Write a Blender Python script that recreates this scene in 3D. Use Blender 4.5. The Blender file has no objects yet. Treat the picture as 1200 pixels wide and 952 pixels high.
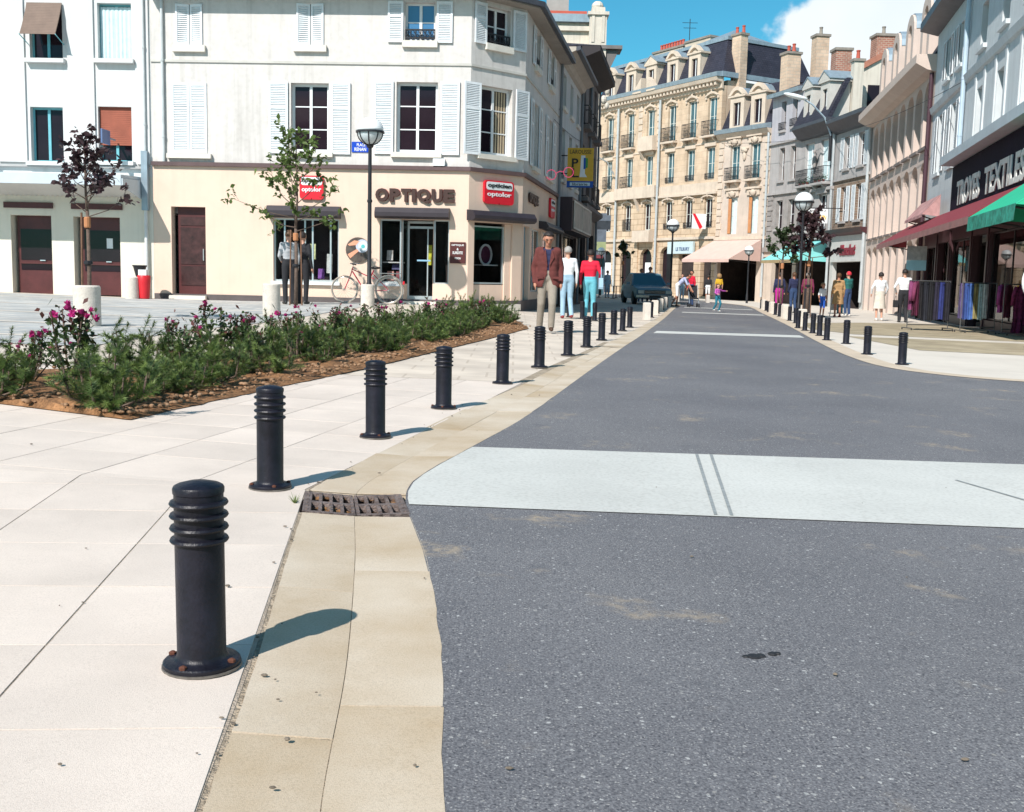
import bpy, bmesh, math, random
from math import sin, cos, pi, radians, atan2, hypot, sqrt
from mathutils import Vector, Matrix, noise as mnoise
SC = bpy.context.scene
COL = SC.collection
# ---------------------------------------------------------------- camera
CAM_H = 0.93
cam_d = bpy.data.cameras.new('camera'); cam = bpy.data.objects.new('camera', cam_d); COL.objects.link(cam)
cam_d.sensor_width = 36.0; cam_d.lens = 1250.0/1200.0*36.0
cam_d.clip_start = 0.05; cam_d.clip_end = 3000
cam.matrix_world = Matrix.Translation((0, 0, CAM_H)) @ Matrix.Rotation(radians(90-6.84), 4, 'X') @ Matrix.Rotation(radians(1.3), 4, 'Z')
SC.camera = cam
# ---------------------------------------------------------------- sky, sun, exposure
SUN_AZ = radians(29.6)      # shadows fall this far right of straight ahead
SUN_EL = radians(41.5)
to_sun = Vector((-sin(SUN_AZ)*cos(SUN_EL), -cos(SUN_AZ)*cos(SUN_EL), sin(SUN_EL)))
W = bpy.data.worlds.new('World'); SC.world = W; W.use_nodes = True
wn = W.node_tree.nodes; wl = W.node_tree.links; wn.clear()
sky = wn.new('ShaderNodeTexSky'); sky.sky_type = 'NISHITA'; sky.sun_disc = False
sky.sun_elevation = SUN_EL; sky.sun_rotation = atan2(to_sun.x, to_sun.y)
sky.air_density = 1.0; sky.dust_density = 0.3; sky.ozone_density = 0.6; sky.altitude = 100
def wmath(op, a, b=None, c=None):
    n = wn.new('ShaderNodeMath'); n.operation = op
    for i, x in enumerate((a, b, c)):
        if x is None: continue
        if isinstance(x, (int, float)): n.inputs[i].default_value = x
        else: wl.new(x, n.inputs[i])
    return n.outputs[0]
wtc = wn.new('ShaderNodeTexCoord')
wno = wn.new('ShaderNodeTexNoise'); wno.inputs['Scale'].default_value = 15.0; wno.inputs['Detail'].default_value = 9; wno.inputs['Roughness'].default_value = 0.52
wl.new(wtc.outputs['Generated'], wno.inputs['Vector'])
field = None
for az, el, rad, wgt in ((17.2, 9.4, 7.0, .64), (21.0, 12.0, 7.0, .62), (14.2, 7.4, 5.8, .62), (60, 18, 16, .55), (110, 25, 18, .5), (165, 20, 16, .55), (215, 30, 14, .5), (262, 16, 20, .55), (318, 24, 15, .5)):
    a, e = radians(az), radians(el)
    dv = wn.new('ShaderNodeVectorMath'); dv.operation = 'DOT_PRODUCT'
    wl.new(wtc.outputs['Generated'], dv.inputs[0]); dv.inputs[1].default_value = (sin(a)*cos(e), cos(a)*cos(e), sin(e))
    mr = wn.new('ShaderNodeMapRange'); mr.interpolation_type = 'SMOOTHSTEP'
    wl.new(dv.outputs['Value'], mr.inputs['Value'])
    mr.inputs['From Min'].default_value = cos(radians(rad)); mr.inputs['From Max'].default_value = 1.0
    mr.inputs['To Max'].default_value = wgt
    field = mr.outputs[0] if field is None else wmath('MAXIMUM', field, mr.outputs[0])
fs = wmath('ADD', field, wmath('MULTIPLY', wno.outputs['Fac'], 1.0))
cm = wn.new('ShaderNodeMapRange'); cm.interpolation_type = 'SMOOTHSTEP'; wl.new(fs, cm.inputs['Value'])
cm.inputs['From Min'].default_value = 0.66; cm.inputs['From Max'].default_value = 0.78
wtint = wn.new('ShaderNodeMix'); wtint.data_type = 'RGBA'; wtint.blend_type = 'MULTIPLY'; wtint.inputs['Factor'].default_value = 1.0
wl.new(sky.outputs[0], wtint.inputs['A']); wtint.inputs['B'].default_value = (0.25, 0.84, 0.93, 1)
wmix = wn.new('ShaderNodeMix'); wmix.data_type = 'RGBA'
wl.new(cm.outputs[0], wmix.inputs['Factor']); wl.new(wtint.outputs['Result'], wmix.inputs['A'])
wcr = wn.new('ShaderNodeMix'); wcr.data_type = 'RGBA'
wno2 = wn.new('ShaderNodeTexNoise'); wno2.inputs['Scale'].default_value = 11; wno2.inputs['Detail'].default_value = 6
wl.new(wtc.outputs['Generated'], wno2.inputs['Vector']); wl.new(wno2.outputs['Fac'], wcr.inputs['Factor'])
wcr.inputs['A'].default_value = (5.7, 6.7, 7.4, 1); wcr.inputs['B'].default_value = (8.0, 8.2, 8.3, 1)
wl.new(wcr.outputs['Result'], wmix.inputs['B'])
wbg = wn.new('ShaderNodeBackground'); wbg.inputs['Strength'].default_value = 0.098
wl.new(wmix.outputs['Result'], wbg.inputs['Color'])
wo = wn.new('ShaderNodeOutputWorld'); wl.new(wbg.outputs[0], wo.inputs['Surface'])
sun_d = bpy.data.lights.new('sun', 'SUN'); sun_d.energy = 4.5; sun_d.angle = radians(0.53); sun_d.color = (1.0, 0.95, 0.90)
sun = bpy.data.objects.new('sun', sun_d); COL.objects.link(sun)
sun.rotation_euler = to_sun.to_track_quat('Z', 'Y').to_euler(); sun.location = (-10, -20, 30)
vs = SC.view_settings; vs.view_transform = 'Standard'; vs.look = 'None'; vs.exposure = 0.45; vs.gamma = 1.0; vs.use_curve_mapping = False
R = random.Random(7)
# ---------------------------------------------------------------- terrain height
def sst(a, b, t):
    t = min(1, max(0, (t-a)/(b-a))); return t*t*(3-2*t)
def gz(x, y):
    t = 0
    if -10 < x <= -1: t = (x+10)/9
    elif -1 < x < 1: t = (1-x)/2
    t = t*t*(3-2*t)
    xx = max(-60, min(60, x))
    return -0.02*xx + 0.17*sst(17, 26, y)*t
# ---------------------------------------------------------------- materials
MATS = {}
def M(name, col, rough=.7, var=.12, scale=2.0, bump=0.0, bscale=30.0, metal=0.0, spec=.4, streak=0.0, rand=0.0, col2=None, fine=0.0, fscale=60.0, bdist=.02):
    if name in MATS: return MATS[name]
    m = bpy.data.materials.new(name); m.use_nodes = True
    n = m.node_tree.nodes; l = m.node_tree.links
    b = n['Principled BSDF']; b.inputs['Roughness'].default_value = rough; b.inputs['Metallic'].default_value = metal
    b.inputs['Specular IOR Level'].default_value = spec
    tc = n.new('ShaderNodeTexCoord'); oi = n.new('ShaderNodeObjectInfo')
    off = n.new('ShaderNodeVectorMath'); off.operation = 'ADD'; l.new(tc.outputs['Object'], off.inputs[0])
    sc_ = n.new('ShaderNodeVectorMath'); sc_.operation = 'SCALE'; sc_.inputs[0].default_value = (17, 31, 13); l.new(oi.outputs['Random'], sc_.inputs['Scale'])
    l.new(sc_.outputs[0], off.inputs[1])
    vec = off.outputs[0]
    no = n.new('ShaderNodeTexNoise'); no.inputs['Scale'].default_value = scale; no.inputs['Detail'].default_value = 6; no.inputs['Roughness'].default_value = .62
    l.new(vec, no.inputs['Vector'])
    mx = n.new('ShaderNodeMix'); mx.data_type = 'RGBA'
    rp = n.new('ShaderNodeMapRange'); rp.inputs['From Min'].default_value = .3; rp.inputs['From Max'].default_value = .7
    l.new(no.outputs['Fac'], rp.inputs['Value']); l.new(rp.outputs[0], mx.inputs['Factor'])
    c2 = col2 or tuple(min(1, c*(1+var)) for c in col)
    c1 = tuple(c*(1-var) for c in col)
    mx.inputs['A'].default_value = (*c1, 1); mx.inputs['B'].default_value = (*c2, 1)
    out = mx.outputs['Result']
    def darken(fac_socket, amount):
        nonlocal out
        q = n.new('ShaderNodeMix'); q.data_type = 'RGBA'; q.blend_type = 'MULTIPLY'
        l.new(fac_socket, q.inputs['Factor']); l.new(out, q.inputs['A']); q.inputs['B'].default_value = (1-amount, 1-amount*1.03, 1-amount*1.08, 1)
        out = q.outputs['Result']
    if streak:
        mp = n.new('ShaderNodeMapping'); mp.inputs['Scale'].default_value = (5.0, 5.0, .28); l.new(vec, mp.inputs['Vector'])
        ns = n.new('ShaderNodeTexNoise'); ns.inputs['Scale'].default_value = 1.4; ns.inputs['Detail'].default_value = 5; l.new(mp.outputs[0], ns.inputs['Vector'])
        r2 = n.new('ShaderNodeMapRange'); r2.inputs['From Min'].default_value = .5; r2.inputs['From Max'].default_value = .75; l.new(ns.outputs['Fac'], r2.inputs['Value'])
        darken(r2.outputs[0], streak)
    if fine:
        nf = n.new('ShaderNodeTexNoise'); nf.inputs['Scale'].default_value = fscale; nf.inputs['Detail'].default_value = 3; l.new(vec, nf.inputs['Vector'])
        r3 = n.new('ShaderNodeMapRange'); r3.inputs['From Min'].default_value = .45; r3.inputs['From Max'].default_value = .7; l.new(nf.outputs['Fac'], r3.inputs['Value'])
        darken(r3.outputs[0], fine)
    if rand:
        hv = n.new('ShaderNodeHueSaturation'); r4 = n.new('ShaderNodeMapRange'); r4.inputs['To Min'].default_value = 1-rand; r4.inputs['To Max'].default_value = 1+rand
        l.new(oi.outputs['Random'], r4.inputs['Value']); l.new(r4.outputs[0], hv.inputs['Value']); l.new(out, hv.inputs['Color']); out = hv.outputs[0]
    l.new(out, b.inputs['Base Color'])
    if bump:
        nb = n.new('ShaderNodeTexNoise'); nb.inputs['Scale'].default_value = bscale; nb.inputs['Detail'].default_value = 4; l.new(vec, nb.inputs['Vector'])
        bp = n.new('ShaderNodeBump'); bp.inputs['Strength'].default_value = bump; bp.inputs['Distance'].default_value = bdist
        l.new(nb.outputs['Fac'], bp.inputs['Height']); l.new(bp.outputs[0], b.inputs['Normal'])
    MATS[name] = m; return m
def brickmat(name, c1, c2, mortar, bw, bh, ms=.02, rough=.85, bump=.4, plane='xz'):
    if name in MATS: return MATS[name]
    m = bpy.data.materials.new(name); m.use_nodes = True; n = m.node_tree.nodes; l = m.node_tree.links; b = n['Principled BSDF']
    b.inputs['Roughness'].default_value = rough; b.inputs['Specular IOR Level'].default_value = .25
    tc = n.new('ShaderNodeTexCoord'); sp = n.new('ShaderNodeSeparateXYZ'); l.new(tc.outputs['Object'], sp.inputs[0])
    ad = n.new('ShaderNodeMath'); ad.operation = 'ADD'; l.new(sp.outputs['X'], ad.inputs[0]); l.new(sp.outputs['Y'], ad.inputs[1])
    cb = n.new('ShaderNodeCombineXYZ'); l.new(ad.outputs[0] if plane == 'xz' else sp.outputs['X'], cb.inputs['X']); l.new(sp.outputs['Z'] if plane == 'xz' else sp.outputs['Y'], cb.inputs['Y'])
    br = n.new('ShaderNodeTexBrick'); l.new(cb.outputs[0], br.inputs['Vector'])
    br.inputs['Color1'].default_value = (*c1, 1); br.inputs['Color2'].default_value = (*c2, 1); br.inputs['Mortar'].default_value = (*mortar, 1)
    br.inputs['Scale'].default_value = 1; br.inputs['Brick Width'].default_value = bw; br.inputs['Row Height'].default_value = bh; br.inputs['Mortar Size'].default_value = ms
    no = n.new('ShaderNodeTexNoise'); no.inputs['Scale'].default_value = 1.3; no.inputs['Detail'].default_value = 6; l.new(tc.outputs['Object'], no.inputs['Vector'])
    mx = n.new('ShaderNodeMix'); mx.data_type = 'RGBA'; mx.blend_type = 'MULTIPLY'; mx.inputs['Factor'].default_value = .8
    rp = n.new('ShaderNodeValToRGB'); rp.color_ramp.elements[0].position = .3; rp.color_ramp.elements[0].color = (.72, .70, .68, 1); rp.color_ramp.elements[1].position = .65; rp.color_ramp.elements[1].color = (1.1, 1.08, 1.05, 1)
    l.new(no.outputs['Fac'], rp.inputs[0]); l.new(br.outputs['Color'], mx.inputs['A']); l.new(rp.outputs[0], mx.inputs['B'])
    l.new(mx.outputs['Result'], b.inputs['Base Color'])
    bp = n.new('ShaderNodeBump'); bp.inputs['Strength'].default_value = bump; bp.inputs['Distance'].default_value = .02; bp.invert = True
    l.new(br.outputs['Fac'], bp.inputs['Height']); l.new(bp.outputs[0], b.inputs['Normal'])
    MATS[name] = m; return m
def glassmat(name, tint=(.9, .95, .95), refl=1.0):
    if name in MATS: return MATS[name]
    m = bpy.data.materials.new(name); m.use_nodes = True; n = m.node_tree.nodes; l = m.node_tree.links; n.clear()
    o = n.new('ShaderNodeOutputMaterial'); t = n.new('ShaderNodeBsdfTransparent'); t.inputs['Color'].default_value = (*tint, 1)
    g = n.new('ShaderNodeBsdfGlossy'); g.inputs['Roughness'].default_value = .02
    f = n.new('ShaderNodeFresnel'); f.inputs['IOR'].default_value = 1.30*refl
    mx = n.new('ShaderNodeMixShader'); l.new(f.outputs[0], mx.inputs[0]); l.new(t.outputs[0], mx.inputs[1]); l.new(g.outputs[0], mx.inputs[2]); l.new(mx.outputs[0], o.inputs[0])
    MATS[name] = m; return m
# ---------------------------------------------------------------- mesh builder
class MB:
    def __init__(s): s.v = []; s.f = []; s.m = []
    def add(s, vs, fs, mi=0):
        o = len(s.v); s.v += [tuple(p) for p in vs]; s.f += [tuple(i+o for i in f) for f in fs]; s.m += [mi]*len(fs); return s
    def box(s, x0, y0, z0, x1, y1, z1, mi=0):
        return s.add([(x0,y0,z0),(x1,y0,z0),(x1,y1,z0),(x0,y1,z0),(x0,y0,z1),(x1,y0,z1),(x1,y1,z1),(x0,y1,z1)],
            [(0,3,2,1),(4,5,6,7),(0,1,5,4),(1,2,6,5),(2,3,7,6),(3,0,4,7)], mi)
    def cbox(s, cx, cy, cz, w, d, h, mi=0): return s.box(cx-w/2, cy-d/2, cz-h/2, cx+w/2, cy+d/2, cz+h/2, mi)
    def quad(s, a, b, c, d, mi=0): return s.add([a, b, c, d], [(0,1,2,3)], mi)
    def tube(s, pts, r, n=8, mi=0, cap=True):
        pts = [Vector(p) for p in pts]; k = len(pts)
        rs = [r]*k if isinstance(r, (int, float)) else list(r)
        vs = []; up = None
        for i, p in enumerate(pts):
            t = (pts[min(i+1,k-1)]-pts[max(i-1,0)])
            if t.length < 1e-9: t = Vector((0,0,1))
            t.normalize()
            if up is None:
                a = Vector((0,0,1)) if abs(t.z) < .9 else Vector((1,0,0)); up = t.cross(a).normalized()
            else:
                up = (up - t*up.dot(t))
                if up.length < 1e-6: up = t.orthogonal()
                up.normalize()
            w = t.cross(up)
            for j in range(n):
                a = 2*pi*j/n; vs.append(p + (up*cos(a) + w*sin(a))*rs[i])
        fs = [(i*n+j, i*n+(j+1)%n, (i+1)*n+(j+1)%n, (i+1)*n+j) for i in range(k-1) for j in range(n)]
        if cap: fs += [tuple(range(n-1,-1,-1)), tuple((k-1)*n+j for j in range(n))]
        return s.add(vs, fs, mi)
    def lathe(s, prof, n=16, c=(0,0,0), mi=0):
        vs = []
        for r, z in prof:
            for j in range(n):
                a = 2*pi*j/n; vs.append((c[0]+r*cos(a), c[1]+r*sin(a), c[2]+z))
        k = len(prof)
        fs = [(i*n+j, i*n+(j+1)%n, (i+1)*n+(j+1)%n, (i+1)*n+j) for i in range(k-1) for j in range(n)]
        if prof[0][0] > 1e-4: fs.append(tuple(range(n-1,-1,-1)))
        if prof[-1][0] > 1e-4: fs.append(tuple((k-1)*n+j for j in range(n)))
        return s.add(vs, fs, mi)
    def prism(s, poly, y0, y1, mi=0):      # poly in (x, z), extruded along y
        n = len(poly)
        vs = [(x, y0, z) for x, z in poly] + [(x, y1, z) for x, z in poly]
        fs = [tuple(range(n)), tuple(range(2*n-1, n-1, -1))] + [(i, i+n, (i+1)%n+n, (i+1)%n) for i in range(n)]
        return s.add(vs, fs, mi)
    def xprism(s, poly, x0, x1, mi=0):     # poly in (y, z), extruded along x
        n = len(poly)
        vs = [(x0, y, z) for y, z in poly] + [(x1, y, z) for y, z in poly]
        fs = [tuple(range(n-1,-1,-1)), tuple(range(n, 2*n))] + [(i, (i+1)%n, (i+1)%n+n, i+n) for i in range(n)]
        return s.add(vs, fs, mi)
    def zprism(s, poly, z0, z1, mi=0):     # poly in (x, y)
        n = len(poly)
        vs = [(x, y, z0) for x, y in poly] + [(x, y, z1) for x, y in poly]
        fs = [tuple(range(n-1,-1,-1)), tuple(range(n, 2*n))] + [(i, (i+1)%n, (i+1)%n+n, i+n) for i in range(n)]
        return s.add(vs, fs, mi)
    def ell(s, c, rx, ry, rz, n=10, m=7, mi=0, rot=None):
        vs = []
        for i in range(m+1):
            ph = pi*i/m
            for j in range(n):
                a = 2*pi*j/n; p = Vector((rx*sin(ph)*cos(a), ry*sin(ph)*sin(a), -rz*cos(ph)))
                if rot is not None: p = rot @ p
                vs.append((c[0]+p.x, c[1]+p.y, c[2]+p.z))
        fs = [(i*n+j, i*n+(j+1)%n, (i+1)*n+(j+1)%n, (i+1)*n+j) for i in range(m) for j in range(n)]
        return s.add(vs, fs, mi)
    def mesh(s, name, mats, smooth=False):
        me = bpy.data.meshes.new(name); me.from_pydata(s.v, [], s.f)
        if not isinstance(mats, (list, tuple)): mats = [mats]
        for m in mats: me.materials.append(m)
        if len(mats) > 1: me.polygons.foreach_set('material_index', s.m)
        if smooth:
            me.polygons.foreach_set('use_smooth', [True]*len(me.polygons))
            if smooth is not True: me.set_sharp_from_angle(angle=radians(smooth))
        me.update(); return me
def obj(name, me, parent=None, loc=(0,0,0), rz=0.0, rot=None, scale=None):
    o = bpy.data.objects.new(name, me); COL.objects.link(o); o.parent = parent; o.location = loc
    o.rotation_euler = rot if rot else (0, 0, rz)
    if scale: o.scale = (scale,)*3 if isinstance(scale, (int, float)) else scale
    return o
def tag(o, label, cat, group=None):
    o['label'] = label; o['category'] = cat
    if group: o['group'] = group
    return o
def thing(name, label, cat, loc=(0,0,0), rz=0.0, group=None):
    return tag(obj(name, None, None, loc, rz), label, cat, group)
def struct(o): o['kind'] = 'structure'; return o
def copy_tree(o, parent=None):
    c = o.copy(); COL.objects.link(c); c.parent = parent
    for ch in list(o.children): copy_tree(ch, c)
    return c
ORD = ['nearest', 'second', 'third', 'fourth', 'fifth', 'sixth', 'seventh', 'eighth', 'ninth', 'tenth', 'eleventh', 'twelfth', 'thirteenth', 'fourteenth', 'fifteenth', 'sixteenth', 'seventeenth', 'eighteenth']
def text_mesh(txt, w, h, mat, depth=.02, bold=0.0, name='lettering', spacing=1.0, shear=0.0):
    c = bpy.data.curves.new('t', 'FONT'); c.body = txt; c.extrude = .02; c.offset = bold; c.space_character = spacing; c.shear = shear; c.resolution_u = 3
    o = bpy.data.objects.new('t', c); COL.objects.link(o)
    dg = bpy.context.evaluated_depsgraph_get(); me = bpy.data.meshes.new_from_object(o.evaluated_get(dg))
    bpy.data.objects.remove(o); bpy.data.curves.remove(c)
    xs = [v.co.x for v in me.vertices]; ys = [v.co.y for v in me.vertices]
    x0, x1, y0, y1 = min(xs), max(xs), min(ys), max(ys)
    for v in me.vertices:
        x, y, z = v.co
        v.co = ((x-x0)/(x1-x0)*w - w/2, -(z/.02*.5+.5)*depth, (y-y0)/(y1-y0)*h - h/2)
    me.materials.clear(); me.materials.append(mat); me.name = name; return me
# ================================================================ SETTING: ground, road, pavements
def spline(pts, n):
    out = []
    P = [pts[0]] + list(pts) + [pts[-1]]
    for i in range(1, len(P)-2):
        p0, p1, p2, p3 = P[i-1], P[i], P[i+1], P[i+2]
        for k in range(n):
            t = k/n; q = []
            for a in range(2):
                q.append(.5*((2*p1[a]) + (-p0[a]+p2[a])*t + (2*p0[a]-5*p1[a]+4*p2[a]-p3[a])*t*t + (-p0[a]+3*p1[a]-3*p2[a]+p3[a])*t**3))
            out.append(tuple(q))
    out.append(tuple(pts[-1])); return out
def at_y(line, y):
    for a, b in zip(line, line[1:]):
        if a[1] <= y <= b[1]:
            t = (y-a[1])/max(1e-9, b[1]-a[1]); return a[0]+(b[0]-a[0])*t
    return line[0][0] if y < line[0][1] else line[-1][0]
# materials of the ground
def asphalt():
    m = bpy.data.materials.new('asphalt'); m.use_nodes = True; n = m.node_tree.nodes; l = m.node_tree.links; b = n['Principled BSDF']
    b.inputs['Roughness'].default_value = .82; b.inputs['Specular IOR Level'].default_value = .35
    tc = n.new('ShaderNodeTexCoord')
    def noise(s, d=4, r=.6):
        q = n.new('ShaderNodeTexNoise'); q.inputs['Scale'].default_value = s; q.inputs['Detail'].default_value = d; q.inputs['Roughness'].default_value = r; l.new(tc.outputs['Object'], q.inputs['Vector']); return q.outputs['Fac']
    def ramp(f, a, b_): 
        q = n.new('ShaderNodeMapRange'); q.inputs['From Min'].default_value = a; q.inputs['From Max'].default_value = b_; l.new(f, q.inputs['Value']); return q.outputs[0]
    def mix(f, a, c, bt='MIX'):
        q = n.new('ShaderNodeMix'); q.data_type = 'RGBA'; q.blend_type = bt
        l.new(f, q.inputs['Factor']) if not isinstance(f, float) else setattr(q.inputs['Factor'], 'default_value', f)
        for k, x in (('A', a), ('B', c)):
            if isinstance(x, tuple): q.inputs[k].default_value = (*x, 1)
            else: l.new(x, q.inputs[k])
        return q.outputs['Result']
    base = mix(ramp(noise(.55, 6), .3, .7), (.134, .132, .141), (.180, .177, .185))
    base = mix(1.0, base, mix(ramp(noise(.22, 5), .35, .65), (.84, .85, .88), (1.10, 1.10, 1.08)), 'MULTIPLY')
    base = mix(ramp(noise(170, 2), .35, .65), mix(1.0, base, (.60, .60, .62), 'MULTIPLY'), mix(1.0, base, (1.32, 1.32, 1.30), 'MULTIPLY'))
    for scl, dist, thr, c1, c2 in ((150, .36, .62, (.20, .20, .21), (.34, .33, .32)), (70, .30, .90, (.24, .23, .22), (.46, .46, .45)), (110, .34, .80, (.06, .06, .07), (.09, .09, .10))):
        vo = n.new('ShaderNodeTexVoronoi'); vo.inputs['Scale'].default_value = scl; vo.inputs['Randomness'].default_value = 1.0
        wv = n.new('ShaderNodeVectorMath'); wv.operation = 'ADD'; nv = n.new('ShaderNodeTexNoise'); nv.inputs['Scale'].default_value = scl*1.5; l.new(tc.outputs['Object'], nv.inputs['Vector'])
        ws = n.new('ShaderNodeVectorMath'); ws.operation = 'SCALE'; ws.inputs['Scale'].default_value = .9/scl; l.new(nv.outputs['Color'], ws.inputs[0]); l.new(tc.outputs['Object'], wv.inputs[0]); l.new(ws.outputs[0], wv.inputs[1]); l.new(wv.outputs[0], vo.inputs['Vector'])
        sep = n.new('ShaderNodeSeparateColor'); l.new(vo.outputs['Color'], sep.inputs[0])
        lt = n.new('ShaderNodeMath'); lt.operation = 'LESS_THAN'; lt.inputs[1].default_value = dist; l.new(vo.outputs['Distance'], lt.inputs[0])
        gt = n.new('ShaderNodeMath'); gt.operation = 'GREATER_THAN'; gt.inputs[1].default_value = thr; l.new(sep.outputs[0], gt.inputs[0])
        an = n.new('ShaderNodeMath'); an.operation = 'MULTIPLY'; l.new(lt.outputs[0], an.inputs[0]); l.new(gt.outputs[0], an.inputs[1])
        base = mix(an.outputs[0], base, mix(sep.outputs[1], c1, c2))
    st = ramp(noise(1.9, 3), .595, .70); st2 = n.new('ShaderNodeMath'); st2.operation = 'MULTIPLY'; l.new(st, st2.inputs[0]); l.new(ramp(noise(24, 4), .4, .62), st2.inputs[1])
    base = mix(st2.outputs[0], base, (.34, .28, .21))
    dk = n.new('ShaderNodeMath'); dk.operation = 'MULTIPLY'; dk.inputs[1].default_value = .5; l.new(ramp(noise(2.3, 5), .62, .72), dk.inputs[0])
    base = mix(dk.outputs[0], base, (.085, .088, .10))
    l.new(base, b.inputs['Base Color'])
    bp = n.new('ShaderNodeBump'); bp.inputs['Strength'].default_value = .55; bp.inputs['Distance'].default_value = .006
    l.new(noise(140, 3), bp.inputs['Height']); l.new(bp.outputs[0], b.inputs['Normal'])
    return m
ASPH = asphalt()
SLAB = M('slab_concrete', (.67, .58, .505), .88, .10, 1.7, .35, 420, fine=.15, fscale=230, rand=.04, bdist=.0025)
SLABW = M('pale_paving', (.63, .57, .495), .85, .08, .8, .2, 120, fine=.08, fscale=90)
JOINT = M('joint_mortar', (.40, .33, .26), .95, .3, 9, .6, 150)
GUT = M('gutter_concrete', (.53, .40, .255), .88, .16, 1.3, .4, 420, fine=.17, fscale=210, rand=.02, col2=(.64, .555, .45), bdist=.0025)
STRIP = M('strip_concrete', (.56, .56, .525), .85, .10, .9, .35, 300, fine=.16, fscale=60, bdist=.003)
PLAZA = brickmat('plaza_setts', (.40, .415, .415), (.47, .475, .465), (.56, .54, .50), .6, .6, .03, plane='xy', bump=.1)
BEIGE = brickmat('beige_paving', (.37, .31, .21), (.42, .355, .25), (.30, .25, .18), .4, .4, .012, plane='xy', bump=.15)
SOIL = M('soil', (.25, .125, .055), .95, .55, 7, 1.0, 30, fine=.45, fscale=60)
# big ground sheet
def sheet(name, poly_rows, mat, dz=0.0):
    """rows of points joined into a grid that follows the terrain"""
    mb = MB(); k = len(poly_rows[0])
    for row in poly_rows:
        for x, y in row: mb.v.append((x, y, gz(x, y)+dz))
    for i in range(len(poly_rows)-1):
        for j in range(k-1):
            mb.f.append((i*k+j, i*k+j+1, (i+1)*k+j+1, (i+1)*k+j)); mb.m.append(0)
    return obj(name, mb.mesh(name, mat))
gx = [-900, -300, -120, -60, -40, -30] + [-24+i*1.0 for i in range(19)] + [-5+i*.5 for i in range(24)] + [7+i*2 for i in range(12)] + [34, 42, 60, 120, 300, 900]
gy = [-60, -20, -5, 0, 5, 10, 15] + [17+i for i in range(14)] + [33, 38, 45, 55, 70, 90, 120, 200, 400, 900, 2000]
GROUND = struct(sheet('ground', [[(x, y) for x in gx] for y in gy], M('far_paving', (.40, .36, .30), .9, .1, .4), -.045))
LE = spline([(.05, .3), (-.02, 1.2), (-.11, 1.8), (-.16, 2.5), (-.27, 3.4), (-.40, 4.12), (-.45, 4.55), (-.40, 5.0), (-.19, 5.92), (.12, 7.35), (.77, 10.99), (1.5, 15), (2.25, 19.0), (4.05, 29), (6.2, 41.5), (8.1, 52.2), (8.7, 58), (7.8, 68), (4.5, 82), (0, 97), (-8, 120)], 6)
RE = spline([(40, 8), (20, 10.5), (10, 11.6), (7.2, 11.95), (5.83, 12.15), (5.15, 12.6), (4.78, 13.5), (4.86, 15.2), (5.49, 19.05), (7.38, 29.13), (9.4, 40.5), (11.7, 53.4), (12.1, 60), (11.0, 70), (7.5, 84), (3.0, 99), (-5, 122)], 6)
# road: rows across, left edge to right edge
rows = []
ys = [.3+.25*i for i in range(22)] + [5.8+.5*i for i in range(13)]
for y in ys:
    x0 = at_y(LE, y); x1 = 40
    rows.append([(x0+(x1-x0)*(t/24)**1.6, y) for t in range(25)])
near_last = rows[-1]
road = MB()
def grid_add(mb, rows, dz):
    o = len(mb.v); k = len(rows[0])
    for r in rows:
        for x, y in r: mb.v.append((x, y, gz(x, y)+dz))
    for i in range(len(rows)-1):
        for j in range(k-1): mb.f.append((o+i*k+j, o+i*k+j+1, o+(i+1)*k+j+1, o+(i+1)*k+j)); mb.m.append(0)
grid_add(road, rows, 0)
rx = [p for p in RE]
far = []
for i in range(0, 140):
    # pair points of the two edges by y
    y = 11.8 + i*.8
    if y > 119: break
    xl = at_y(LE, y)
    # right edge beyond the corner
    R2 = [p for p in RE if p[1] >= 13.3]
    xr = at_y(R2, y) if y >= 13.4 else 40
    far.append((y, xl, xr))
grid_add(road, [[(xl+(xr-xl)*t/10, y) for t in range(11)] for y, xl, xr in far if y < 13.4] + [[(at_y(LE, 13.35)+(40-at_y(LE, 13.35))*t/10, 13.35) for t in range(11)]], 0.0)
grid_add(road, [[(xl+(xr-xl)*t/10, y) for t in range(11)] for y, xl, xr in [(13.35, at_y(LE, 13.35), 4.8)] + [f for f in far if f[0] >= 13.4]], 0.0)
grid_add(road, [[(-60, -20), (60, -20)], [(-60, .3), (60, .3)]], -.004)
ROAD = struct(obj('road', road.mesh('road', ASPH)))
# ---- left pavement
KI = spline([(-.40, .3), (-.46, 1.2), (-.53, 1.76), (-.60, 2.4), (-.72, 3.3), (-.81, 4.03), (-.86, 4.45), (-.76, 5.1), (-.62, 5.98), (-.35, 7.43), (.08, 9.37), (.43, 11.27), (.84, 13.26), (1.21, 15.15), (1.58, 17.1), (2.0, 19.25), (2.62, 22.52), (3.85, 29), (6.0, 41.5), (7.9, 52.2), (8.5, 58), (7.6, 68), (4.3, 82), (-.2, 97), (-8.2, 120)], 6)
pav_rows = []
for y in [.3+.3*i for i in range(31)] + [9.6+.6*i for i in range(40)] + [34+2*i for i in range(40)]:
    xk = at_y(KI, y); xl = -40
    pav_rows.append([(xl+(xk-xl)*(1-(1-t/22)**2.2), y) for t in range(23)])
PAVE = struct(sheet('pavement', [r for r in pav_rows if r[0][1] <= 9.61], JOINT, -.0020))
PAVEF = struct(sheet('pavement_far', [r for r in pav_rows if r[0][1] >= 9.58], brickmat('pale_slabs', (.62, .545, .465), (.65, .57, .485), (.52, .445, .37), .5, .5, .012, plane='xy', bump=.1), -.006))
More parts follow.
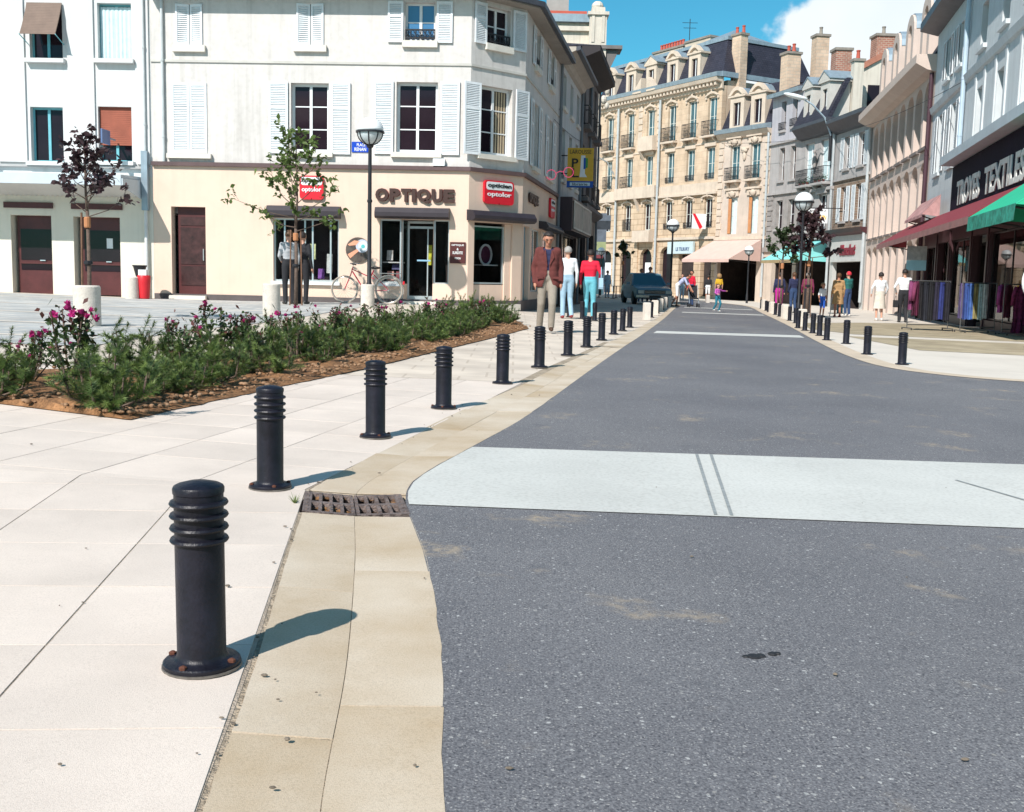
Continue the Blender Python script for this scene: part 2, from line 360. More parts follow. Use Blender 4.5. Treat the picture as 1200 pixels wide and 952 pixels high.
def clip(poly, a, b, c):    # keep a*x+b*y >= c
    out = []
    for p, q in zip(poly, poly[1:]+poly[:1]):
        dp = a*p[0]+b*p[1]-c; dq = a*q[0]+b*q[1]-c
        if dp >= 0: out.append(p)
        if dp*dq < 0:
            t = dp/(dp-dq); out.append((p[0]+(q[0]-p[0])*t, p[1]+(q[1]-p[1])*t))
    return out
TILT = atan2(.02, 1)
def slab_piece(name, poly, mat, parent, top=0.0, thick=.03, gap=.0026, bev=.0005):
    cx = sum(p[0] for p in poly)/len(poly); cy = sum(p[1] for p in poly)/len(poly)
    area = abs(sum(p[0]*q[1]-q[0]*p[1] for p, q in zip(poly, poly[1:]+poly[:1])))/2
    if area < .004: return None
    def shrink(d):
        out = []
        for x, y in poly:
            dx, dy = x-cx, y-cy; L = hypot(dx, dy) or 1; k = max(.05, (L-d*1.35)/L); out.append((dx*k, dy*k))
        return out
    n = len(poly); mb = MB(); jz = R.uniform(-.0004, .0006)
    rings = [(shrink(gap), -thick), (shrink(gap), -bev), (shrink(gap+bev), 0)]
    for rg, z in rings:
        for x, y in rg: mb.v.append((x, y, z-.02*x))
    for k in range(2):
        for i in range(n): mb.f.append((k*n+i, k*n+(i+1)%n, (k+1)*n+(i+1)%n, (k+1)*n+i)); mb.m.append(0)
    mb.f.append(tuple(2*n+i for i in range(n))); mb.m.append(0)
    return obj(name, mb.mesh(name, mat), parent, (cx, cy, gz(cx, cy)+top+jz))
# zone 1: rows follow the first kerb direction; zone 2 beyond the cross joint
def zone(o, d, s, srange, trange, jit, clips, off=None):
    L = hypot(*d); d = (d[0]/L, d[1]/L); nrm = (-d[1], d[0])
    for i in srange:
        for k in trange:
            t0 = k*s; t1 = t0+s; a = i*s; b = a+s
            poly = [(o[0]+d[0]*t+nrm[0]*q, o[1]+d[1]*t+nrm[1]*q) for q, t in ((a, t0), (a, t1), (b, t1), (b, t0))][::-1]
            for c in clips: poly = clip(poly, *c) if len(poly) >= 3 else poly
            if len(poly) >= 3: slab_piece('paving_slab', poly, SLAB, PAVE, .0)
# joint across: line through (-.86,4.45) and (-2.25,4.62)
def half(p, q):
    a, b = -(q[1]-p[1]), (q[0]-p[0]); return a, b, a*p[0]+b*p[1]
h12 = half((-2.25, 4.62), (-.86, 4.45))          # above this line
neg = lambda h: (-h[0], -h[1], -h[2])
zone((-.872, 4.5), (.125, -1.0), .49, range(-6, 0), range(-2, 9), 0, [neg(h12)])
zone((-.872, 4.46), (.189, 1.0), .50, range(0, 9), range(-5, 11), 0, [h12, (0, -1, -9.55)])
# ---- gutter: inner and outer course of stones
gb = MB()
for seg in ([.3+.187*i for i in range(21)], [4.45+.25*i for i in range(50)]):
    rows_ = []
    o = len(gb.v)
    for y in seg:
        a_, b_ = at_y(KI, y), at_y(LE, y)
        for x, dz in ((a_-.09, -.0030), (a_+(b_-a_)*.04, -.0030), ((a_+b_)/2, -.0085), (b_+.03, -.0045)): gb.v.append((x, y, gz(x, y)+dz))
    for i in range(len(seg)-1):
        for j in range(3): gb.f.append((o+i*4+j, o+i*4+j+1, o+i*4+5+j, o+i*4+4+j)); gb.m.append(0)
GUTB = struct(obj('gutter', gb.mesh('gutter', M('gutter_mortar', (.40, .325, .24), .95, .3, 9, .8, 90, fine=.35, fscale=35))))
def gut_course(y0, y1, side):
    def pt(f, y): a, b = at_y(KI, y), at_y(LE, y); return (a+(b-a)*f, y)
    f0, f1 = (.028, .4975) if side == 0 else (.5025, 1.0)
    N = 14 if y1 < 7 else 4; mb = MB(); g = .003; jt = .0014 if y1 < 9 else 0
    L = [pt(f0, y0+g+(y1-y0-2*g)*i/N) for i in range(N+1)]; Rr = [pt(f1, y0+g+(y1-y0-2*g)*i/N) for i in range(N+1)]
    if side: Rr = [(x+R.gauss(.004, jt), y) for x, y in Rr]
    else: L = [(x+R.gauss(0, jt*.5), y) for x, y in L]
    cx, cy = pt((f0+f1)/2, (y0+y1)/2); c0 = gz(cx, cy)
    lz, rz = (0.0, -.008) if side == 0 else (-.008, 0.0)
    for zoff in (-.03, 0):
        for a, b in zip(L, Rr):
            mb.v.append((a[0]-cx, a[1]-cy, gz(*a)-c0+lz+zoff)); mb.v.append((b[0]-cx, b[1]-cy, gz(*b)-c0+rz+zoff))
    o = 2*(N+1)
    for i in range(N): mb.f.append((o+2*i, o+2*i+1, o+2*i+3, o+2*i+2)); mb.m.append(0)
    for i in range(N):
        mb.f.append((2*i, 2*i+2, o+2*i+2, o+2*i)); mb.f.append((2*i+1, o+2*i+1, o+2*i+3, 2*i+3)); mb.m += [0, 0]
    mb.f += [(0, 1, o+1, o), (2*N, o+2*N, o+2*N+1, 2*N+1)]; mb.m += [0, 0]
    obj('gutter_stone', mb.mesh('gutter_stone', GUT), GUTB, (cx, cy, c0+.001+R.uniform(-.001, .001)))
for side in (0, 1):
    y = .5 if side == 0 else .2
    cuts0 = [.5, 1.35, 2.05, 3.05, 4.03] if side == 0 else [.4, 1.15, 2.22, 3.28, 4.03]
    for a, b in zip(cuts0, cuts0[1:]): gut_course(a, b, side)
    y = 4.45
    while y < 15: gut_course(y, y+1.0, side); y += 1.0
y_far = 15.45
struct(sheet('gutter_far', [[(at_y(KI, y), y), (at_y(LE, y), y)] for y in [15.45+.8*i for i in range(85)]], GUT, .002))
# ---- right gutter and pavement
def offset_line(line, d):
    out = []
    for i, p in enumerate(line):
        a = line[max(0, i-1)]; b = line[min(len(line)-1, i+1)]; tx, ty = b[0]-a[0], b[1]-a[1]; L = hypot(tx, ty) or 1
        out.append((p[0]+ty/L*d, p[1]-tx/L*d))
    return out
RE_in = offset_line(RE, .34)
def ribbon(name, A, B, mat, dz):
    mb = MB()
    for a, b in zip(A, B): mb.v += [(a[0], a[1], gz(*a)+dz), (b[0], b[1], gz(*b)+dz)]
    for i in range(len(A)-1): mb.f.append((2*i, 2*i+1, 2*i+3, 2*i+2)); mb.m.append(0)
    return obj(name, mb.mesh(name, mat))
struct(ribbon('gutter_right', RE, RE_in, M('gutter_sand', (.56, .46, .35), .85, .12, 2, .2, 120, fine=.1), .005))
struct(sheet('pavement_right', [[(at_y([p for p in RE_in if p[1] > 13.4], y)+d, y) for d in (0, .5, 1, 2, 4, 7, 11, 16, 24, 40)] for y in [13.6+.6*i for i in range(30)] + [33+2*i for i in range(42)]], SLABW, .004))
cor = [p for p in RE_in if p[1] <= 13.7]
struct(ribbon('pavement_corner', cor, [(p[0], 13.62) for p in cor], SLABW, .004))
def pslab(name, pts, mat, dz, parent=None):
    mb = MB(); mb.v = [(x, y, gz(x, y)+dz) for x, y in pts]; mb.f = [tuple(range(len(pts)))]; mb.m = [0]
    return obj(name, mb.mesh(name, mat), parent)
struct(pslab('beige_paving', [(8.2, 30.5), (10.9, 33.5), (14.5, 36), (13.4, 27), (12.6, 23.6), (7.6, 23.9), (7.2, 26.0)][::-1], BEIGE, .009))
struct(pslab('beige_paving', [(7.05, 22.7), (12.4, 22.6), (10.2, 17.6), (6.9, 18.1)], BEIGE, .009))
# ---- plaza of grey setts with pale bands
struct(sheet('plaza', [[(x, y) for x in (-30, -22, -18, -15, -12, -10, -8.5, -7, -6, -5.2, -4.6)] for y in (11.5, 13, 15)] , PLAZA, .002))
struct(sheet('plaza', [[(x+(y-15)*.12*(1 if x > -9 else 0), y) for x in (-30, -22, -18, -15, -12, -10, -8.5, -7, -6, -5.2, -4.6)] for y in [15+i for i in range(12)] + [27.6]], PLAZA, .002))
for y0 in (12.7, 15.3, 18.2, 21.5, 25.2):
    struct(sheet('plaza_band', [[(-28+i*1.0, yy) for i in range(24)] for yy in (y0, y0+.22)], SLABW, .006))
# ---- pale cross strips in the road
CS = struct(pslab('road_strip', [(2.1, 4.28), (9.5, 4.42), (10.5, 6.55), (2.91, 5.98)]+[(at_y(LE, y)+.012, y) for y in (5.77, 5.5, 5.2, 4.9, 4.7, 4.5, 4.35, 4.24)], STRIP, .004))
TY = M('tyre_rubber_mark', (.28, .30, .30), .8, .25, 30, fine=.3)
for pts in ([(1.02, 5.84), (1.038, 5.84), (.850, 4.28), (.835, 4.28)], [(1.10, 5.84), (1.118, 5.84), (.915, 4.28), (.90, 4.28)], [(2.26, 5.35), (2.275, 5.36), (2.48, 4.63), (2.46, 4.62)]):
    pslab('tyre_mark', pts[::-1], TY, .0065, CS)
struct(pslab('road_strip', [(2.66, 20.35), (5.75, 21.1), (5.93, 22.15), (2.86, 21.35)], STRIP, .004))
struct(pslab('road_strip', [(5.72, 36.6), (8.75, 37.4), (8.92, 38.4), (5.92, 37.6)], STRIP, .004))
struct(pslab('road_strip', [(7.15, 45.2), (10.25, 46.0), (10.4, 46.9), (7.35, 46.2)], STRIP, .004))
# ---- drain grate in the gutter
GI = M('rusty_cast_iron', (.15, .11, .10), .65, .35, 14, .5, 90, metal=.25, col2=(.26, .205, .185))
LEAF_L = M('leaf_litter', (.16, .075, .03), .9, .5, 30, .6, 60, col2=(.30, .16, .07))
gc = (-.63, 4.235)
DRAIN = thing('drain_grate', 'rusty cast iron drain grate with two rows of holes set in the gutter', 'drain', (gc[0], gc[1], gz(*gc)))
gq = [(-.805, 4.045), (-.385, 4.075), (-.46, 4.435), (-.865, 4.415)]
def gpt(u, v, z=0):
    a, b, c, d = gq
    x = (a[0]*(1-u)+b[0]*u)*(1-v)+(d[0]*(1-u)+c[0]*u)*v; y = (a[1]*(1-u)+b[1]*u)*(1-v)+(d[1]*(1-u)+c[1]*u)*v
    dish = -.012*(1-abs(2*u-1))
    return (x-gc[0], y-gc[1], gz(x, y)-gz(*gc)+dish+z)
def gbar(u0, v0, u1, v1, z0=-.03, z1=.003):
    mb = MB(); mb.add([gpt(u0,v0,z0), gpt(u1,v0,z0), gpt(u1,v1,z0), gpt(u0,v1,z0), gpt(u0,v0,z1), gpt(u1,v0,z1), gpt(u1,v1,z1), gpt(u0,v1,z1)], [(0,3,2,1),(4,5,6,7),(0,1,5,4),(1,2,6,5),(2,3,7,6),(3,0,4,7)]); return mb
for half_i in (0, 1):
    mb = MB(); b0 = half_i*.5+.004; w = .492
    us = [0, .07, .21, .28, .42, .49, .63, .70, .84, 1.0] if half_i else [0, .16, .30, .37, .51, .58, .72, .79, .93, 1.0]
    for k in range(0, 9, 2):
        q = gbar(b0+w*us[k], 0, b0+w*us[k+1], 1); mb.add(q.v, q.f)
        for j in range(6):      # small raised studs across each bar
            v = .08+.165*j; uu = b0+w*(us[k]+us[k+1])/2
            q = gbar(uu-.011, v, uu+.011, v+.03, .003, .007); mb.add(q.v, q.f)
    for va, vb in ((0, .07), (.46, .55), (.93, 1)):
        q = gbar(b0, va, b0+w, vb, -.028, .002); mb.add(q.v, q.f)
    obj('grate_half', mb.mesh('grate_half', GI), DRAIN)
mb = MB(); mb.add([gpt(0,0,-.026), gpt(.5,0,-.026), gpt(.5,1,-.026), gpt(0,1,-.026), gpt(1,0,-.026), gpt(1,1,-.026)], [(0,1,2,3),(1,4,5,2)]); obj('pit', mb.mesh('pit', M('pit_dark', (.03, .02, .015), .95)), DRAIN)
mb = MB()
for i in range(70):
    u, v = R.random(), R.random(); p = gpt(u, v, -.014); s = R.uniform(.014, .030); a = R.random()*6.28; t = R.uniform(-.5, .5)
    mb.add([(p[0]+s*cos(a), p[1]+s*sin(a), p[2]+s*.3*t), (p[0]+.5*s*cos(a+1.6), p[1]+.5*s*sin(a+1.6), p[2]+.006), (p[0]-s*cos(a), p[1]-s*sin(a), p[2]-s*.3*t), (p[0]+.5*s*cos(a-1.6), p[1]+.5*s*sin(a-1.6), p[2])], [(0,1,2,3)])
o = obj('leaf_debris', mb.mesh('leaf_debris', LEAF_L), DRAIN); o['kind'] = 'stuff'
# ---- loose grit and leaves lying about (uncountable)
mb = MB()
for i in range(70):
    y = 1.7+R.random()**1.5*7; x = R.uniform(-.55, .62)*y
    r = R.uniform(.002, .006)
    if R.random() < .6:   # along the gutter joint
        x = at_y(KI, y)+R.gauss(.02, .05)
    mb.ell((x, y, gz(x, y)+.005+r*.3), r*R.uniform(.8, 1.7), r*R.uniform(.7, 1.2), r*.6, 6, 4)
g = obj('grit', mb.mesh('grit', M('grit', (.16, .13, .10), .9, .4, 20))); g['kind'] = 'stuff'
DK = M('tar_spot', (.02, .02, .022), .6, .2, 20)
mb = MB()
for dx, dy, r in ((0, 0, .020), (.018, .006, .014), (-.022, -.004, .010), (.052, .022, .013), (.066, .026, .009)):
    mb.lathe([(0, .0045), (r*.7, .0042), (r, 0.001)][::-1], 9, (.63+dx*1.0, 2.62+dy, gz(.63, 2.62)))
tag(obj('tar_spot', mb.mesh('tar_spot', DK)), 'small black tar spot on the grey asphalt in the foreground', 'stain')
# ================================================================ BUILDINGS
class Fac:
    def __init__(s, P0, P1, root=None, name='building', label='', cat='building', group=None):
        s.P0 = P0; s.P1 = P1; s.L = hypot(P1[0]-P0[0], P1[1]-P0[1]); s.ang = atan2(P1[1]-P0[1], P1[0]-P0[0])
        if root is None:
            s.root = thing(name, label, cat, (P0[0], P0[1], 0), s.ang, group); s.o = (0.0, 0.0); s.r = 0.0
        else:
            s.root = root; a = root.rotation_euler.z; dx, dy = P0[0]-root.location.x, P0[1]-root.location.y
            s.o = (dx*cos(-a)-dy*sin(-a), dx*sin(-a)+dy*cos(-a)); s.r = s.ang-a
    def put(s, name, me, u=0, d=0, z=0, parent=None, rz=0.0, rot=None):
        if parent is not None: return obj(name, me, parent, (u, d, z), rz, rot)
        x = s.o[0]+u*cos(s.r)-d*sin(s.r); y = s.o[1]+u*sin(s.r)+d*cos(s.r)
        return obj(name, me, s.root, (x, y, z), s.r+rz, (rot[0], rot[1], rot[2]+s.r) if rot else None)
    def world(s, u, d=0):
        return (s.P0[0]+u*cos(s.ang)-d*sin(s.ang), s.P0[1]+u*sin(s.ang)+d*cos(s.ang))
def wall(F, name, mat, u0, u1, z0, z1, ops=(), th=.30, parent=None, d=0.0):
    """front sheet with real openings and reveals; ops = (ua, ub, za, zb, rise)"""
    mb = MB(); ops = [tuple(o)+(0,)*(5-len(o)) for o in ops]
    us = sorted({u0, u1, *[min(u1, max(u0, x)) for o in ops for x in o[:2]]}); zs = sorted({z0, z1, *[min(z1, max(z0, x)) for o in ops for x in o[2:4]]})
    for a, b in zip(us, us[1:]):
        for c, e in zip(zs, zs[1:]):
            mu, mz = (a+b)/2, (c+e)/2
            if any(o[0] < mu < o[1] and o[2] < mz < o[3] for o in ops): continue
            mb.quad((a, 0, c), (b, 0, c), (b, 0, e), (a, 0, e))
    for ua, ub, za, zb, rise in ops:
        zt = zb-rise
        mb.quad((ua, 0, za), (ua, th, za), (ua, th, zt), (ua, 0, zt)); mb.quad((ub, 0, za), (ub, 0, zt), (ub, th, zt), (ub, th, za))
        mb.quad((ua, 0, za), (ub, 0, za), (ub, th, za), (ua, th, za))
        if not rise: mb.quad((ua, 0, zb), (ua, th, zb), (ub, th, zb), (ub, 0, zb))
        else:
            N = 10; c = (ua+ub)/2; w = (ub-ua)/2
            pts = [(c-w*cos(pi*i/N), zt+rise*sin(pi*i/N)) for i in range(N+1)]
            for p, q in zip(pts, pts[1:]):
                mb.quad((p[0], 0, p[1]), (q[0], 0, q[1]), (q[0], 0, zb), (p[0], 0, zb)); mb.quad((p[0], 0, p[1]), (p[0], th, p[1]), (q[0], th, q[1]), (q[0], 0, q[1]))
    for a, b in ((u0, u0), (u1, u1)): mb.quad((a, 0, z0), (a, th+.1, z0), (a, th+.1, z1), (a, 0, z1))
    mb.quad((u0, 0, z1), (u1, 0, z1), (u1, th+.1, z1), (u0, th+.1, z1))
    return F.put(name, mb.mesh(name, mat), 0, d, 0, parent)
CACHE = {}
def cached(key, fn):
    if key not in CACHE: CACHE[key] = fn()
    return CACHE[key]
def part(F, name, mat, fn, u=0, d=0, z=0, parent=None, smooth=False, rz=0.0):
    mb = MB(); fn(mb); return F.put(name, mb.mesh(name, mat, smooth), u, d, z, parent, rz)
def pbox(F, name, mat, u0, d0, z0, u1, d1, z1, parent=None):
    cu, cd, cz = (u0+u1)/2, d0, z0
    mb = MB().box(u0-cu, 0, 0, u1-cu, d1-d0, z1-z0); return F.put(name, mb.mesh(name, mat), cu, cd, cz, parent)
GLASS_D = M('dark_window_glass', (.018, .011, .016), .05, .3, .7, spec=.22)
GLASS_B = M('sky_window_glass', (.05, .11, .13), .05, .5, .5, spec=.6)
WHITE = M('white_paint', (.74, .755, .76), .5, .05, 5, fine=.05)
WSH = M('white_shutter_paint', (.72, .75, .77), .5, .07, 4, fine=.08, fscale=25)
IRON = M('black_iron', (.02, .02, .024), .5, .2, 10, metal=.2)
ZINC = M('zinc', (.27, .34, .39), .45, .15, 3, metal=.25, streak=.2)
def window(F, uc, z0, w, h, d=.14, nx=2, ny=3, frame=None, glass=None, fw=.06, panes=False, name='window', parent=None):
    frame = frame or WHITE; glass = glass or GLASS_D
    def fr():
        mb = MB(); e = fw
        mb.box(-w/2, 0, 0, -w/2+e, .05, h); mb.box(w/2-e, 0, 0, w/2, .05, h); mb.box(-w/2+e, 0, 0, w/2-e, .05, e); mb.box(-w/2+e, 0, h-e, w/2-e, .05, h)
        for i in range(1, nx):
            x = -w/2+w*i/nx; b = .035 if (nx == 2 and w > .6) else .02
            mb.box(x-b, -.008, e, x+b, .045, h-e)
        for j in range(1, ny):
            z = h*j/ny
            for i in range(nx):
                xa = -w/2+w*i/nx+(.035 if i else e); xb = -w/2+w*(i+1)/nx-(.035 if i < nx-1 else e)
                mb.box(xa, .006, z-.014, xb, .04, z+.014)
        return mb.mesh('window', frame)
    o = F.put(name, cached(('win', round(w,2), round(h,2), nx, ny, fw, frame.name), fr), uc, d, z0, parent)
    if panes and parent is None:
        pw, ph = w/nx, h/ny
        me = cached(('pane', round(pw,2), round(ph,2), glass.name), lambda: MB().box(-pw/2+.012, .024, .012, pw/2-.012, .030, ph-.012).mesh('pane', glass))
        for i in range(nx):
            for j in range(ny): obj('pane', me, o, (-w/2+pw*(i+.5), 0, ph*j))
    else:
        me = cached(('gl', round(w,2), round(h,2), glass.name), lambda: MB().box(-w/2+.02, .024, .02, w/2-.02, .030, h-.02).mesh('pane', glass))
        if parent is None: obj('pane', me, o)
        else: F.put('pane', me, uc, d, z0, parent)
    return o
def shutter_mesh(w, h, mat=None, rails=(.36,), pitch=.042):
    mat = mat or WSH
    def mk():
        mb = MB(); e = .05; t = .035
        mb.box(-w/2, -t, 0, -w/2+e, 0, h); mb.box(w/2-e, -t, 0, w/2, 0, h)
        zz = [0] + [h*(1-r) for r in rails] + [h]
        mb.box(-w/2+e, -t, 0, w/2-e, 0, .07); mb.box(-w/2+e, -t, h-.06, w/2-e, 0, h)
        for r in rails: mb.box(-w/2+e, -t, h*(1-r)-.03, w/2-e, 0, h*(1-r)+.03)
        mb.quad((-w/2+e, -.004, .03), (w/2-e, -.004, .03), (w/2-e, -.004, h-.03), (-w/2+e, -.004, h-.03))
        return mb.mesh('shutter', mat)
    def sl():
        mb = MB(); e = .05; z = .08
        while z < h-.07:
            if not any(abs(z+.015-h*(1-r)) < .045 for r in rails):
                mb.add([(-w/2+e, -.030, z), (w/2-e, -.030, z), (w/2-e, -.008, z+.030), (-w/2+e, -.008, z+.030), (-w/2+e, -.034, z+.007), (w/2-e, -.034, z+.007), (w/2-e, -.012, z+.037), (-w/2+e, -.012, z+.037)],
                       [(0,1,2,3),(4,7,6,5),(0,4,5,1),(2,6,7,3)])
            z += pitch
        return mb.mesh('louvres', mat)
    k = ('sh', round(w,2), round(h,2), mat.name, rails, pitch); return cached(k, mk), cached(k+(1,), sl)
def shutter(F, u0, u1, z0, z1, d=-.02, rz=0.0, mat=None, rails=(.36,), pitch=.042):
    a, b = shutter_mesh(u1-u0, z1-z0, mat, rails, pitch)
    o = F.put('shutter', a, (u0+u1)/2, d, z0, None, rz); q = obj('louvres', b, o); return o
def sill(F, u0, u1, z0, z1, mat, dep=.12, name='sill'): return pbox(F, name, mat, u0, -dep, z0, u1, .10, z1)
def railing_mesh(w, h, dep=.35, scroll=True):
    def mk():
        mb = MB(); r = .012
        for z in (.04, h-.02): mb.box(-w/2, -dep, z, w/2, -dep+.03, z+.035); mb.box(-w/2, -dep+.03, z, -w/2+.03, 0, z+.035); mb.box(w/2-.03, -dep+.03, z, w/2, 0, z+.035)
        n = max(3, int(w/.11))
        for i in range(n+1):
            x = -w/2+.01+(w-.02)*i/n; mb.box(x-r, -dep+.004, .075, x+r, -dep+.024, h-.02)
            if scroll and i < n:
                xm = x+(w-.02)/n/2
                for zc in (h*.3, h*.68):
                    mb.tube([(xm+.04*cos(a), -dep+.014, zc+.07*sin(a)) for a in [k*pi/4 for k in range(8)]], .009, 4)
        return mb.mesh('railing', IRON)
    return cached(('rail', round(w,2), round(h,2), dep, scroll), mk)
def balcony(F, uc, z, w, h, dep=.35, mat=None, brackets=True, scroll=True):
    o = pbox(F, 'balcony', mat, uc-w/2-.06, -dep-.06, z-.14, uc+w/2+.06, 0, z)
    F.put('railing', railing_mesh(w, h, dep, scroll), uc, 0, z)
    if brackets:
        for s in (-1, 1):
            part(F, 'bracket', mat, lambda mb: mb.xprism([(0, -.5), (0, 0), (-dep*.95, 0), (-dep*.8, -.14), (-dep*.35, -.22)], -.08, .08), uc+s*w*.36, 0, z-.142)
    return o
def body(F, mat, d0, d1, z0, z1, u0=None, u1=None, name='building_body'):
    return pbox(F, name, mat, 0 if u0 is None else u0, d0, z0, F.L if u1 is None else u1, d1, z1)
def downpipe(F, u, z0, z1, mat=None, d=-.08, r=.05):
    return part(F, 'downpipe', mat or ZINC, lambda mb: (mb.tube([(0, 0, z0), (0, 0, z1)], r, 8), [mb.tube([(0, 0, z), (0, 0, z+.05)], r+.012, 8) for z in [z0+.6+1.9*i for i in range(int((z1-z0)/1.9))]]), u, d, 0, smooth=40)
def chimney(F, u, d, z0, z1, w, dep, mat, pots=2, potmat=None, cap=True, name='chimney'):
    o = pbox(F, name, mat, u-w/2, d, z0, u+w/2, d+dep, z1)
    capm = M('chimney_cap', (.25, .22, .19), .9, .2, 3)
    pbox(F, 'chimney_cap', capm, u-w/2-.08, d-.08, z1+.002, u+w/2+.08, d+dep+.08, z1+.16)
    pm = potmat or M('terracotta_pot', (.42, .08, .05), .8, .2, 4)
    for i in range(pots):
        x = u if pots == 1 else u-w*.36+w*.72*i/(pots-1)
        part(F, 'chimney_pot', pm, lambda mb: mb.lathe([(.15, 0), (.12, .08), (.10, .42), (.125, .45), (.125, .52), (.09, .52)], 10), x, d+dep/2, z1+.163, smooth=40)
    return o
def sign_text(F, txt, u, z, w, h, mat, d, bold=0.0, depth=.02, parent=None, name='lettering', **k):
    return F.put(name, text_mesh(txt, w, h, mat, depth, bold, name, **k), u, d, z, parent)
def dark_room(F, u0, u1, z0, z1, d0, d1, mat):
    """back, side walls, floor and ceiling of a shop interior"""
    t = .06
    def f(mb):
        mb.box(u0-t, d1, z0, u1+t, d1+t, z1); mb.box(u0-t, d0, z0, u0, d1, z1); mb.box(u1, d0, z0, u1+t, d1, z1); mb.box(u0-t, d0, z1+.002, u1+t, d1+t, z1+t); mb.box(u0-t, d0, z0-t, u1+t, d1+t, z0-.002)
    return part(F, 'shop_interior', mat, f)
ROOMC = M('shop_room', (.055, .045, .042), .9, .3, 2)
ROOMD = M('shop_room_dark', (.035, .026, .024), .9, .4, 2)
SHOPG = glassmat('shop_glass', (.90, .90, .90))
ALU = M('aluminium', (.55, .62, .64), .35, .05, 5, metal=.6)
# ---------------------------------------------------------------- A: house on the left with flat canopy
AW = M('cool_white_render', (.63, .63, .62), .85, .05, 1.5, .3, 90, streak=.10)
AC = M('cream_render', (.70, .655, .56), .85, .05, 1.5, .3, 90, streak=.07)
BROWN = M('brown_paint', (.085, .022, .022), .42, .2, 3, fine=.15)
TEAL = M('teal_frame', (.14, .42, .48), .5, .1, 5)
A = Fac((-19, 28.25), (-9.4, 28.0), name='house', label='white rendered house with flat canopy and brown doors at the left edge', cat='house')
wins_A = [(6.49, 7.34, 6.21, 7.60), (8.25, 9.12, 6.23, 7.62), (6.45, 7.30, 3.64, 5.02), (8.21, 9.08, 3.68, 5.06), (4.72, 5.55, 6.18, 7.57), (4.68, 5.53, 3.60, 4.98)]
wall(A, 'upper_wall', AW, 0, 9.6, 3.3, 9.4, [w for w in wins_A])
wall(A, 'ground_wall', AC, 0, 9.6, -.2, 3.3, [(5.85, 6.92, 0, 2.27), (7.50, 8.72, 0, 2.26)], th=.45)
body(A, AW, .46, 8, -.2, 9.4)
for a, b in ((5.62, 6.36), (7.47, 8.15), (9.22, 9.56)):        # raised strips between the window bays
    pbox(A, 'pilaster', AW, a, -.05, 3.62, b, -.002, 9.35)
BLINDR = M('red_brown_blind', (.30, .085, .05), .7, .15, 3)
BLINDB = M('brown_blind', (.19, .13, .10), .7, .15, 3)
CURT = M('net_curtain', (.55, .68, .70), .8, .12, 6)
for i, (a, b, c, e) in enumerate(wins_A):
    w = window(A, (a+b)/2, c, b-a, e-c, .16, 2, 1, TEAL, GLASS_D, .05, panes=True)
    sill(A, a-.08, b+.08, c-.10, c, AW, .16)
    if i == 1:
        def cur(mb):
            n = 24
            for k in range(n):
                x0 = -.40+.8*k/n; x1 = -.40+.8*(k+1)/n; y0 = .012*sin(k*1.9); y1 = .012*sin((k+1)*1.9)
                mb.quad((x0, y0, .05), (x1, y1, .05), (x1, y1, 1.32), (x0, y0, 1.32))
        part(A, 'curtain', CURT, cur, (a+b)/2, .142, c)
    if i == 3: # half lowered blind of thin laths
        part(A, 'blind', BLINDR, lambda mb: [mb.box(-.42, 0, .42+.049*k, .42, .03, .42+.049*k+.045) for k in range(20)], (a+b)/2, .085, c)
    if i == 0: # blind pushed out on stays
        def bl(mb):
            for k in range(20):
                t0, t1 = k/20, (k+.92)/20
                p = lambda t: (-.06-.42*t**1.2, 1.38-.86*t)
                (y0, z0), (y1, z1) = p(t0), p(t1)
                mb.add([(-.45, y0, z0), (.45, y0, z0), (.45, y1, z1), (-.45, y1, z1), (-.45, y0+.03, z0), (.45, y0+.03, z0), (.45, y1+.03, z1), (-.45, y1+.03, z1)], [(0,1,2,3),(4,7,6,5),(0,4,5,1),(2,6,7,3),(1,5,6,2),(0,3,7,4)])
        part(A, 'blind', BLINDB, bl, (a+b)/2, 0, c)
        for s in (-.46, .46):
            part(A, 'blind_stay', TEAL, lambda mb: mb.tube([(s, .05, .35), (s, -.48, .52)], .012, 6), (a+b)/2, 0, c)
pbox(A, 'string_course', M('grey_ledge', (.40, .39, .38), .8), 0, -.10, 3.50, 9.55, -.002, 3.56)
# canopy
CAN = M('canopy_grey', (.50, .56, .60), .7, .08, 2)
cx0 = 3.0
part(A, 'canopy', CAN, lambda mb: mb.xprism([(-1.35, 2.98), (-1.35, 3.24), (-.002, 3.30), (-.002, 3.22), (-1.28, 3.16), (-1.28, 2.98)], cx0, 9.30))
def corr(mb):
    n = 48
    for k in range(n):
        u0 = cx0+.05+(6.2)*k/n; u1 = u0+6.2/n*.5; u2 = u0+6.2/n
        mb.add([(u0, -1.27, 2.99), (u1, -1.27, 3.03), (u2, -1.27, 2.99), (u0, -.004, 2.76), (u1, -.004, 2.80), (u2, -.004, 2.76)], [(0,3,4,1),(1,4,5,2)])
part(A, 'canopy_soffit', M('canopy_soffit', (.62, .62, .60), .8, .06, 2), corr)
part(A, 'canopy_end', CAN, lambda mb: mb.xprism([(-1.33, 3.15), (-.004, 3.21), (-.004, 2.72), (-1.33, 2.97)], 9.302, 9.34))
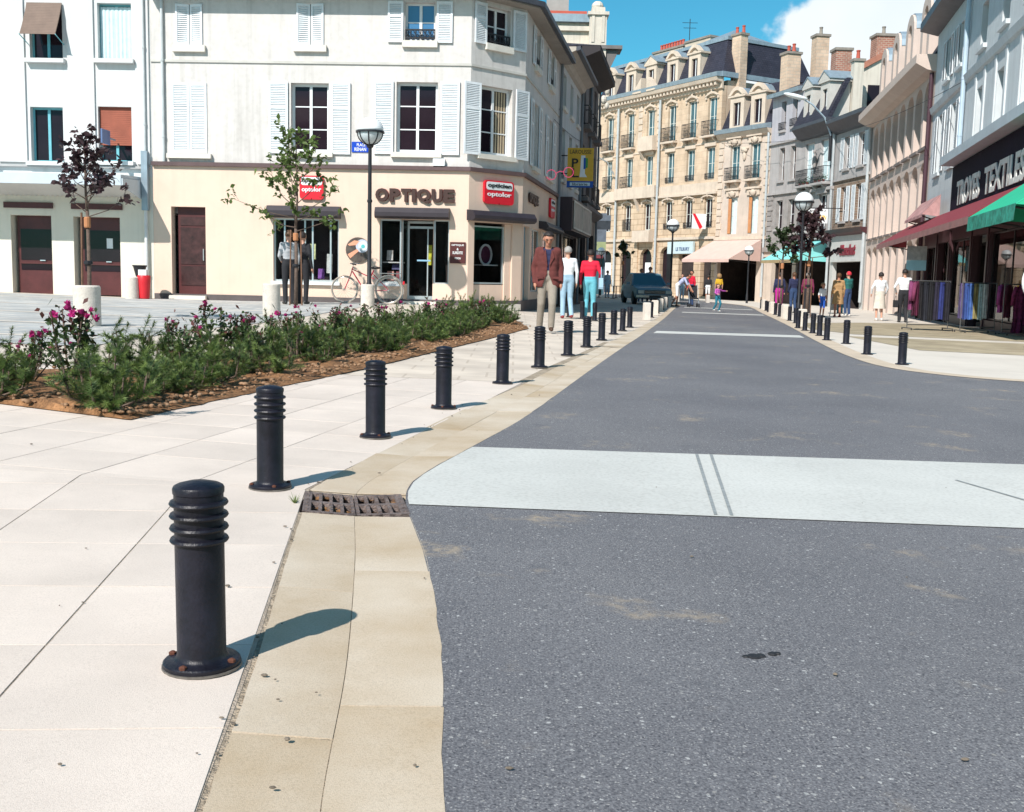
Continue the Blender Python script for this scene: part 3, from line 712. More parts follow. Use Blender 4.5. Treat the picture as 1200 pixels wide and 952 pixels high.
for (a, b, zt), nt in (((5.93, 6.92, 2.27), 0), ((7.62, 8.72, 2.26), 1)):
    w = b-a; dr = pbox(A, 'door', BROWN, a, .20, .24, b, .26, zt)
    for zz0, zz1 in ((1.12, 1.92), (.86, 1.06)):
        obj('door_pane', MB().box(-w/2+.08, -.012, zz0-.24, w/2-.08, 0, zz1-.24).mesh('door_pane', GLASS_D), dr)
    obj('door_rail', MB().box(-w/2+.05, -.03, .78, w/2-.05, -.002, .83).mesh('door_rail', BROWN), dr)
    obj('door_handle', MB().box(w*.1, -.05, .86, w*.1+.14, -.03, .885).mesh('door_handle', ALU), dr)
    if nt: obj('notice', MB().box(.12, -.018, 1.22, .28, -.013, 1.48).mesh('notice', WHITE), dr)
pbox(A, 'sign_board', BROWN, 5.70, -.06, 2.45, 6.98, -.002, 2.60); pbox(A, 'sign_board', BROWN, 7.47, -.06, 2.45, 8.80, -.002, 2.60)
downpipe(A, 9.44, .2, 9.2, M('pale_pipe', (.60, .62, .62), .6, .1, 4), -.09, .045)
pbox(A, 'pipe_guard', ZINC, 9.36, -.165, 2.45, 9.52, -.03, 3.95)
# projecting blue sign on this house
pbox(A, 'bracket_sign', M('sign_slate_blue', (.10, .16, .30), .5), 8.62, -.85, 4.05, 8.66, -.35, 4.40)
pbox(A, 'sign_bracket', ZINC, 8.62, -.345, 4.20, 8.66, 0, 4.24)
# ---------------------------------------------------------------- B: corner house with the optician
BU = M('warm_white_render', (.62, .585, .555), .88, .06, 1.3, .3, 80, streak=.16, fine=.07, fscale=9)
PEACH = M('peach_render', (.72, .545, .435), .85, .05, 1.5, .35, 140, streak=.05)
CORN = M('brown_cornice', (.105, .065, .065), .6, .15, 3)
DARKBOX = M('dark_roller_box', (.035, .028, .034), .45, .15, 4)
STONE_S = M('sill_stone', (.66, .62, .55), .85, .08, 3)
B0, B1, B2, B3, B4, B5 = (-9.4, 28.0), (-1.22, 27.61), (.16, 28.81), (1.33, 35.85), (2.4, 42.3), (3.61, 49.59)
B = Fac(B0, B1, name='corner_house', label='white corner house with shutters above the peach optician shop', cat='house')
Bc = Fac(B1, B2, B.root); Bs = Fac(B2, B3, B.root)
EAVE = 7.86
T = [(.65, 1.36, 6.62, 7.62), (3.75, 4.46, 6.66, 7.66), (6.51, 7.27, 6.80, 7.72)]
Fl = [(.53, 1.44, 3.93, 5.68), (3.61, 4.58, 4.02, 5.72), (6.31, 7.36, 4.05, 5.78)]
wall(B, 'upper_wall', BU, 0, B.L, 3.62, EAVE, T+Fl)
wall(B, 'ground_wall', PEACH, 0, B.L, -.2, 3.62, [(.47, 1.37, .2, 2.57), (3.14, 4.85, .72, 2.33), (5.91, 6.48, .72, 2.36), (6.48, 7.29, .2, 2.36), (7.29, 7.70, .74, 2.36)], th=.28)
wall(Bc, 'upper_wall', BU, 0, Bc.L, 3.62, EAVE, [(.49, 1.27, 6.84, 7.74), (.31, 1.39, 4.08, 5.78)])
wall(Bc, 'ground_wall', PEACH, 0, Bc.L, -.2, 3.62, [(.20, 1.50, .20, 2.34)], th=.22)
sideT = [(1.55, 2.35, 6.80, 7.72), (4.55, 5.35, 6.80, 7.72)]; sideF = [(1.45, 2.45, 4.05, 5.80), (4.5, 5.5, 4.05, 5.80)]
wall(Bs, 'upper_wall', BU, 0, Bs.L, 3.62, EAVE, sideT+sideF)
wall(Bs, 'ground_wall', PEACH, 0, Bs.L, -.3, 3.62, [(.35, 1.35, .1, 2.35), (1.7, 3.6, .55, 2.35), (4.0, 6.6, .55, 2.35)])
# solid core behind the upper floors: polygon in root frame
def loc(F, u, d): return (F.o[0]+u*cos(F.r)-d*sin(F.r), F.o[1]+u*sin(F.r)+d*cos(F.r))
core = [loc(B, .02, .42), loc(B, B.L-.15, .42), loc(Bc, Bc.L-.15, .42), loc(Bs, Bs.L-.02, .42), loc(B, .02, 8.0)]
B.put('building_body', MB().zprism(core, 2.42, EAVE-.02).mesh('building_body', BU))
outl = [loc(B, 0, 0), loc(B, B.L, 0), loc(Bc, Bc.L, 0), loc(Bs, Bs.L, 0)]
def ring_mesh(o0, o1, z0, z1):   # trim running round the three fronts
    mb = MB(); n = 4
    def off(d):
        a = loc(B, 0, -d); k1 = tan_join(B, Bc, d); k2 = tan_join(Bc, Bs, d); e = loc(Bs, Bs.L, -d); return [a, k1, k2, e]
    A_, B_ = off(o0), off(o1)
    for z in (z0, z1):
        for p in A_: mb.v.append((*p, z))
        for p in B_: mb.v.append((*p, z))
    for i in range(3):
        for q in ((i, i+1, 4+i+1, 4+i), (8+i, 12+i, 12+i+1, 8+i+1), (4+i, 4+i+1, 12+i+1, 12+i), (i, 8+i, 8+i+1, i+1)): mb.f.append(q); mb.m.append(0)
    for i in (0, 3): mb.f.append((i, 4+i, 12+i, 8+i)); mb.m.append(0)
    return mb
def tan_join(F1, F2, d):
    p = Vector(loc(F1, 0, -d)); e1 = Vector((cos(F1.r), sin(F1.r))); q = Vector(loc(F2, 0, -d)); e2 = Vector((cos(F2.r), sin(F2.r)))
    den = e1.x*e2.y-e1.y*e2.x; t = ((q.x-p.x)*e2.y-(q.y-p.y)*e2.x)/den; r = p+e1*t; return (r.x, r.y)
B.put('cornice', ring_mesh(-.01, .09, 3.60, 3.70).mesh('cornice', CORN))
B.put('string_course', ring_mesh(-.01, .035, 6.19, 6.25).mesh('string_course', M('string_grey', (.52, .50, .46), .8)))
B.put('plinth', ring_mesh(-.01, .025, -.2, .33).mesh('plinth', M('plinth_dark', (.10, .085, .085), .8, .2, 3)))
B.put('eaves', ring_mesh(-.3, .38, EAVE, EAVE+.12).mesh('eaves', M('eaves_grey', (.30, .27, .24), .8, .1, 2)))
B.put('gutter', ring_mesh(.385, .50, EAVE+.03, EAVE+.16).mesh('gutter', M('gutter_dark', (.06, .065, .08), .5, .2, 3)))
rf = MB()
oo = [loc(B, 0, -.45), tan_join(B, Bc, .45), tan_join(Bc, Bs, .45), loc(Bs, Bs.L, -.45)]; ri = [loc(B, 0, 4), loc(B, B.L-3.2, 4), loc(B, B.L-3.2, 4.4), loc(Bs, Bs.L, 4.2)]
for p in oo: rf.v.append((*p, EAVE+.13))
for p in ri: rf.v.append((*p, EAVE+2.5))
for i in range(3): rf.f.append((i, i+1, 4+i+1, 4+i)); rf.m.append(0)
SLATE = brickmat('slate', (.030, .031, .048), (.042, .042, .062), (.016, .016, .026), .25, .16, .012, rough=.55, bump=.3)
B.put('roof', rf.mesh('roof', SLATE))
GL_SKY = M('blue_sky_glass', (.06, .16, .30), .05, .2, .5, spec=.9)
for k, (a, b, c, e) in enumerate(T):
    if k < 2:
        m_ = (a+b)/2
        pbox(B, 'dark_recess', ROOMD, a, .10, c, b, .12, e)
        for s, r in ((0, .22), (1, -.22)):
            u0, u1 = (a, m_-.012) if s == 0 else (m_+.012, b)
            shutter(B, u0, u1, c, e, .03, r, rails=(), pitch=.05)
    else:
        window(B, (a+b)/2, c, b-a, e-c, .14, 2, 2, WHITE, GL_SKY, .05, panes=True)
        shutter(B, 6.08, 6.47, 6.74, 7.74, -.02, 0); shutter(B, 7.31, 7.71, 6.74, 7.74, -.02, 0, rails=())
        B.put('window_guard', railing_mesh(b-a, .26, .06, True), (a+b)/2, .05, c)
    sill(B, a-.06, b+.07, c-.18, c-.02, STONE_S, .10)
for k, (a, b, c, e) in enumerate(Fl):
    if k == 0:
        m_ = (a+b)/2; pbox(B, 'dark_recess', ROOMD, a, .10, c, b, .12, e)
        shutter(B, a, m_-.008, c, e, .02, .05); shutter(B, m_+.008, b, c, e, .02, -.05)
    else:
        window(B, (a+b)/2, c, b-a, e-c, .15, 2, 3, WHITE, GLASS_D, .07, panes=True)
        wl_ = .49; shutter(B, a-.07-wl_, a-.07, c-.06, e+.02); shutter(B, b+.07, b+.07+wl_, c-.06, e+.02, rails=(.36,))
    sill(B, a-.12, b+.12, c-.14, c-.02, STONE_S, .12)
LEAFG = M('pot_plant_green', (.04, .20, .03), .6)
for F_, TT, FF in ((Bc, [(.49, 1.27, 6.84, 7.74)], [(.31, 1.39, 4.08, 5.78)]), (Bs, sideT, sideF)):
    for (a, b, c, e) in TT:
        window(F_, (a+b)/2, c, b-a, e-c, .14, 2, 2, WHITE, GLASS_D, .05, panes=F_ is Bc)
        F_.put('window_guard', railing_mesh(b-a, .24, .06, True), (a+b)/2, .05, c)
        if F_ is Bc: shutter(F_, .08, .46, 6.78, 7.78, -.02); shutter(F_, 1.34, 1.80, 6.78, 7.78, -.02, rails=())
        else: shutter(F_, a-.45, a-.04, 6.74, 7.74, -.02); shutter(F_, b+.04, b+.45, 6.74, 7.74, -.02)
        sill(F_, a-.06, b+.06, c-.18, c-.02, STONE_S, .10)
    for (a, b, c, e) in FF:
        window(F_, (a+b)/2, c, b-a, e-c, .15, 2, 3, WHITE, GLASS_D, .07, panes=F_ is Bc)
        if F_ is Bc:
            shutter(F_, -.22, .27, c-.06, e+.02, -.05, -.12); shutter(F_, 1.45, 1.95, c-.06, e+.02, -.04, .10)
            part(F_, 'vertical_blind', M('vertical_blind_tan', (.45, .36, .24), .7), lambda mb: [mb.box(x, 0, .05, x+.05, .01, 1.62) for x in (.02, .11, .20, .29, .38)], (a+b)/2, .166, c)
        else: shutter(F_, a-.52, a-.05, c-.04, e, -.02); shutter(F_, b+.05, b+.52, c-.04, e, -.02)
        sill(F_, a-.10, b+.10, c-.14, c-.02, STONE_S, .11)
downpipe(B, .32, 3.7, EAVE, M('render_pipe', (.50, .53, .53), .6, .1, 4), -.06, .04)
downpipe(Bs, Bs.L-.15, .1, EAVE, M('dark_pipe', (.16, .18, .20), .6), -.08, .05)
# ground floor: door, shop windows
dr = pbox(B, 'door', BROWN, .58, .20, .30, 1.37, .25, 2.57)
for zz in ((.45, .95), (1.0, 1.95), (2.0, 2.22)):
    obj('door_panel', MB().box(-.33, -.018, zz[0]-.3+.1, .33, 0, zz[1]-.3+.1).mesh('door_panel', M('smoked_door_panel', (.055, .022, .022), .25, .5, 5)), dr)
obj('door_handle', MB().tube([(.28, -.05, .9), (.28, -.05, 1.2)], .014, 6).mesh('door_handle', ALU), dr)
pbox(B, 'door_step', STONE_S, .44, -.18, .16, 1.40, .26, .29)
def roller(F, u0, u1, z0, z1, dep):
    return part(F, 'roller_box', DARKBOX, lambda mb: mb.xprism([(-.002, z0), (-dep*.75, z0), (-dep, z0+.05), (-dep, z1-.14), (-dep*.72, z1-.02), (-.002, z1)], u0, u1))
roller(B, 3.03, 4.90, 2.34, 2.65, .30); roller(B, 5.82, 7.71, 2.37, 2.66, .30); roller(Bc, -.06, 2.05, 2.37, 2.64, .34)
def shop_frame(F, u0, u1, z0, z1, cols, d=.08, t=.04, mat=None):
    mat = mat or ALU
    def f(mb):
        mb.box(u0, 0, z0, u0+t, .06, z1); mb.box(u1-t, 0, z0, u1, .06, z1); mb.box(u0+t, 0, z0, u1-t, .06, z0+t); mb.box(u0+t, 0, z1-t, u1-t, .06, z1)
        for c in cols: mb.box(c-t/2, .004, z0+t, c+t/2, .056, z1-t)
    o = part(F, 'shop_window', mat, f, 0, d, 0)
    us = [u0]+list(cols)+[u1]
    for a, b in zip(us, us[1:]): obj('pane', MB().box(a+t/2, .026, z0+.02, b-t/2, .032, z1-.02).mesh('pane', SHOPG), o)
    return o
shop_frame(B, 3.14, 4.85, .72, 2.33, (3.42, 3.95, 4.15, 4.62)); pbox(B, 'window_sill', WHITE, 3.10, -.10, .64, 4.89, .08, .718)
shop_frame(B, 5.91, 6.46, .72, 2.36, ()); pbox(B, 'window_sill', WHITE, 5.88, -.08, .65, 6.46, .08, .718)
shop_frame(B, 7.31, 7.70, .74, 2.36, (), t=.03)
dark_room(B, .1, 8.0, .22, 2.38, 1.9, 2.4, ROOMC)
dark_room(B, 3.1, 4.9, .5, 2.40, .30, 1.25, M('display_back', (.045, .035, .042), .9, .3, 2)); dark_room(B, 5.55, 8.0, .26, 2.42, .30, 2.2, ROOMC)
# recessed glazed door of the shop
pbox(B, 'door_step', STONE_S, 6.50, -.20, .14, 7.40, .30, .28)
dfr = part(B, 'shop_door', ALU, lambda mb: (mb.box(-.36, 0, 0, -.31, .05, 2.05), mb.box(.31, 0, 0, .36, .05, 2.05), mb.box(-.31, 0, 0, .31, .05, .12), mb.box(-.31, 0, 1.86, .31, .05, 1.92), mb.box(-.31, 0, 1.99, .31, .05, 2.05), mb.box(.16, -.03, .1, .19, 0, 1.86)), 6.93, .42, .29)
obj('pane', MB().box(-.31, .02, .12, .31, .028, 1.86).mesh('pane', SHOPG), dfr)
obj('door_handle', MB().box(-.1, -.05, 1.02, .25, -.035, 1.06).mesh('door_handle', M('handle_blue', (.25, .45, .6), .4)), dfr)
for ua, ub in ((6.48, 6.58), (7.29, 7.27)):
    sg = part(B, 'side_glass', ALU, lambda mb: (mb.add([(ua, .10, .3), (ua+.03, .10, .3), (ua+.03, .10, 2.34), (ua, .10, 2.34), (ua, .06, .3), (ua+.03, .06, .3), (ua+.03, .06, 2.34), (ua, .06, 2.34)], [(0,1,2,3),(4,7,6,5),(0,4,5,1),(1,5,6,2),(2,6,7,3),(3,7,4,0)])))
    obj('pane', MB().quad((ua+.015, .10, .72), (ub, .44, .72), (ub, .44, 2.32), (ua+.015, .10, 2.32)).mesh('pane', SHOPG), sg)
    obj('stall_riser', MB().quad((ua+.015, .10, .28), (ub, .44, .28), (ub, .44, .72), (ua+.015, .10, .72)).mesh('stall_riser', PEACH), sg)
# chamfer shop window
pbox(Bc, 'corner_panel', PEACH, .24, .10, .26, 1.30, .16, .74); pbox(Bc, 'door_step', STONE_S, .15, -.22, .08, 1.65, .10, .24)
shop_frame(Bc, .22, 1.28, .76, 2.26, (), .10); pbox(Bc, 'corner_pillar', PEACH, 1.29, .06, .24, 1.49, .20, 2.33)
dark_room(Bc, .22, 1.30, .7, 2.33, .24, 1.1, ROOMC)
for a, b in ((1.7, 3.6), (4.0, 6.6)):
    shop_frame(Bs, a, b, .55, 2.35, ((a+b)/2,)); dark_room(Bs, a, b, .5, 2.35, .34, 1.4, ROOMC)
pbox(Bs, 'side_door', M('side_door_blue', (.10, .25, .34), .4), .38, .12, .15, 1.32, .17, 2.34)
roller(Bs, 3.1, 6.9, 2.40, 2.62, .30)
# goods on show (each a thing of its own)
SHOW = [('white_box', 'white folded display card on the upper shelf of the optician window', (6.1, .5, 1.32), .16, .26, (.75, .72, .65)), ('display_box', 'blue boxed spectacles stand low in the optician window', (6.28, .5, 1.08), .24, .14, (.05, .05, .16)),
        ('photo_card', 'portrait photo card leaning at the bottom of the optician window', (6.12, .5, .80), .17, .24, (.62, .30, .25)), ('photo_card', 'dark red photo card beside the portrait in the optician window', (6.33, .5, .80), .13, .24, (.25, .05, .06)),
        ('display_box', 'yellow and turquoise picture card hanging in the wide shop window', (4.02, .38, 1.3), .28, .40, (.55, .62, .30)), ('display_box', 'purple spectacles case in the wide shop window', (4.28, .5, .80), .16, .26, (.20, .06, .35)),
        ('display_box', 'magenta carton left of the picture card in the wide shop window', (3.60, .5, 1.1), .16, .30, (.55, .05, .35)), ('display_box', 'small white card stand at the right of the wide shop window', (4.5, .5, .95), .14, .5, (.55, .60, .58)), ('display_box', 'yellow folder hanging inside the optician door', (7.14, .62, 1.22), .10, .52, (.62, .62, .03))]
for nm, lb, (u, d, z), w, h, c in SHOW:
    x, y = B.world(u, d); me = MB().xprism([(-.05, 0), (.05, 0), (.02, h), (.0, h)], -w/2, w/2).mesh(nm, M('goods_%02d%02d%02d' % tuple(int(q*99) for q in c), c, .6, .35, 9, col2=tuple(min(1, q*1.6+.05) for q in c)))
    tag(obj(nm, me, None, (x, y, z), B.ang), lb, 'display')
for u, z in ((6.18, 1.28), (6.18, .78)): pbox(B, 'shelf', WHITE, 5.93, .34, z-.03, 6.46, .7, z)
pbox(B, 'shelf', WHITE, 3.2, .32, .74, 4.8, .9, .77)
pbox(Bc, 'shelf', WHITE, .75, .30, 1.24, 1.27, .7, 1.27)
x, y = Bc.world(1.0, .5); mr = thing('oval_mirror', 'white framed oval mirror on the shelf of the corner window', 'mirror', (x, y, 1.27), Bc.ang)
obj('mirror_frame', MB().tube([(.20*cos(a), 0, .26+.26*sin(a)) for a in [k*pi/8 for k in range(17)]], .03, 6).mesh('mirror_frame', WHITE), mr)
obj('mirror_glass', MB().prism([(.185*cos(k*pi/8), .26+.245*sin(k*pi/8)) for k in range(16)], .01, .02).mesh('mirror_glass', M('plum_mirror', (.10, .03, .06), .1, .3, 6)), mr)
# lettering and signs
LET = M('sign_brown', (.052, .025, .02), .5, .1, 4); RED = M('sign_red', (.62, .015, .03), .4, .06, 3); BLK = M('black_letter', (.015, .015, .015), .5)
xs = 5.80; wd = dict(O=.335, P=.27, T=.25, I=.10, Q=.35, U=.28, E=.27)
LS = thing('shop_lettering', 'brown raised OPTIQUE letters on the peach wall', 'sign', (*B.world(5.80, -.03), 2.80), B.ang)
LSo = 0.0
for ch in 'OPTIQUE':
    w = wd[ch]; obj('letter', text_mesh(ch, w, .33 if ch != 'Q' else .36, LET, .05, .055, 'letter'), LS, (LSo+w/2, 0, .165 if ch != 'Q' else .15)); 
    obj('letter_edge', text_mesh(ch, w*1.02, .335 if ch != 'Q' else .365, M('sign_pink_edge', (.45, .10, .10), .5), .012, .055, 'letter_edge'), LS, (LSo+w/2+.008, .02, .165 if ch != 'Q' else .15)); LSo += w+.027
def blob_sign(F, u, z, w, h, d, label):
    t = thing('opticians_sign', label, 'sign', (*F.world(u, d), z), F.ang)
    def rr(w, h, r, notch):
        p = []
        for cx_, cz_, a0 in ((w/2-r, h/2-r, 0), (-w/2+r, h/2-r, 90), (-w/2+r, -h/2+r, 180), (w/2-r, -h/2+r, 270)):
            if notch and a0 == 270: p += [(-.03*w, -h/2+.0), (0, -h/2+.07*h), (.03*w, -h/2)]
            for k in range(7): a = radians(a0+15*k); p.append((cx_+r*cos(a), cz_+r*sin(a)))
        return p
    obj('sign_back', MB().prism(rr(w, h, .16*h, True), -.07, 0).mesh('sign_back', RED), t)
    obj('white_band', MB().prism([(x, zz) for x, zz in rr(w*.88, h*.34, .10*h, False)], -.078, -.0705).mesh('white_band', WHITE), t, (0, 0, h*.27))
    obj('lettering', text_mesh('opticien', w*.80, h*.22, BLK, .008, .03), t, (0, -.079, h*.27)); obj('lettering', text_mesh('optolor', w*.82, h*.25, WHITE, .008, .025), t, (0, -.071, -h*.10))
    return t
blob_sign(Bc, .95, 3.12, 1.0, .60, -.01, 'red and white optician sign above the corner window')
blob_sign(B, 4.16, 3.11, .62, .60, -.01, 'red and white optician sign half hidden by the green tree')
blob_sign(Bs, 5.6, 3.15, 1.0, .60, -.01, 'red and white optician sign on the shaded side wall')
sl = tag(Bs.put('shop_lettering', text_mesh('OPTIQUE', 1.75, .32, LET, .05, .05), 1.75, -.01, 3.12), 'small brown OPTIQUE letters on the shaded side wall', 'sign')
sl.parent = None; sl.location = (*Bs.world(1.75, -.01), 3.12); sl.rotation_euler = (0, 0, Bs.ang)
pq = thing('wall_plaque', 'brown wall plaque with white lettering beside the optician door', 'sign', (*B.world(7.93, -.01), 1.54), B.ang)
obj('plaque_board', MB().box(-.20, -.03, -.27, .20, 0, .27).mesh('plaque_board', BROWN), pq)
for tx, z, w, h in (('OPTIQUE', .19, .32, .05), ('&', .09, .05, .06), ('SURDITE', 0.0, .26, .07), ('VISION', -.14, .16, .05)): obj('lettering', text_mesh(tx, w, h, WHITE, .006, .02), pq, (0, -.031, z))
ds = thing('round_picture', 'round wall picture of hands holding a pale lens', 'sign', (*B.world(5.36, -.01), 1.56), B.ang)
N = 28; obj('disc', MB().prism([(.32*cos(2*pi*k/N), .32*sin(2*pi*k/N)) for k in range(N)], -.04, 0).mesh('disc', M('disc_dark', (.06, .035, .04), .5, .5, 5, col2=(.12, .10, .08))), ds)
SKO = M('print_orange', (.70, .32, .20), .5)
for poly, m_ in (([(-.27, .13), (-.10, .24), (.04, .22), (-.05, .12), (-.22, .10)], SKO), ([(-.27, -.12), (-.03, .02), (.02, -.03), (-.20, -.22)], SKO)):
    obj('print', MB().prism(poly[::-1], -.046, -.0405).mesh('print', m_), ds)
for c, r, col, y0 in (((.11, .10), .17, (.45, .48, .55), -.045), ((.13, .10), .12, (.62, .70, .72), -.049), ((.13, .09), .05, (.10, .45, .45), -.053)):
    obj('print', MB().prism([(c[0]+r*cos(2*pi*k/20), c[1]+r*sin(2*pi*k/20)) for k in range(20)], y0, y0+.0035).mesh('print', M('print_%d' % int(r*100), col, .5)), ds)
st = thing('street_sign', 'small blue street name sign on the white wall above the cornice', 'sign', (*B.world(5.40, -.01), 4.15), B.ang)
obj('plate', MB().box(-.22, -.015, -.13, .22, 0, .13).mesh('plate', M('enamel_blue', (.01, .06, .45), .3)), st)
obj('lettering', text_mesh('PLACE', .22, .075, WHITE, .004, .02), st, (.02, -.016, .055)); obj('lettering', text_mesh('RENAN', .30, .085, WHITE, .004, .02), st, (0, -.016, -.055))
tag(obj('alarm_box', MB().box(-.15, -.12, -.09, .15, 0, .09).mesh('alarm_box', WHITE), None, (*B.world(7.42, -.0), 3.80), B.ang), 'small white box on the wall below the shuttered window', 'box')
# neon spectacles and yellow bookshop sign over the pavement
NEON = M('pink_neon_tube', (.85, .10, .20), .4); bb = NEON.node_tree.nodes['Principled BSDF']; bb.inputs['Emission Color'].default_value = (1, .12, .25, 1); bb.inputs['Emission Strength'].default_value = .35
gx_, gy_ = Bs.world(4.4, -.42)
sp = thing('spectacles_sign', 'pink neon spectacles hanging out from the side wall', 'sign', (gx_, gy_, 4.12), 0); sp.scale = (.78, .78, .78); sp.rotation_euler = (0, -.10, 0)
for s in (-1, 1):
    obj('lens_ring', MB().tube([(s*.34+.19*cos(a), 0, .02*s+.19*sin(a)) for a in [k*pi/9 for k in range(19)]], .017, 6).mesh('lens_ring', NEON), sp)
obj('nose_bridge', MB().tube([(-.15, 0, .02), (0, 0, .09), (.15, 0, .05)], .016, 6).mesh('nose_bridge', NEON), sp)
obj('bracket', MB().tube([(-.53, 0, 0), (-.98, 0, 0)], .02, 6).mesh('bracket', IRON), sp)
# ---------------------------------------------------------------- C and K: shaded houses down the left side
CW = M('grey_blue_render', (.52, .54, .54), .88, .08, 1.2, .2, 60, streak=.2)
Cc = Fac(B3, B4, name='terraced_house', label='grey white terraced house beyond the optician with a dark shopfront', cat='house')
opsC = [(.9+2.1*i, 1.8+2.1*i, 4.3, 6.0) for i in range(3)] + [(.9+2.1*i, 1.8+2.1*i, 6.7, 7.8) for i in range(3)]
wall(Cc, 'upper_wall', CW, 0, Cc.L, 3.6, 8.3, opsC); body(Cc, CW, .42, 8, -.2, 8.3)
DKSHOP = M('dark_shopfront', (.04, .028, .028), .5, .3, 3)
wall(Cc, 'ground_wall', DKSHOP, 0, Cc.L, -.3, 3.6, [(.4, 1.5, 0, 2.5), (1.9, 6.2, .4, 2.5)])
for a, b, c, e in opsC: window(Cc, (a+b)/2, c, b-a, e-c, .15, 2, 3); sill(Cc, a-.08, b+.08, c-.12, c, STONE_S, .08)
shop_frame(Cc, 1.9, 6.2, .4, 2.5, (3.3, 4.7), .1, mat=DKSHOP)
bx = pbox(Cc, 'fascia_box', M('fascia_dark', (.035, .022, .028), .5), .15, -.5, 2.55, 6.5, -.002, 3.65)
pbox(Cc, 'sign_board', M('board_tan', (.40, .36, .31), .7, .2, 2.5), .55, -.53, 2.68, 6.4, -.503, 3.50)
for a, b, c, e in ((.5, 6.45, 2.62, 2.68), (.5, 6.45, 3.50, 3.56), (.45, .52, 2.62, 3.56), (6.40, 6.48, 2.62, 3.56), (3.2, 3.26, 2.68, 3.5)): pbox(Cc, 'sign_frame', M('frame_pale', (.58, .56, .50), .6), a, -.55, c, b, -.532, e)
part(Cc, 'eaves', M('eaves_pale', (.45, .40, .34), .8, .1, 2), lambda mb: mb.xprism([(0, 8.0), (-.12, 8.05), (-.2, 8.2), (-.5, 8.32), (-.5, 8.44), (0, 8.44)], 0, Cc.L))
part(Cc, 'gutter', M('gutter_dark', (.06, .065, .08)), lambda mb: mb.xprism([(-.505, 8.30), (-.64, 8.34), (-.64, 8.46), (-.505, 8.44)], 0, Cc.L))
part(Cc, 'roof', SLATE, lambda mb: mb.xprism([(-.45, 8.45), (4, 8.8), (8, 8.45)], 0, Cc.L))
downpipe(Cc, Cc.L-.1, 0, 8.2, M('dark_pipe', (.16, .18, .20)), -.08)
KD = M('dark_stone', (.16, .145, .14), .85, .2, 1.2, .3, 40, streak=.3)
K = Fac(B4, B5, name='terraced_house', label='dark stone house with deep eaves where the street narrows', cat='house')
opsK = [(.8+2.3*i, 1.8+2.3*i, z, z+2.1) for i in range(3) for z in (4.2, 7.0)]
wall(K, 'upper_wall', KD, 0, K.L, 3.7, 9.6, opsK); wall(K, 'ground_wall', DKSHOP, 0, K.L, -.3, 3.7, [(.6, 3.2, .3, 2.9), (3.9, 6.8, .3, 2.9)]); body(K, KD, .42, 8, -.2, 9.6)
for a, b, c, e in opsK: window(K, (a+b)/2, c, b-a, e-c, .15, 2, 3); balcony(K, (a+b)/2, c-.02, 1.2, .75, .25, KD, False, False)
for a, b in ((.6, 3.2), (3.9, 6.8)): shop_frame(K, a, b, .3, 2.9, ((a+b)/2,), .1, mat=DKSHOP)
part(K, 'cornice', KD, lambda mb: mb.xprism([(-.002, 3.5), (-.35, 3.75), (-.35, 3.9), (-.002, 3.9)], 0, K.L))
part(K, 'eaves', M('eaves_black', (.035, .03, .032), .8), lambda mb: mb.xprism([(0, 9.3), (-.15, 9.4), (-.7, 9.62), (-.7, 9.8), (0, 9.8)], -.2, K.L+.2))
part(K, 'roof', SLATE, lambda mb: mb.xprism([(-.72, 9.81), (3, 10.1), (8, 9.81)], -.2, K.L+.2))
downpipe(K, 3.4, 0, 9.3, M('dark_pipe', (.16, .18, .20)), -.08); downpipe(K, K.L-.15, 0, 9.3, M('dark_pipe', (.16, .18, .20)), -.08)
# tall pale gable with carved corner behind K
OR = M('pale_limestone', (.60, .54, .46), .85, .12, 1.3, .3, 30, streak=.2)
Mx = Fac((1.3, 55.0), (4.02, 55.0), name='tall_house', label='tall pale stone house with carved corner rising above the left roofs', cat='house')
body(Mx, OR, 0, 12, -.2, 14.0)
for z, t in ((9.6, .25), (11.2, .18), (12.3, .3), (13.2, .22)): pbox(Mx, 'string_course', OR, -.1, -.18, z, 2.82, -.002, z+t)
pbox(Mx, 'zinc_ledge', ZINC, -.1, -.3, 13.6, 2.72, -.002, 13.98)
pbox(Mx, 'ridge_tiles', M('terracotta_pot', (.42, .08, .05)), 0, .3, 14.0, 2.0, .6, 14.25)
chimney(Mx, .55, .8, 14.0, 15.4, 1.1, .9, M('grey_render', (.33, .31, .29), .9, .1, 2), 0)
part(Mx, 'corner_turret', OR, lambda mb: (mb.box(2.1, -.3, 11.6, 2.95, .6, 13.9), mb.box(2.0, -.4, 13.9, 3.05, .7, 14.05), mb.box(2.2, -.2, 14.05, 2.85, .5, 14.3), mb.ell((2.5, .1, 14.4), .3, .3, .25, 10, 6), mb.box(2.2, -.34, 12.6, 2.35, -.302, 14.2), mb.box(2.7, -.34, 12.6, 2.85, -.302, 14.2)), 0, -.2, 0)
part(Mx, 'eave_shelf', KD, lambda mb: mb.prism([(2.1, 12.28), (3.75, 12.28), (3.75, 12.45), (2.1, 12.45)], -.6, .8))
part(Mx, 'corbel', KD, lambda mb: mb.prism([(2.74, 10.4), (3.6, 12.26), (2.74, 12.26)], -.4, -.05))
for z in (10.6, 9.9): part(Mx, 'carved_scroll', OR, lambda mb: (mb.ell((0, 0, 0), .16, .2, .22, 8, 6), mb.ell((.16, 0, -.3), .12, .16, .18, 8, 6)), 2.95, -.1, z)
part(Mx, 'window', GLASS_D, lambda mb: mb.box(-.4, -.03, 0, .4, -.002, 1.1), 1.2, 0, 10.0)
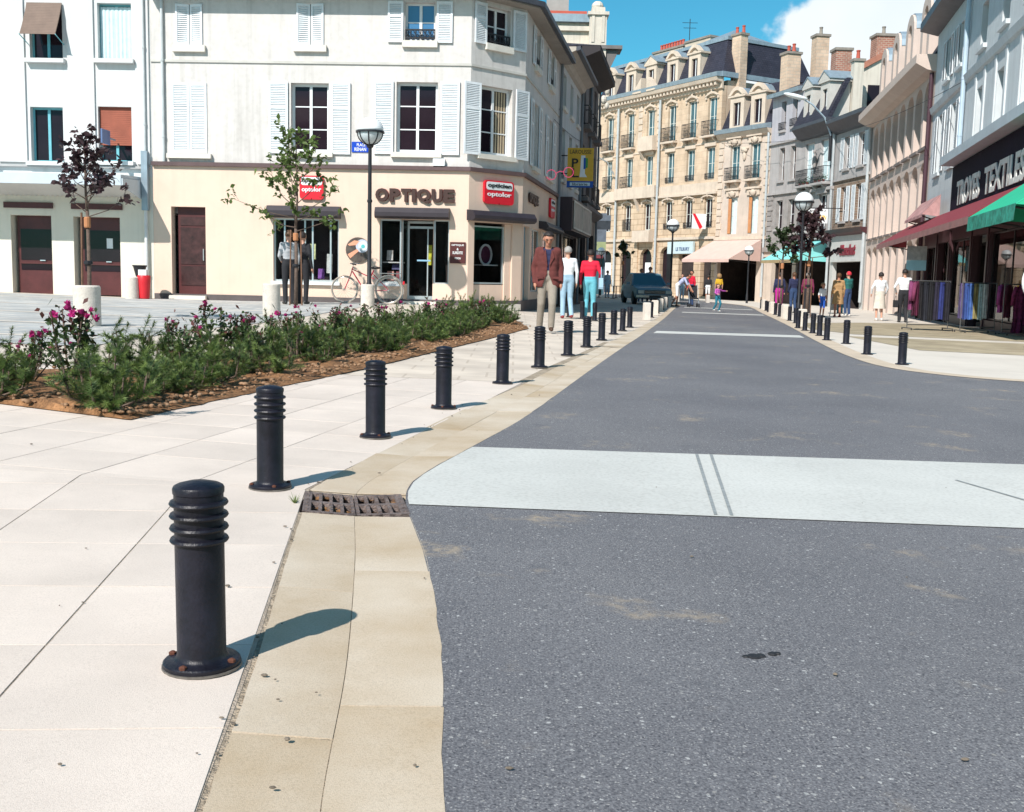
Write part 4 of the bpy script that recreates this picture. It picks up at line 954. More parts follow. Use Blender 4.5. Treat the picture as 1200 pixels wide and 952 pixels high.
# ---------------------------------------------------------------- right side of the street
D0, D1 = (6.75, 92.18), (14.58, 78.69); E1 = (17.23, 74.27); F1 = (18.36, 70.5); G1 = (19.18, 65.7); H1 = (19.62, 60.44); I1 = (16.85, 44.5); J1 = (11.6, 21.1)
LIME = M('warm_limestone', (.56, .42, .30), .85, .12, .8, .25, 25, streak=.14, col2=(.62, .50, .39))
LIMEB = brickmat('limestone_courses', (.54, .41, .29), (.60, .47, .34), (.34, .24, .16), 1.1, .45, .022, bump=.5)
LIMEP = M('pale_carved_stone', (.58, .48, .385), .85, .12, 1.4, .4, 18, streak=.15)
D = Fac(D0, D1, name='mansion_block', label='tall warm limestone block with slate mansard roof and arched dormers', cat='building')
bays = [1.75, 4.60, 7.25, 9.92, 12.34, 14.60]
L1 = [(b-.45, b+.45, 4.95, 7.05) for b in bays]; L2 = [(b-.47, b+.47, 8.45, 10.75) for b in bays]; L3 = [(b-.48, b+.48, 11.6, 14.3) for b in bays]
GF = [(.9, 2.5, -.1, 3.4, .5), (3.8, 5.3, -.1, 3.4, .6), (6.5, 8.0, -.1, 3.5, .75), (9.1, 10.5, -.1, 3.6, .7), (11.4, 13.2, -.1, 3.0), (14.0, 15.2, -.1, 3.0)]
wall(D, 'upper_wall', brickmat('limestone_ashlar', (.56, .43, .31), (.61, .48, .36), (.49, .37, .27), 1.3, .42, .014, bump=.25), 0, D.L, 7.5, 15.0, L2+L3); wall(D, 'rusticated_wall', LIMEB, 0, D.L, -.4, 7.5, L1+GF, th=.4)
body(D, LIME, .46, 11, -.3, 15.4)
for k, (a, b, c, e) in enumerate(L1+L2+L3):
    window(D, (a+b)/2, c, b-a, e-c, .2, 2, 2, M('window_white', (.62, .64, .60), .6), GLASS_B if k >= 6 else GLASS_D, .07)
    # hood over the window
    u = (a+b)/2
    if k >= 12 or k < 6:
        def hood(mb, w=.72, h=.30):
            pts = [(-w+2*w*i/8, h*sin(pi*i/8)) for i in range(9)]
            mb.prism([(x, z) for x, z in pts]+[(x*.8, z*.55-.02) for x, z in pts[::-1]], -.16, -.002)
            mb.box(-w, -.12, -.22, -w+.16, -.002, 0); mb.box(w-.16, -.12, -.22, w, -.002, 0); mb.ell((0, -.12, h*.8), .12, .1, .16, 6, 5)
        D.put('window_hood', cached(('hood', k >= 12), lambda: (lambda m_: (hood(m_, .74, .32 if k >= 12 else .2), m_)[1])(MB()).mesh('window_hood', LIMEP)), u, 0, e+.08)
    else: pbox(D, 'lintel', LIMEP, a-.15, -.10, e+.05, b+.15, -.002, e+.32)
for b in (9.92, 12.34, 14.60, 1.75, 4.60): balcony(D, b, 11.55, 1.45, 1.05, .4, LIMEP)
pbox(D, 'balcony', LIMEP, 6.3, -.5, 11.1, 8.2, -.002, 12.2); part(D, 'bracket', LIMEP, lambda mb: [mb.xprism([(-.002, 10.4), (-.5, 11.09), (-.002, 11.09)], u, u+.25) for u in (6.4,)])
pbox(D, 'balcony', LIMEP, 3.2, -.45, 7.45, 8.6, -.002, 8.35); [part(D, 'bracket', LIMEP, lambda mb: mb.xprism([(-.002, 6.5), (-.45, 7.44), (-.002, 7.44)], u, u+.3)) for u in (5.9, 8.2)]
D.put('railing', railing_mesh(1.3, .9, .3), 4.6, -.16, 8.36)
pbox(D, 'balcony', LIMEP, 6.1, -.6, 4.0, 8.3, -.002, 4.9)
for b in (9.92, 12.34, 14.6): D.put('railing', railing_mesh(1.0, .4, .08), b, 0, 8.46); D.put('railing', railing_mesh(1.0, .4, .08), b, 0, 4.96)
D.put('railing', railing_mesh(1.1, 1.0, .25), 1.75, 0, 8.46); D.put('railing', railing_mesh(1.1, .9, .1), 4.6, 0, 4.96)
for z, t, p in ((7.35, .16, .22), (7.52, .7, .07), (4.1, .2, .15), (11.0, .12, .05)):
    segs = [(0, 3.19), (8.61, D.L)] if z in (7.35, 7.52) else ([(0, 6.05), (8.35, D.L)] if z == 4.1 else [(0, 6.25), (8.25, D.L)])
    for a, b in segs: pbox(D, 'string_course', LIMEP, a, -p, z, b, -.002, z+t)
# cornice with modillions
part(D, 'cornice', LIMEP, lambda mb: mb.xprism([(-.002, 14.75), (-.15, 14.8), (-.15, 15.2), (-.6, 15.3), (-.7, 15.55), (-.002, 15.55)], -.1, D.L+.1))
mods = part(D, 'modillions', LIMEP, lambda mb: [mb.box(.1+.42*i, -.5, 15.02, .1+.42*i+.2, -.152, 15.27) for i in range(37)])
part(D, 'gutter', ZINC, lambda mb: mb.xprism([(-.72, 15.56), (-.78, 15.85), (-.1, 15.95), (-.1, 15.56)], -.15, D.L+.2))
SL = SLATE
part(D, 'mansard_roof', SL, lambda mb: (mb.add([(0, .0, 15.9), (D.L, 0, 15.9), (D.L-.9, 1.1, 18.5), (0, 1.1, 18.5), (0, 8, 18.5), (D.L-.9, 8, 18.5), (D.L, 9, 15.9)], [(0,1,2,3), (3,2,5,4), (1,6,5,2)])))
pbox(D, 'roof_edge', ZINC, 0, 1.0, 18.45, D.L-.8, 1.35, 18.7); part(D, 'hip_crest', ZINC, lambda mb: mb.add([(D.L-4.6, 1.15, 18.7), (D.L-.85, 1.15, 18.7), (D.L-.85, 5.5, 18.7), (D.L-4.6, 5.5, 18.7), (D.L-2.7, 3.2, 19.7)], [(0,1,4), (1,2,4), (2,3,4), (3,0,4)]))
part(D, 'roof_edge', ZINC, lambda mb: mb.box(D.L-1.0, 1.36, 18.45, D.L-.78, 8, 18.7)); pbox(D, 'side_gutter', ZINC, D.L+.02, -.3, 15.56, D.L+.3, 9, 15.92)
def dormer(F, u, z0, w, h, d0, d1, mat, style='arch', roofm=None, glass=None):
    o = part(F, 'dormer', mat, lambda mb: (mb.box(-w/2, d0, 0, -w*.26, d1, h), mb.box(w*.26, d0, 0, w/2, d1, h), mb.box(-w*.26, d0, h*.82, w*.26, d1, h), mb.box(-w*.26, d0, 0, w*.26, d1, h*.06), mb.box(-w*.62, d0-.10, h+.002, w*.62, d1, h+.13)), u, 0, z0)
    obj('dormer_window', MB().box(-w*.259, d0+.16, h*.06, w*.259, d0+.2, h*.82).mesh('dormer_window', glass or GLASS_D), o)
    obj('glazing_bar', MB().box(-.03, d0+.12, h*.06, .03, d0+.158, h*.82).mesh('glazing_bar', WHITE), o)
    if style == 'arch':
        n = 10; ar = [(-w*.60+w*1.2*i/n, h+.135+w*.42*sin(pi*i/n)) for i in range(n+1)]; inn = [(-w*.40+w*.8*i/n, h+.135+w*.24*sin(pi*i/n)) for i in range(n+1)]
        obj('pediment', MB().prism(ar+inn[::-1], d0-.12, d0+.2).mesh('pediment', mat), o); obj('tympanum', MB().prism(inn, d0+.05, d0+.19).mesh('tympanum', mat), o)
        obj('dormer_roof', MB().prism([(x, z-.03) for x, z in ar], d0+.202, d1+.3).mesh('dormer_roof', roofm or ZINC), o)
    else:
        obj('pediment', MB().prism([(-w*.64, h+.135), (w*.64, h+.135), (0, h+.135+w*.42)], d0-.1, d0+.2).mesh('pediment', mat), o)
        obj('dormer_roof', MB().prism([(-w*.68, h+.14), (-w*.68, h+.2), (0, h+.24+w*.42), (w*.68, h+.2), (w*.68, h+.14), (0, h+.15+w*.42)], d0-.14, d1+.4).mesh('dormer_roof', roofm or ZINC), o)
    return o
for i, b in enumerate(bays[:5]): dormer(D, b-.1 if i < 4 else 12.4, 15.92, 1.3, 1.75, -.05, 1.2, LIMEP, 'gable' if i == 2 else 'arch')
for s in (-1, 1):       # broken pediment over the centre bay
    part(D, 'broken_pediment', LIMEP, lambda mb: mb.prism([(s*.35+s*1.15*(1-cos(pi/2*k/6)), 15.6+1.1*sin(pi/2*(1-k/6))) for k in range(7)]+[(s*1.2, 15.57), (s*.35, 15.57)], -.75, -.2), 7.15, 0, 0)
    pbox(D, 'pilaster', LIMEB, 7.25+s*1.25-.25, -.12, -.3, 7.25+s*1.25+.25, -.003, 4.0)
for u in (3.25, 8.75): downpipe(D, u, 0, 14.8, M('pale_zinc_pipe', (.42, .45, .46), .5), -.26, .09)
for z in [11.3+.5*i for i in range(7)]:
    for u in (3.0, 6.05, 8.45): pbox(D, 'quoin', LIMEP, u-.32, -.05, z, u+.2, -.002, z+.38)
chimney(D, 5.2, 3.0, 17.5, 19.5, 3.9, .9, M('chimney_stone', (.52, .44, .35), .9, .1, 2), 9)
chimney(D, 9.4, 2.6, 17.5, 19.5, 3.0, .9, M('chimney_stone', (.52, .44, .35)), 0)
CHB = brickmat('chimney_pale_brick', (.58, .43, .32), (.64, .49, .37), (.50, .42, .34), .45, .22, .02)
chimney(D, D.L-.1, 1.2, 12, 18.6, .95, .65, CHB, 2)
tag(obj('rooftop_aerial', MB().tube([(0,0,0), (0,0,2.2)], .03, 5).tube([(-.6,0,1.9), (.6,0,1.9)], .02, 5).tube([(-.5,0,1.5), (.5,0,1.5)], .02, 5).mesh('rooftop_aerial', IRON), None, (*D.world(7.4, 3.4), 19.4)), 'thin television aerial on the roof of the limestone block', 'aerial')
# door leaves and shop boards at street level
for a, b, c, e, *_ in GF[:4]: part(D, 'ground_window', GLASS_D, lambda mb: mb.box(a, .3, c, b, .35, e)); 
for a, b in ((1.2, 2.2), (6.9, 7.6)): pbox(D, 'window_panel', WHITE, a, .24, 1.2, b, .298, 2.4)
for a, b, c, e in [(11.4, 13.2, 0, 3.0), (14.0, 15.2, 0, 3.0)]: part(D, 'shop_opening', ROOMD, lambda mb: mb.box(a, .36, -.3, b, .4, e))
fb = pbox(D, 'shop_fascia', M('pale_blue_board', (.50, .60, .62), .6, .06, 3), 10.35, -.30, 3.05, 13.4, -.12, 3.95)
sign_text(D, 'LE TILBURY', 12.2, 3.4, 1.6, .26, M('board_blue_text', (.10, .14, .25), .5), -.302, .02)
x, y = D.world(14.75, -.95)
fs_ = thing('hanging_sign', 'white square hanging sign with a red diagonal stripe on the limestone block', 'sign', (x, y, 5.35), D.ang+radians(75))
fs_.scale = (.72, .72, .72); obj('board', MB().box(-.75, -.05, -.75, .75, .05, .75).mesh('board', WHITE), fs_)
obj('stripe', MB().prism([(-.75, .75), (-.45, .75), (.40, -.55), (.20, -.75), (.05, -.75)][::-1], -.06, -.0505).mesh('stripe', RED), fs_)
obj('bracket', MB().tube([(.75, 0, .5), (1.3, 0, .5)], .03, 6).mesh('bracket', IRON), fs_)
# E
GREYST = M('grey_cream_stone', (.55, .46, .385), .85, .12, 1.0, .3, 22, streak=.15)
E_ = Fac(D1, E1, name='town_house', label='narrow cream stone house with slate mansard and pink shop awning', cat='house')
ops = [(1.15, 2.1, 8.2, 10.6), (3.2, 4.15, 8.2, 10.6), (1.15, 2.1, 4.4, 7.0), (3.25, 4.2, 4.4, 7.0)]
wall(E_, 'upper_wall', GREYST, 0, E_.L, 3.9, 11.2, ops); wall(E_, 'ground_wall', GREYST, 0, E_.L, -.5, 3.9, [(.3, 4.3, -.4, 2.9)], th=.3); body(E_, GREYST, .46, 9, 2.95, 11.4)
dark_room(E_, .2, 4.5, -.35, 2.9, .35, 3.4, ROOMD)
ORS = M('orange_shutter', (.50, .22, .09), .6, .2, 3)
for k, (a, b, c, e) in enumerate(ops):
    window(E_, (a+b)/2, c, b-a, e-c, .2, 2, 2, M('window_white', (.62, .64, .60)), GLASS_B if k < 2 else CURT, .07)
    if k > 1: pbox(E_, 'folded_shutter', ORS, a+.01, .02, c+.05, a+.28, .06, e-.1)
    part(E_, 'window_hood', LIMEP, lambda mb: (mb.box(-.75, -.22, .42, .75, -.002, .56), mb.box(-.62, -.12, 0, -.36, -.002, .42), mb.box(.36, -.12, 0, .62, -.002, .42), mb.ell((0, -.1, .2), .28, .12, .24, 8, 6), mb.ell((-.3, -.08, .28), .14, .1, .12, 6, 5), mb.ell((.3, -.08, .28), .14, .1, .12, 6, 5)), (a+b)/2, 0, e+.05)
for u in (1.62, 3.68): balcony(E_, u, 8.15, 1.35, .9, .35, LIMEP)
for u in (0.0, E_.L-.5):
    for i in range(14): pbox(E_, 'quoin', LIMEP, u, -.06, 4.3+.48*i, u+(.5 if i % 2 else .38), -.002, 4.3+.48*i+.40)
part(E_, 'carved_trophy', LIMEP, lambda mb: (mb.ell((0, -.08, 0), .3, .12, .2, 8, 6), mb.ell((0, -.07, -.4), .16, .1, .32, 8, 6), mb.ell((-.25, -.06, .12), .16, .1, .1, 6, 5), mb.ell((.25, -.06, .12), .16, .1, .1, 6, 5)), 2.65, 0, 10.2)
pbox(E_, 'string_course', LIMEP, -.05, -.18, 3.98, E_.L, -.002, 4.2)
part(E_, 'cornice', LIMEP, lambda mb: mb.xprism([(-.002, 11.05), (-.2, 11.15), (-.45, 11.45), (-.002, 11.45)], -.05, E_.L)); part(E_, 'gutter', ZINC, lambda mb: mb.xprism([(-.5, 11.46), (-.58, 11.75), (-.05, 11.85), (-.05, 11.46)], -.1, E_.L))
part(E_, 'mansard_roof', SL, lambda mb: mb.add([(0, .05, 11.8), (E_.L, .05, 11.8), (E_.L, 1.0, 14.7), (.5, 1.0, 14.7), (0, 8, 11.8), (.5, 8, 14.9), (E_.L, 8, 14.9)], [(0,1,2,3), (3,2,6,5), (0,3,5,4)]))
for u in (1.60, 3.70): dormer(E_, u, 11.85, 1.4, 2.1, .0, 1.2, LIMEP)
downpipe(E_, E_.L-.12, 0, 11.3, M('pale_zinc_pipe', (.42, .45, .46)), -.14, .08)
def awning(F, u0, u1, zt, zf, dep, mat, valance=.25, vmat=None, label='', cheeks=True, d0=-.02, fold=False, stripes=None):
    c = (u0+u1)/2; t = thing('shop_awning', label, 'awning', (*F.world(c, d0), 0), F.ang); w = u1-u0
    n = max(2, int(w/.25)) if stripes else 1
    mats = [mat] if not stripes else [mat, stripes]
    mb = MB()
    for i in range(n):
        a = -w/2+w*i/n; b = -w/2+w*(i+1)/n; k = i % 2 if stripes else 0
        mb.add([(a, 0, zt), (b, 0, zt), (b, -dep, zf), (a, -dep, zf), (a, 0, zt-.03), (b, 0, zt-.03), (b, -dep, zf-.03), (a, -dep, zf-.03)], [(0,3,2,1), (4,5,6,7), (0,1,5,4), (0,4,7,3), (1,2,6,5)], k)
    obj('awning_cloth', mb.mesh('awning_cloth', mats), t)
    mb = MB(); nn = max(8, int(w/.2))
    for i in range(nn):
        a = -w/2+w*i/nn; b = -w/2+w*(i+1)/nn; ya = -dep-.015-.012*sin(i*1.3); yb = -dep-.015-.012*sin((i+1)*1.3)
        mb.quad((a, ya, zf-valance), (b, yb, zf-valance), (b, -dep-.004, zf), (a, -dep-.004, zf))
    obj('valance', mb.mesh('valance', vmat or mat), t)
    for s in (-1, 1):
        obj('arm', MB().tube([(s*w*.42, 0, zf-.25), (s*w*.42, -dep, zf-.04)], .025, 6).mesh('arm', IRON), t)
        if cheeks: obj('cheek', MB().add([(s*w/2, -.005, zt-.02), (s*w/2, -.005, zf-.1), (s*w/2, -dep, zf-.02)], [(0,1,2)]).mesh('cheek', mat), t)
    return t
PINK = M('pink_awning_cloth', (.62, .43, .37), .8, .06, 2)
awning(E_, .0, 4.9, 3.95, 2.55, 2.9, PINK, .22, label='long pink fabric awning over the shop below the mansard house', d0=-.2)
# F
GRY = M('grey_render_old', (.38, .36, .35), .9, .12, 1.1, .25, 40, streak=.25)
GRB = M('grey_lilac_render', (.43, .42, .45), .9, .08, 1.1, .25, 40, streak=.15)
F_ = Fac(E1, F1, name='town_house', label='tall narrow grey house with orange sunlight painted on window reveals and a tan chimney', cat='house')
wA = [(1.15, 1.75, 11.1, 13.0), (2.55, 3.15, 11.2, 13.1)]; wB = [(1.2, 1.85, 7.8, 9.95), (2.6, 3.25, 7.8, 9.95)]; wC = [(1.1, 1.9, 4.6, 6.5), (2.6, 3.4, 4.6, 6.5)]
wall(F_, 'upper_wall', GRB, 0, F_.L, 10.3, 13.4, wA); wall(F_, 'middle_wall', GRY, 0, F_.L, 6.95, 10.3, wB); wall(F_, 'lower_wall', M('dark_old_stone', (.30, .275, .26), .9, .25, 2.2, .6, 12), 0, F_.L, 3.2, 6.95, wC); body(F_, GRB, .42, 9, 3.0, 13.5)
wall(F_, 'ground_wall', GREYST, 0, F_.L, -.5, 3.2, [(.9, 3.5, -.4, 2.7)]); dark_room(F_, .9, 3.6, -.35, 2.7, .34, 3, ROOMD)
for k, (a, b, c, e) in enumerate(wA+wB+wC):
    window(F_, (a+b)/2, c, b-a, e-c, .26, 1, 2, GRY if k < 2 else WHITE, GLASS_D, .05); sill(F_, a-.1, b+.1, c-.14, c, GRY, .14)
    if 2 <= k < 4: pbox(F_, 'painted_sun_reveal', M('painted_sun_orange', (.55, .24, .07), .7), b-.04, .02, c, b-.002, .25, e)  # sunlight on the right-hand reveal, put in as an orange panel
    if k < 2: F_.put('railing', railing_mesh(.75, .5, .15, True), (a+b)/2, 0, c)
for z in (10.25, 6.9): pbox(F_, 'string_course', GRY, 0, -.14, z, F_.L, -.002, z+.14)
pbox(F_, 'shop_cornice', M('dark_old_stone', (.30, .275, .26)), 0, -.3, 3.1, F_.L, -.002, 3.4); pbox(F_, 'shop_fascia', GREYST, 0, -.15, 2.75, F_.L, -.002, 3.1)
for i in range(10): pbox(F_, 'quoin', M('dark_old_stone', (.30, .275, .26)), 0, -.06, 3.5+.34*i, .7 if i % 2 else .5, -.002, 3.5+.34*i+.29)
part(F_, 'gutter', ZINC, lambda mb: mb.xprism([(-.5, 13.3), (-.55, 13.55), (.3, 13.75), (.3, 13.45)], 0, F_.L)); part(F_, 'roof', SL, lambda mb: mb.xprism([(-.3, 13.6), (4, 15.3), (8.5, 13.5)], 0, F_.L))
chimney(F_, .15, .6, 13.2, 16.3, .9, 1.0, CHB, 2)
# G
G_ = Fac(F1, G1, name='town_house', label='grey stone house with gabled dormers, iron balconies and a teal awning', cat='house')
wA = [(.55, 1.85, 7.25, 9.85), (2.75, 4.15, 7.25, 9.85)]; wB = [(.7, 1.75, 4.3, 6.5), (2.9, 4.0, 4.3, 6.5)]
wall(G_, 'upper_wall', GRY, 0, G_.L, 3.9, 10.6, wA+wB); body(G_, GRY, .42, 9, 3.0, 10.7); wall(G_, 'ground_wall', DKSHOP, 0, G_.L, -.5, 3.9, [(.3, 4.5, -.4, 3.0)]); dark_room(G_, .3, 4.5, -.36, 3.0, .34, 3.2, ROOMD)
RCUR = M('red_curtain', (.35, .03, .04), .8)
for k, (a, b, c, e) in enumerate(wA+wB):
    window(G_, (a+b)/2, c, b-a, e-c, .18, 2, 2, WHITE, CURT if k < 2 else GLASS_D, .07)
    if k < 2:
        pbox(G_, 'curtain', RCUR, b-.16, .10, c, b-.01, .14, e-.2); balcony(G_, (a+b)/2, c-.05, 1.75, .95, .5, GRY)
        for j in range(3):
            def bush(mb):
                rr = random.Random(k*7+j)
                for q in range(60):
                    p = Vector((rr.gauss(0, .15), rr.gauss(0, .08), .12+abs(rr.gauss(0, .16)))); s = .05
                    n = Vector((rr.uniform(-1,1), rr.uniform(-1,1), rr.uniform(-1,1))).normalized(); t1 = n.orthogonal().normalized()*s; t2 = n.cross(t1)
                    mb.quad(p-t1, p-t2*.5, p+t1, p+t2*.5)
            pl = thing('balcony_plant', 'leafy pot plant %s on the grey house balcony %s' % (('at the left', 'in the middle', 'at the right')[j], ('beside the narrow house', 'beside the shuttered house')[k]), 'plant', (*G_.world((a+b)/2-.55+.55*j, -.3), c-.04), G_.ang)
            obj('pot', MB().lathe([(.07, 0), (.10, .15)], 8).mesh('pot', M('terracotta_pot', (.42, .08, .05))), pl); mbb = MB(); bush(mbb); obj('leaves', mbb.mesh('leaves', M('plant_green', (.04, .10, .03), .6, .4, 9)), pl)
    else: pbox(G_, 'lintel', GRY, a-.15, -.2, e+.05, b+.15, -.002, e+.3); balcony(G_, (a+b)/2, c, 1.3, .9, .35, GRY)
part(G_, 'carved_figure', M('dark_old_stone', (.30, .275, .26)), lambda mb: (mb.ell((0, -.16, 0), .17, .14, .5, 8, 7), mb.ell((0, -.18, .6), .11, .11, .14, 8, 6), mb.ell((.1, -.2, .2), .1, .1, .3, 6, 5)), 2.3, 0, 8.6)
pbox(G_, 'string_course', GRY, 0, -.2, 6.72, G_.L, -.002, 6.9); pbox(G_, 'shop_cornice', GRY, 0, -.3, 3.7, G_.L, -.002, 3.95)
DGUT = M('gutter_dark', (.06, .065, .08))
part(G_, 'eaves', DGUT, lambda mb: mb.xprism([(-.002, 10.1), (-.3, 10.2), (-.75, 10.75), (-.75, 10.95), (-.002, 10.95)], -.05, G_.L+.05))
part(G_, 'roof', SL, lambda mb: mb.xprism([(-.7, 10.96), (.45, 13.3), (.7, 13.3), (-.4, 10.96)], 0, G_.L))
for u in (1.55, 3.85): dormer(G_, u, 10.98, 1.2, 2.15, -.45, .9, M('dormer_grey', (.52, .50, .46), .8, .1, 2), 'gable')
downpipe(G_, G_.L-.1, 0, 10.2, M('pale_zinc_pipe', (.42, .45, .46)), -.12, .08)
chimney(G_, -3.6, 2.1, 12, 17.5, .8, .9, CHB, 1, M('chimney_cap', (.25, .22, .19)))
CYAN = M('teal_awning_cloth', (.22, .62, .60), .75, .06, 2)
awning(G_, -.2, 4.4, 3.75, 2.45, 2.3, CYAN, .2, M('ochre_trim', (.35, .26, .14), .7), 'teal fabric awning with dark script lettering behind the purple tree')
t = text_mesh('Boutique', 2.1, .55, M('dark_script', (.03, .06, .06), .6), .01, .015, shear=.4)
o = obj('lettering', t, [q for q in bpy.data.objects if q.get('label', '').startswith('teal fabric')][0], (.9, -1.05, 3.20)); o.rotation_euler = (-radians(60.5), 0, 0)
# H
H_ = Fac(G1, H1, name='town_house', label='low grey house with white louvred shutters above a pale shopfront', cat='house')
wA = [(1.35, 2.15, 7.75, 9.6), (3.45, 4.25, 7.75, 9.6)]; wB = [(1.2, 2.0, 4.7, 6.7), (3.4, 4.2, 4.7, 6.7)]
wall(H_, 'upper_wall', GRY, 0, H_.L, 7.2, 10.4, wA); wall(H_, 'middle_wall', brickmat('brown_brick', (.22, .15, .11), (.27, .19, .14), (.30, .26, .22), .4, .15, .02), 0, H_.L, 4.2, 7.2, wB); body(H_, GRY, .42, 8, 2.6, 10.4)
for a, b, c, e in wA+wB:
    window(H_, (a+b)/2, c, b-a, e-c, .16, 2, 3); sill(H_, a-.1, b+.1, c-.14, c, GRY, .12); shutter(H_, a-.55, a-.03, c-.03, e, -.02, pitch=.07, rails=()); shutter(H_, b+.03, b+.55, c-.03, e, -.02, pitch=.07, rails=())
pbox(H_, 'string_course', GRY, 0, -.12, 7.1, H_.L, -.002, 7.25)
part(H_, 'eaves', DGUT, lambda mb: mb.xprism([(-.002, 9.9), (-.25, 10.0), (-.7, 10.5), (-.7, 10.72), (-.002, 10.72)], -.05, H_.L+.05)); part(H_, 'roof', SL, lambda mb: mb.xprism([(-.6, 10.73), (4, 11.0), (8, 10.73)], 0, H_.L))
part(H_, 'shop_cornice', M('maroon_cornice', (.07, .025, .03), .5), lambda mb: mb.xprism([(-.002, 3.85), (-.3, 4.0), (-.45, 4.22), (-.002, 4.22)], 0, H_.L))
SHF = M('shop_pale_grey', (.50, .50, .48), .7, .08, 2)
wall(H_, 'shopfront', SHF, 0, H_.L, -.5, 3.85, [(.5, 4.8, -.4, 2.3)], th=.25); dark_room(H_, .5, 4.8, -.38, 2.35, .3, 3.0, ROOMD); pbox(H_, 'fascia_ledge', SHF, .3, -.12, 2.32, 5.0, -.002, 2.46)
sign_text(H_, 'Blanchet', 2.7, 3.0, 2.3, .62, M('maroon_letters', (.20, .015, .03), .5), -.002, .05, .06, shear=.25)
downpipe(H_, H_.L-.12, 0, 9.9, M('pale_zinc_pipe', (.42, .45, .46)), -.12, .09)
x, y = H_.world(1.15, -1.35)
hs = thing('hanging_sign', 'white projecting sign with yellow lettering over the pale shopfront', 'sign', (x, y, 5.0), radians(-4))
obj('board', MB().box(-.58, -.05, -.42, .58, .05, .42).mesh('board', WHITE), hs); obj('lettering', text_mesh('PINGOUIN', 1.0, .26, M('sign_amber', (.85, .45, .03), .5), .008, .03), hs, (0, -.051, -.03), rot=(0, .12, 0)); obj('lettering', text_mesh('BOUTIQUE DE LA', .95, .11, LET, .008, .01), hs, (0, -.051, .31))
obj('bracket', MB().tube([(-.5, 0, .47), (1.4, 0, .47)], .03, 6).mesh('bracket', IRON), hs)
# gable and chimneys behind H
RB = M('cream_gable', (.60, .55, .47), .9, .08, 1, streak=.2)
rh = Fac((20.6, 68.0), (27.0, 68.4), name='rear_house', label='cream gabled house with tiled roof behind the shuttered grey house', cat='house')
part(rh, 'gable_wall', RB, lambda mb: mb.prism([(0, 0), (rh.L, 0), (rh.L, 16.0), (2.2, 15.1), (0, 13.9)], 0, 7)); pbox(rh, 'gable_window', GLASS_D, 1.0, -.05, 12.0, 1.75, -.002, 13.3)
part(rh, 'tiled_roof', M('red_tiles', (.36, .15, .10), .85, .2, 3, .6, 14), lambda mb: mb.prism([(-.2, 13.8), (2.2, 15.13), (rh.L, 16.03), (rh.L, 16.35), (2.1, 15.45), (-.2, 14.15)], -.15, 7))
BRK = brickmat('red_brick', (.30, .12, .09), (.38, .17, .12), (.42, .34, .28), .3, .12, .018)
chimney(rh, -.5, .3, 9, 15.4, 1.0, .9, BRK, 0); chimney(rh, 2.4, 1.0, 13, 16.5, 1.2, 1.0, BRK, 1, M('chimney_cap', (.25, .22, .19))); chimney(H_, -.45, .9, 9.5, 14.3, .5, .6, RB, 1)
# I: pink arcaded building
PK = M('pink_stucco', (.57, .465, .405), .85, .07, 1, .15, 60, streak=.08)
I_ = Fac(H1, I1, name='arcaded_building', label='pale pink building with tall narrow arched bays and round dormers', cat='building')
n = 8; sp_ = (I_.L-.6)/n
up = [(.5+sp_*i, .5+sp_*i+sp_-.42, 6.75, 9.45, .62) for i in range(n)]; lo = [(.5+sp_*i, .5+sp_*i+sp_-.42, 3.5, 6.15, .62) for i in range(n)]; gr = [(.5+sp_*i, .5+sp_*i+sp_-.55, -.45, 3.0, .3) for i in range(n)]
wall(I_, 'upper_wall', PK, 0, I_.L, 6.4, 9.9, up, th=.75); wall(I_, 'lower_wall', PK, 0, I_.L, 3.2, 6.4, lo, th=.75); wall(I_, 'ground_wall', PK, 0, I_.L, -.6, 3.2, gr, th=.75); body(I_, PK, .9, 9, -.5, 10.0)
for a, b, c, e, r in up+lo: window(I_, (a+b)/2, c, b-a, e-c, .7, 2, 2, M('bronze_frame', (.10, .07, .06), .5), GLASS_D, .06)
for a, b, c, e, r in up: pbox(I_, 'sill', M('dark_sill', (.18, .15, .14), .7), a-.03, -.14, c-.13, b+.03, .6, c-.005)
for a, b, c, e, r in lo: pbox(I_, 'sill', M('dark_sill', (.18, .15, .14), .7), a-.03, -.10, c-.10, b+.03, .6, c-.005)
for a, b, c, e, r in gr: part(I_, 'shop_glass', GLASS_D, lambda mb: mb.box(a, .72, c, b, .76, e))
part(I_, 'cornice', PK, lambda mb: mb.xprism([(-.002, 9.62), (-.35, 9.7), (-.8, 9.95), (-.8, 10.3), (-.002, 10.3)], -.1, I_.L+.02)); part(I_, 'roof', SL, lambda mb: mb.xprism([(-.1, 10.31), (1.6, 13.2), (8.5, 13.6), (9, 10.31)], 0, I_.L))
part(I_, 'gable_wall', RB, lambda mb: mb.xprism([(-.1, 9.9), (-.1, 10.45), (1.6, 13.35), (8.5, 13.75), (9, 9.9)], -.05, -.002)); pbox(I_, 'gable_window', GLASS_D, -.09, .45, 11.25, -.052, 1.0, 12.35)
part(I_, 'verge_tiles', M('red_tiles', (.36, .15, .10)), lambda mb: mb.xprism([(-.15, 10.46), (1.6, 13.37), (8.5, 13.77), (8.5, 13.95), (1.55, 13.6), (-.3, 10.5)], -.2, .15))
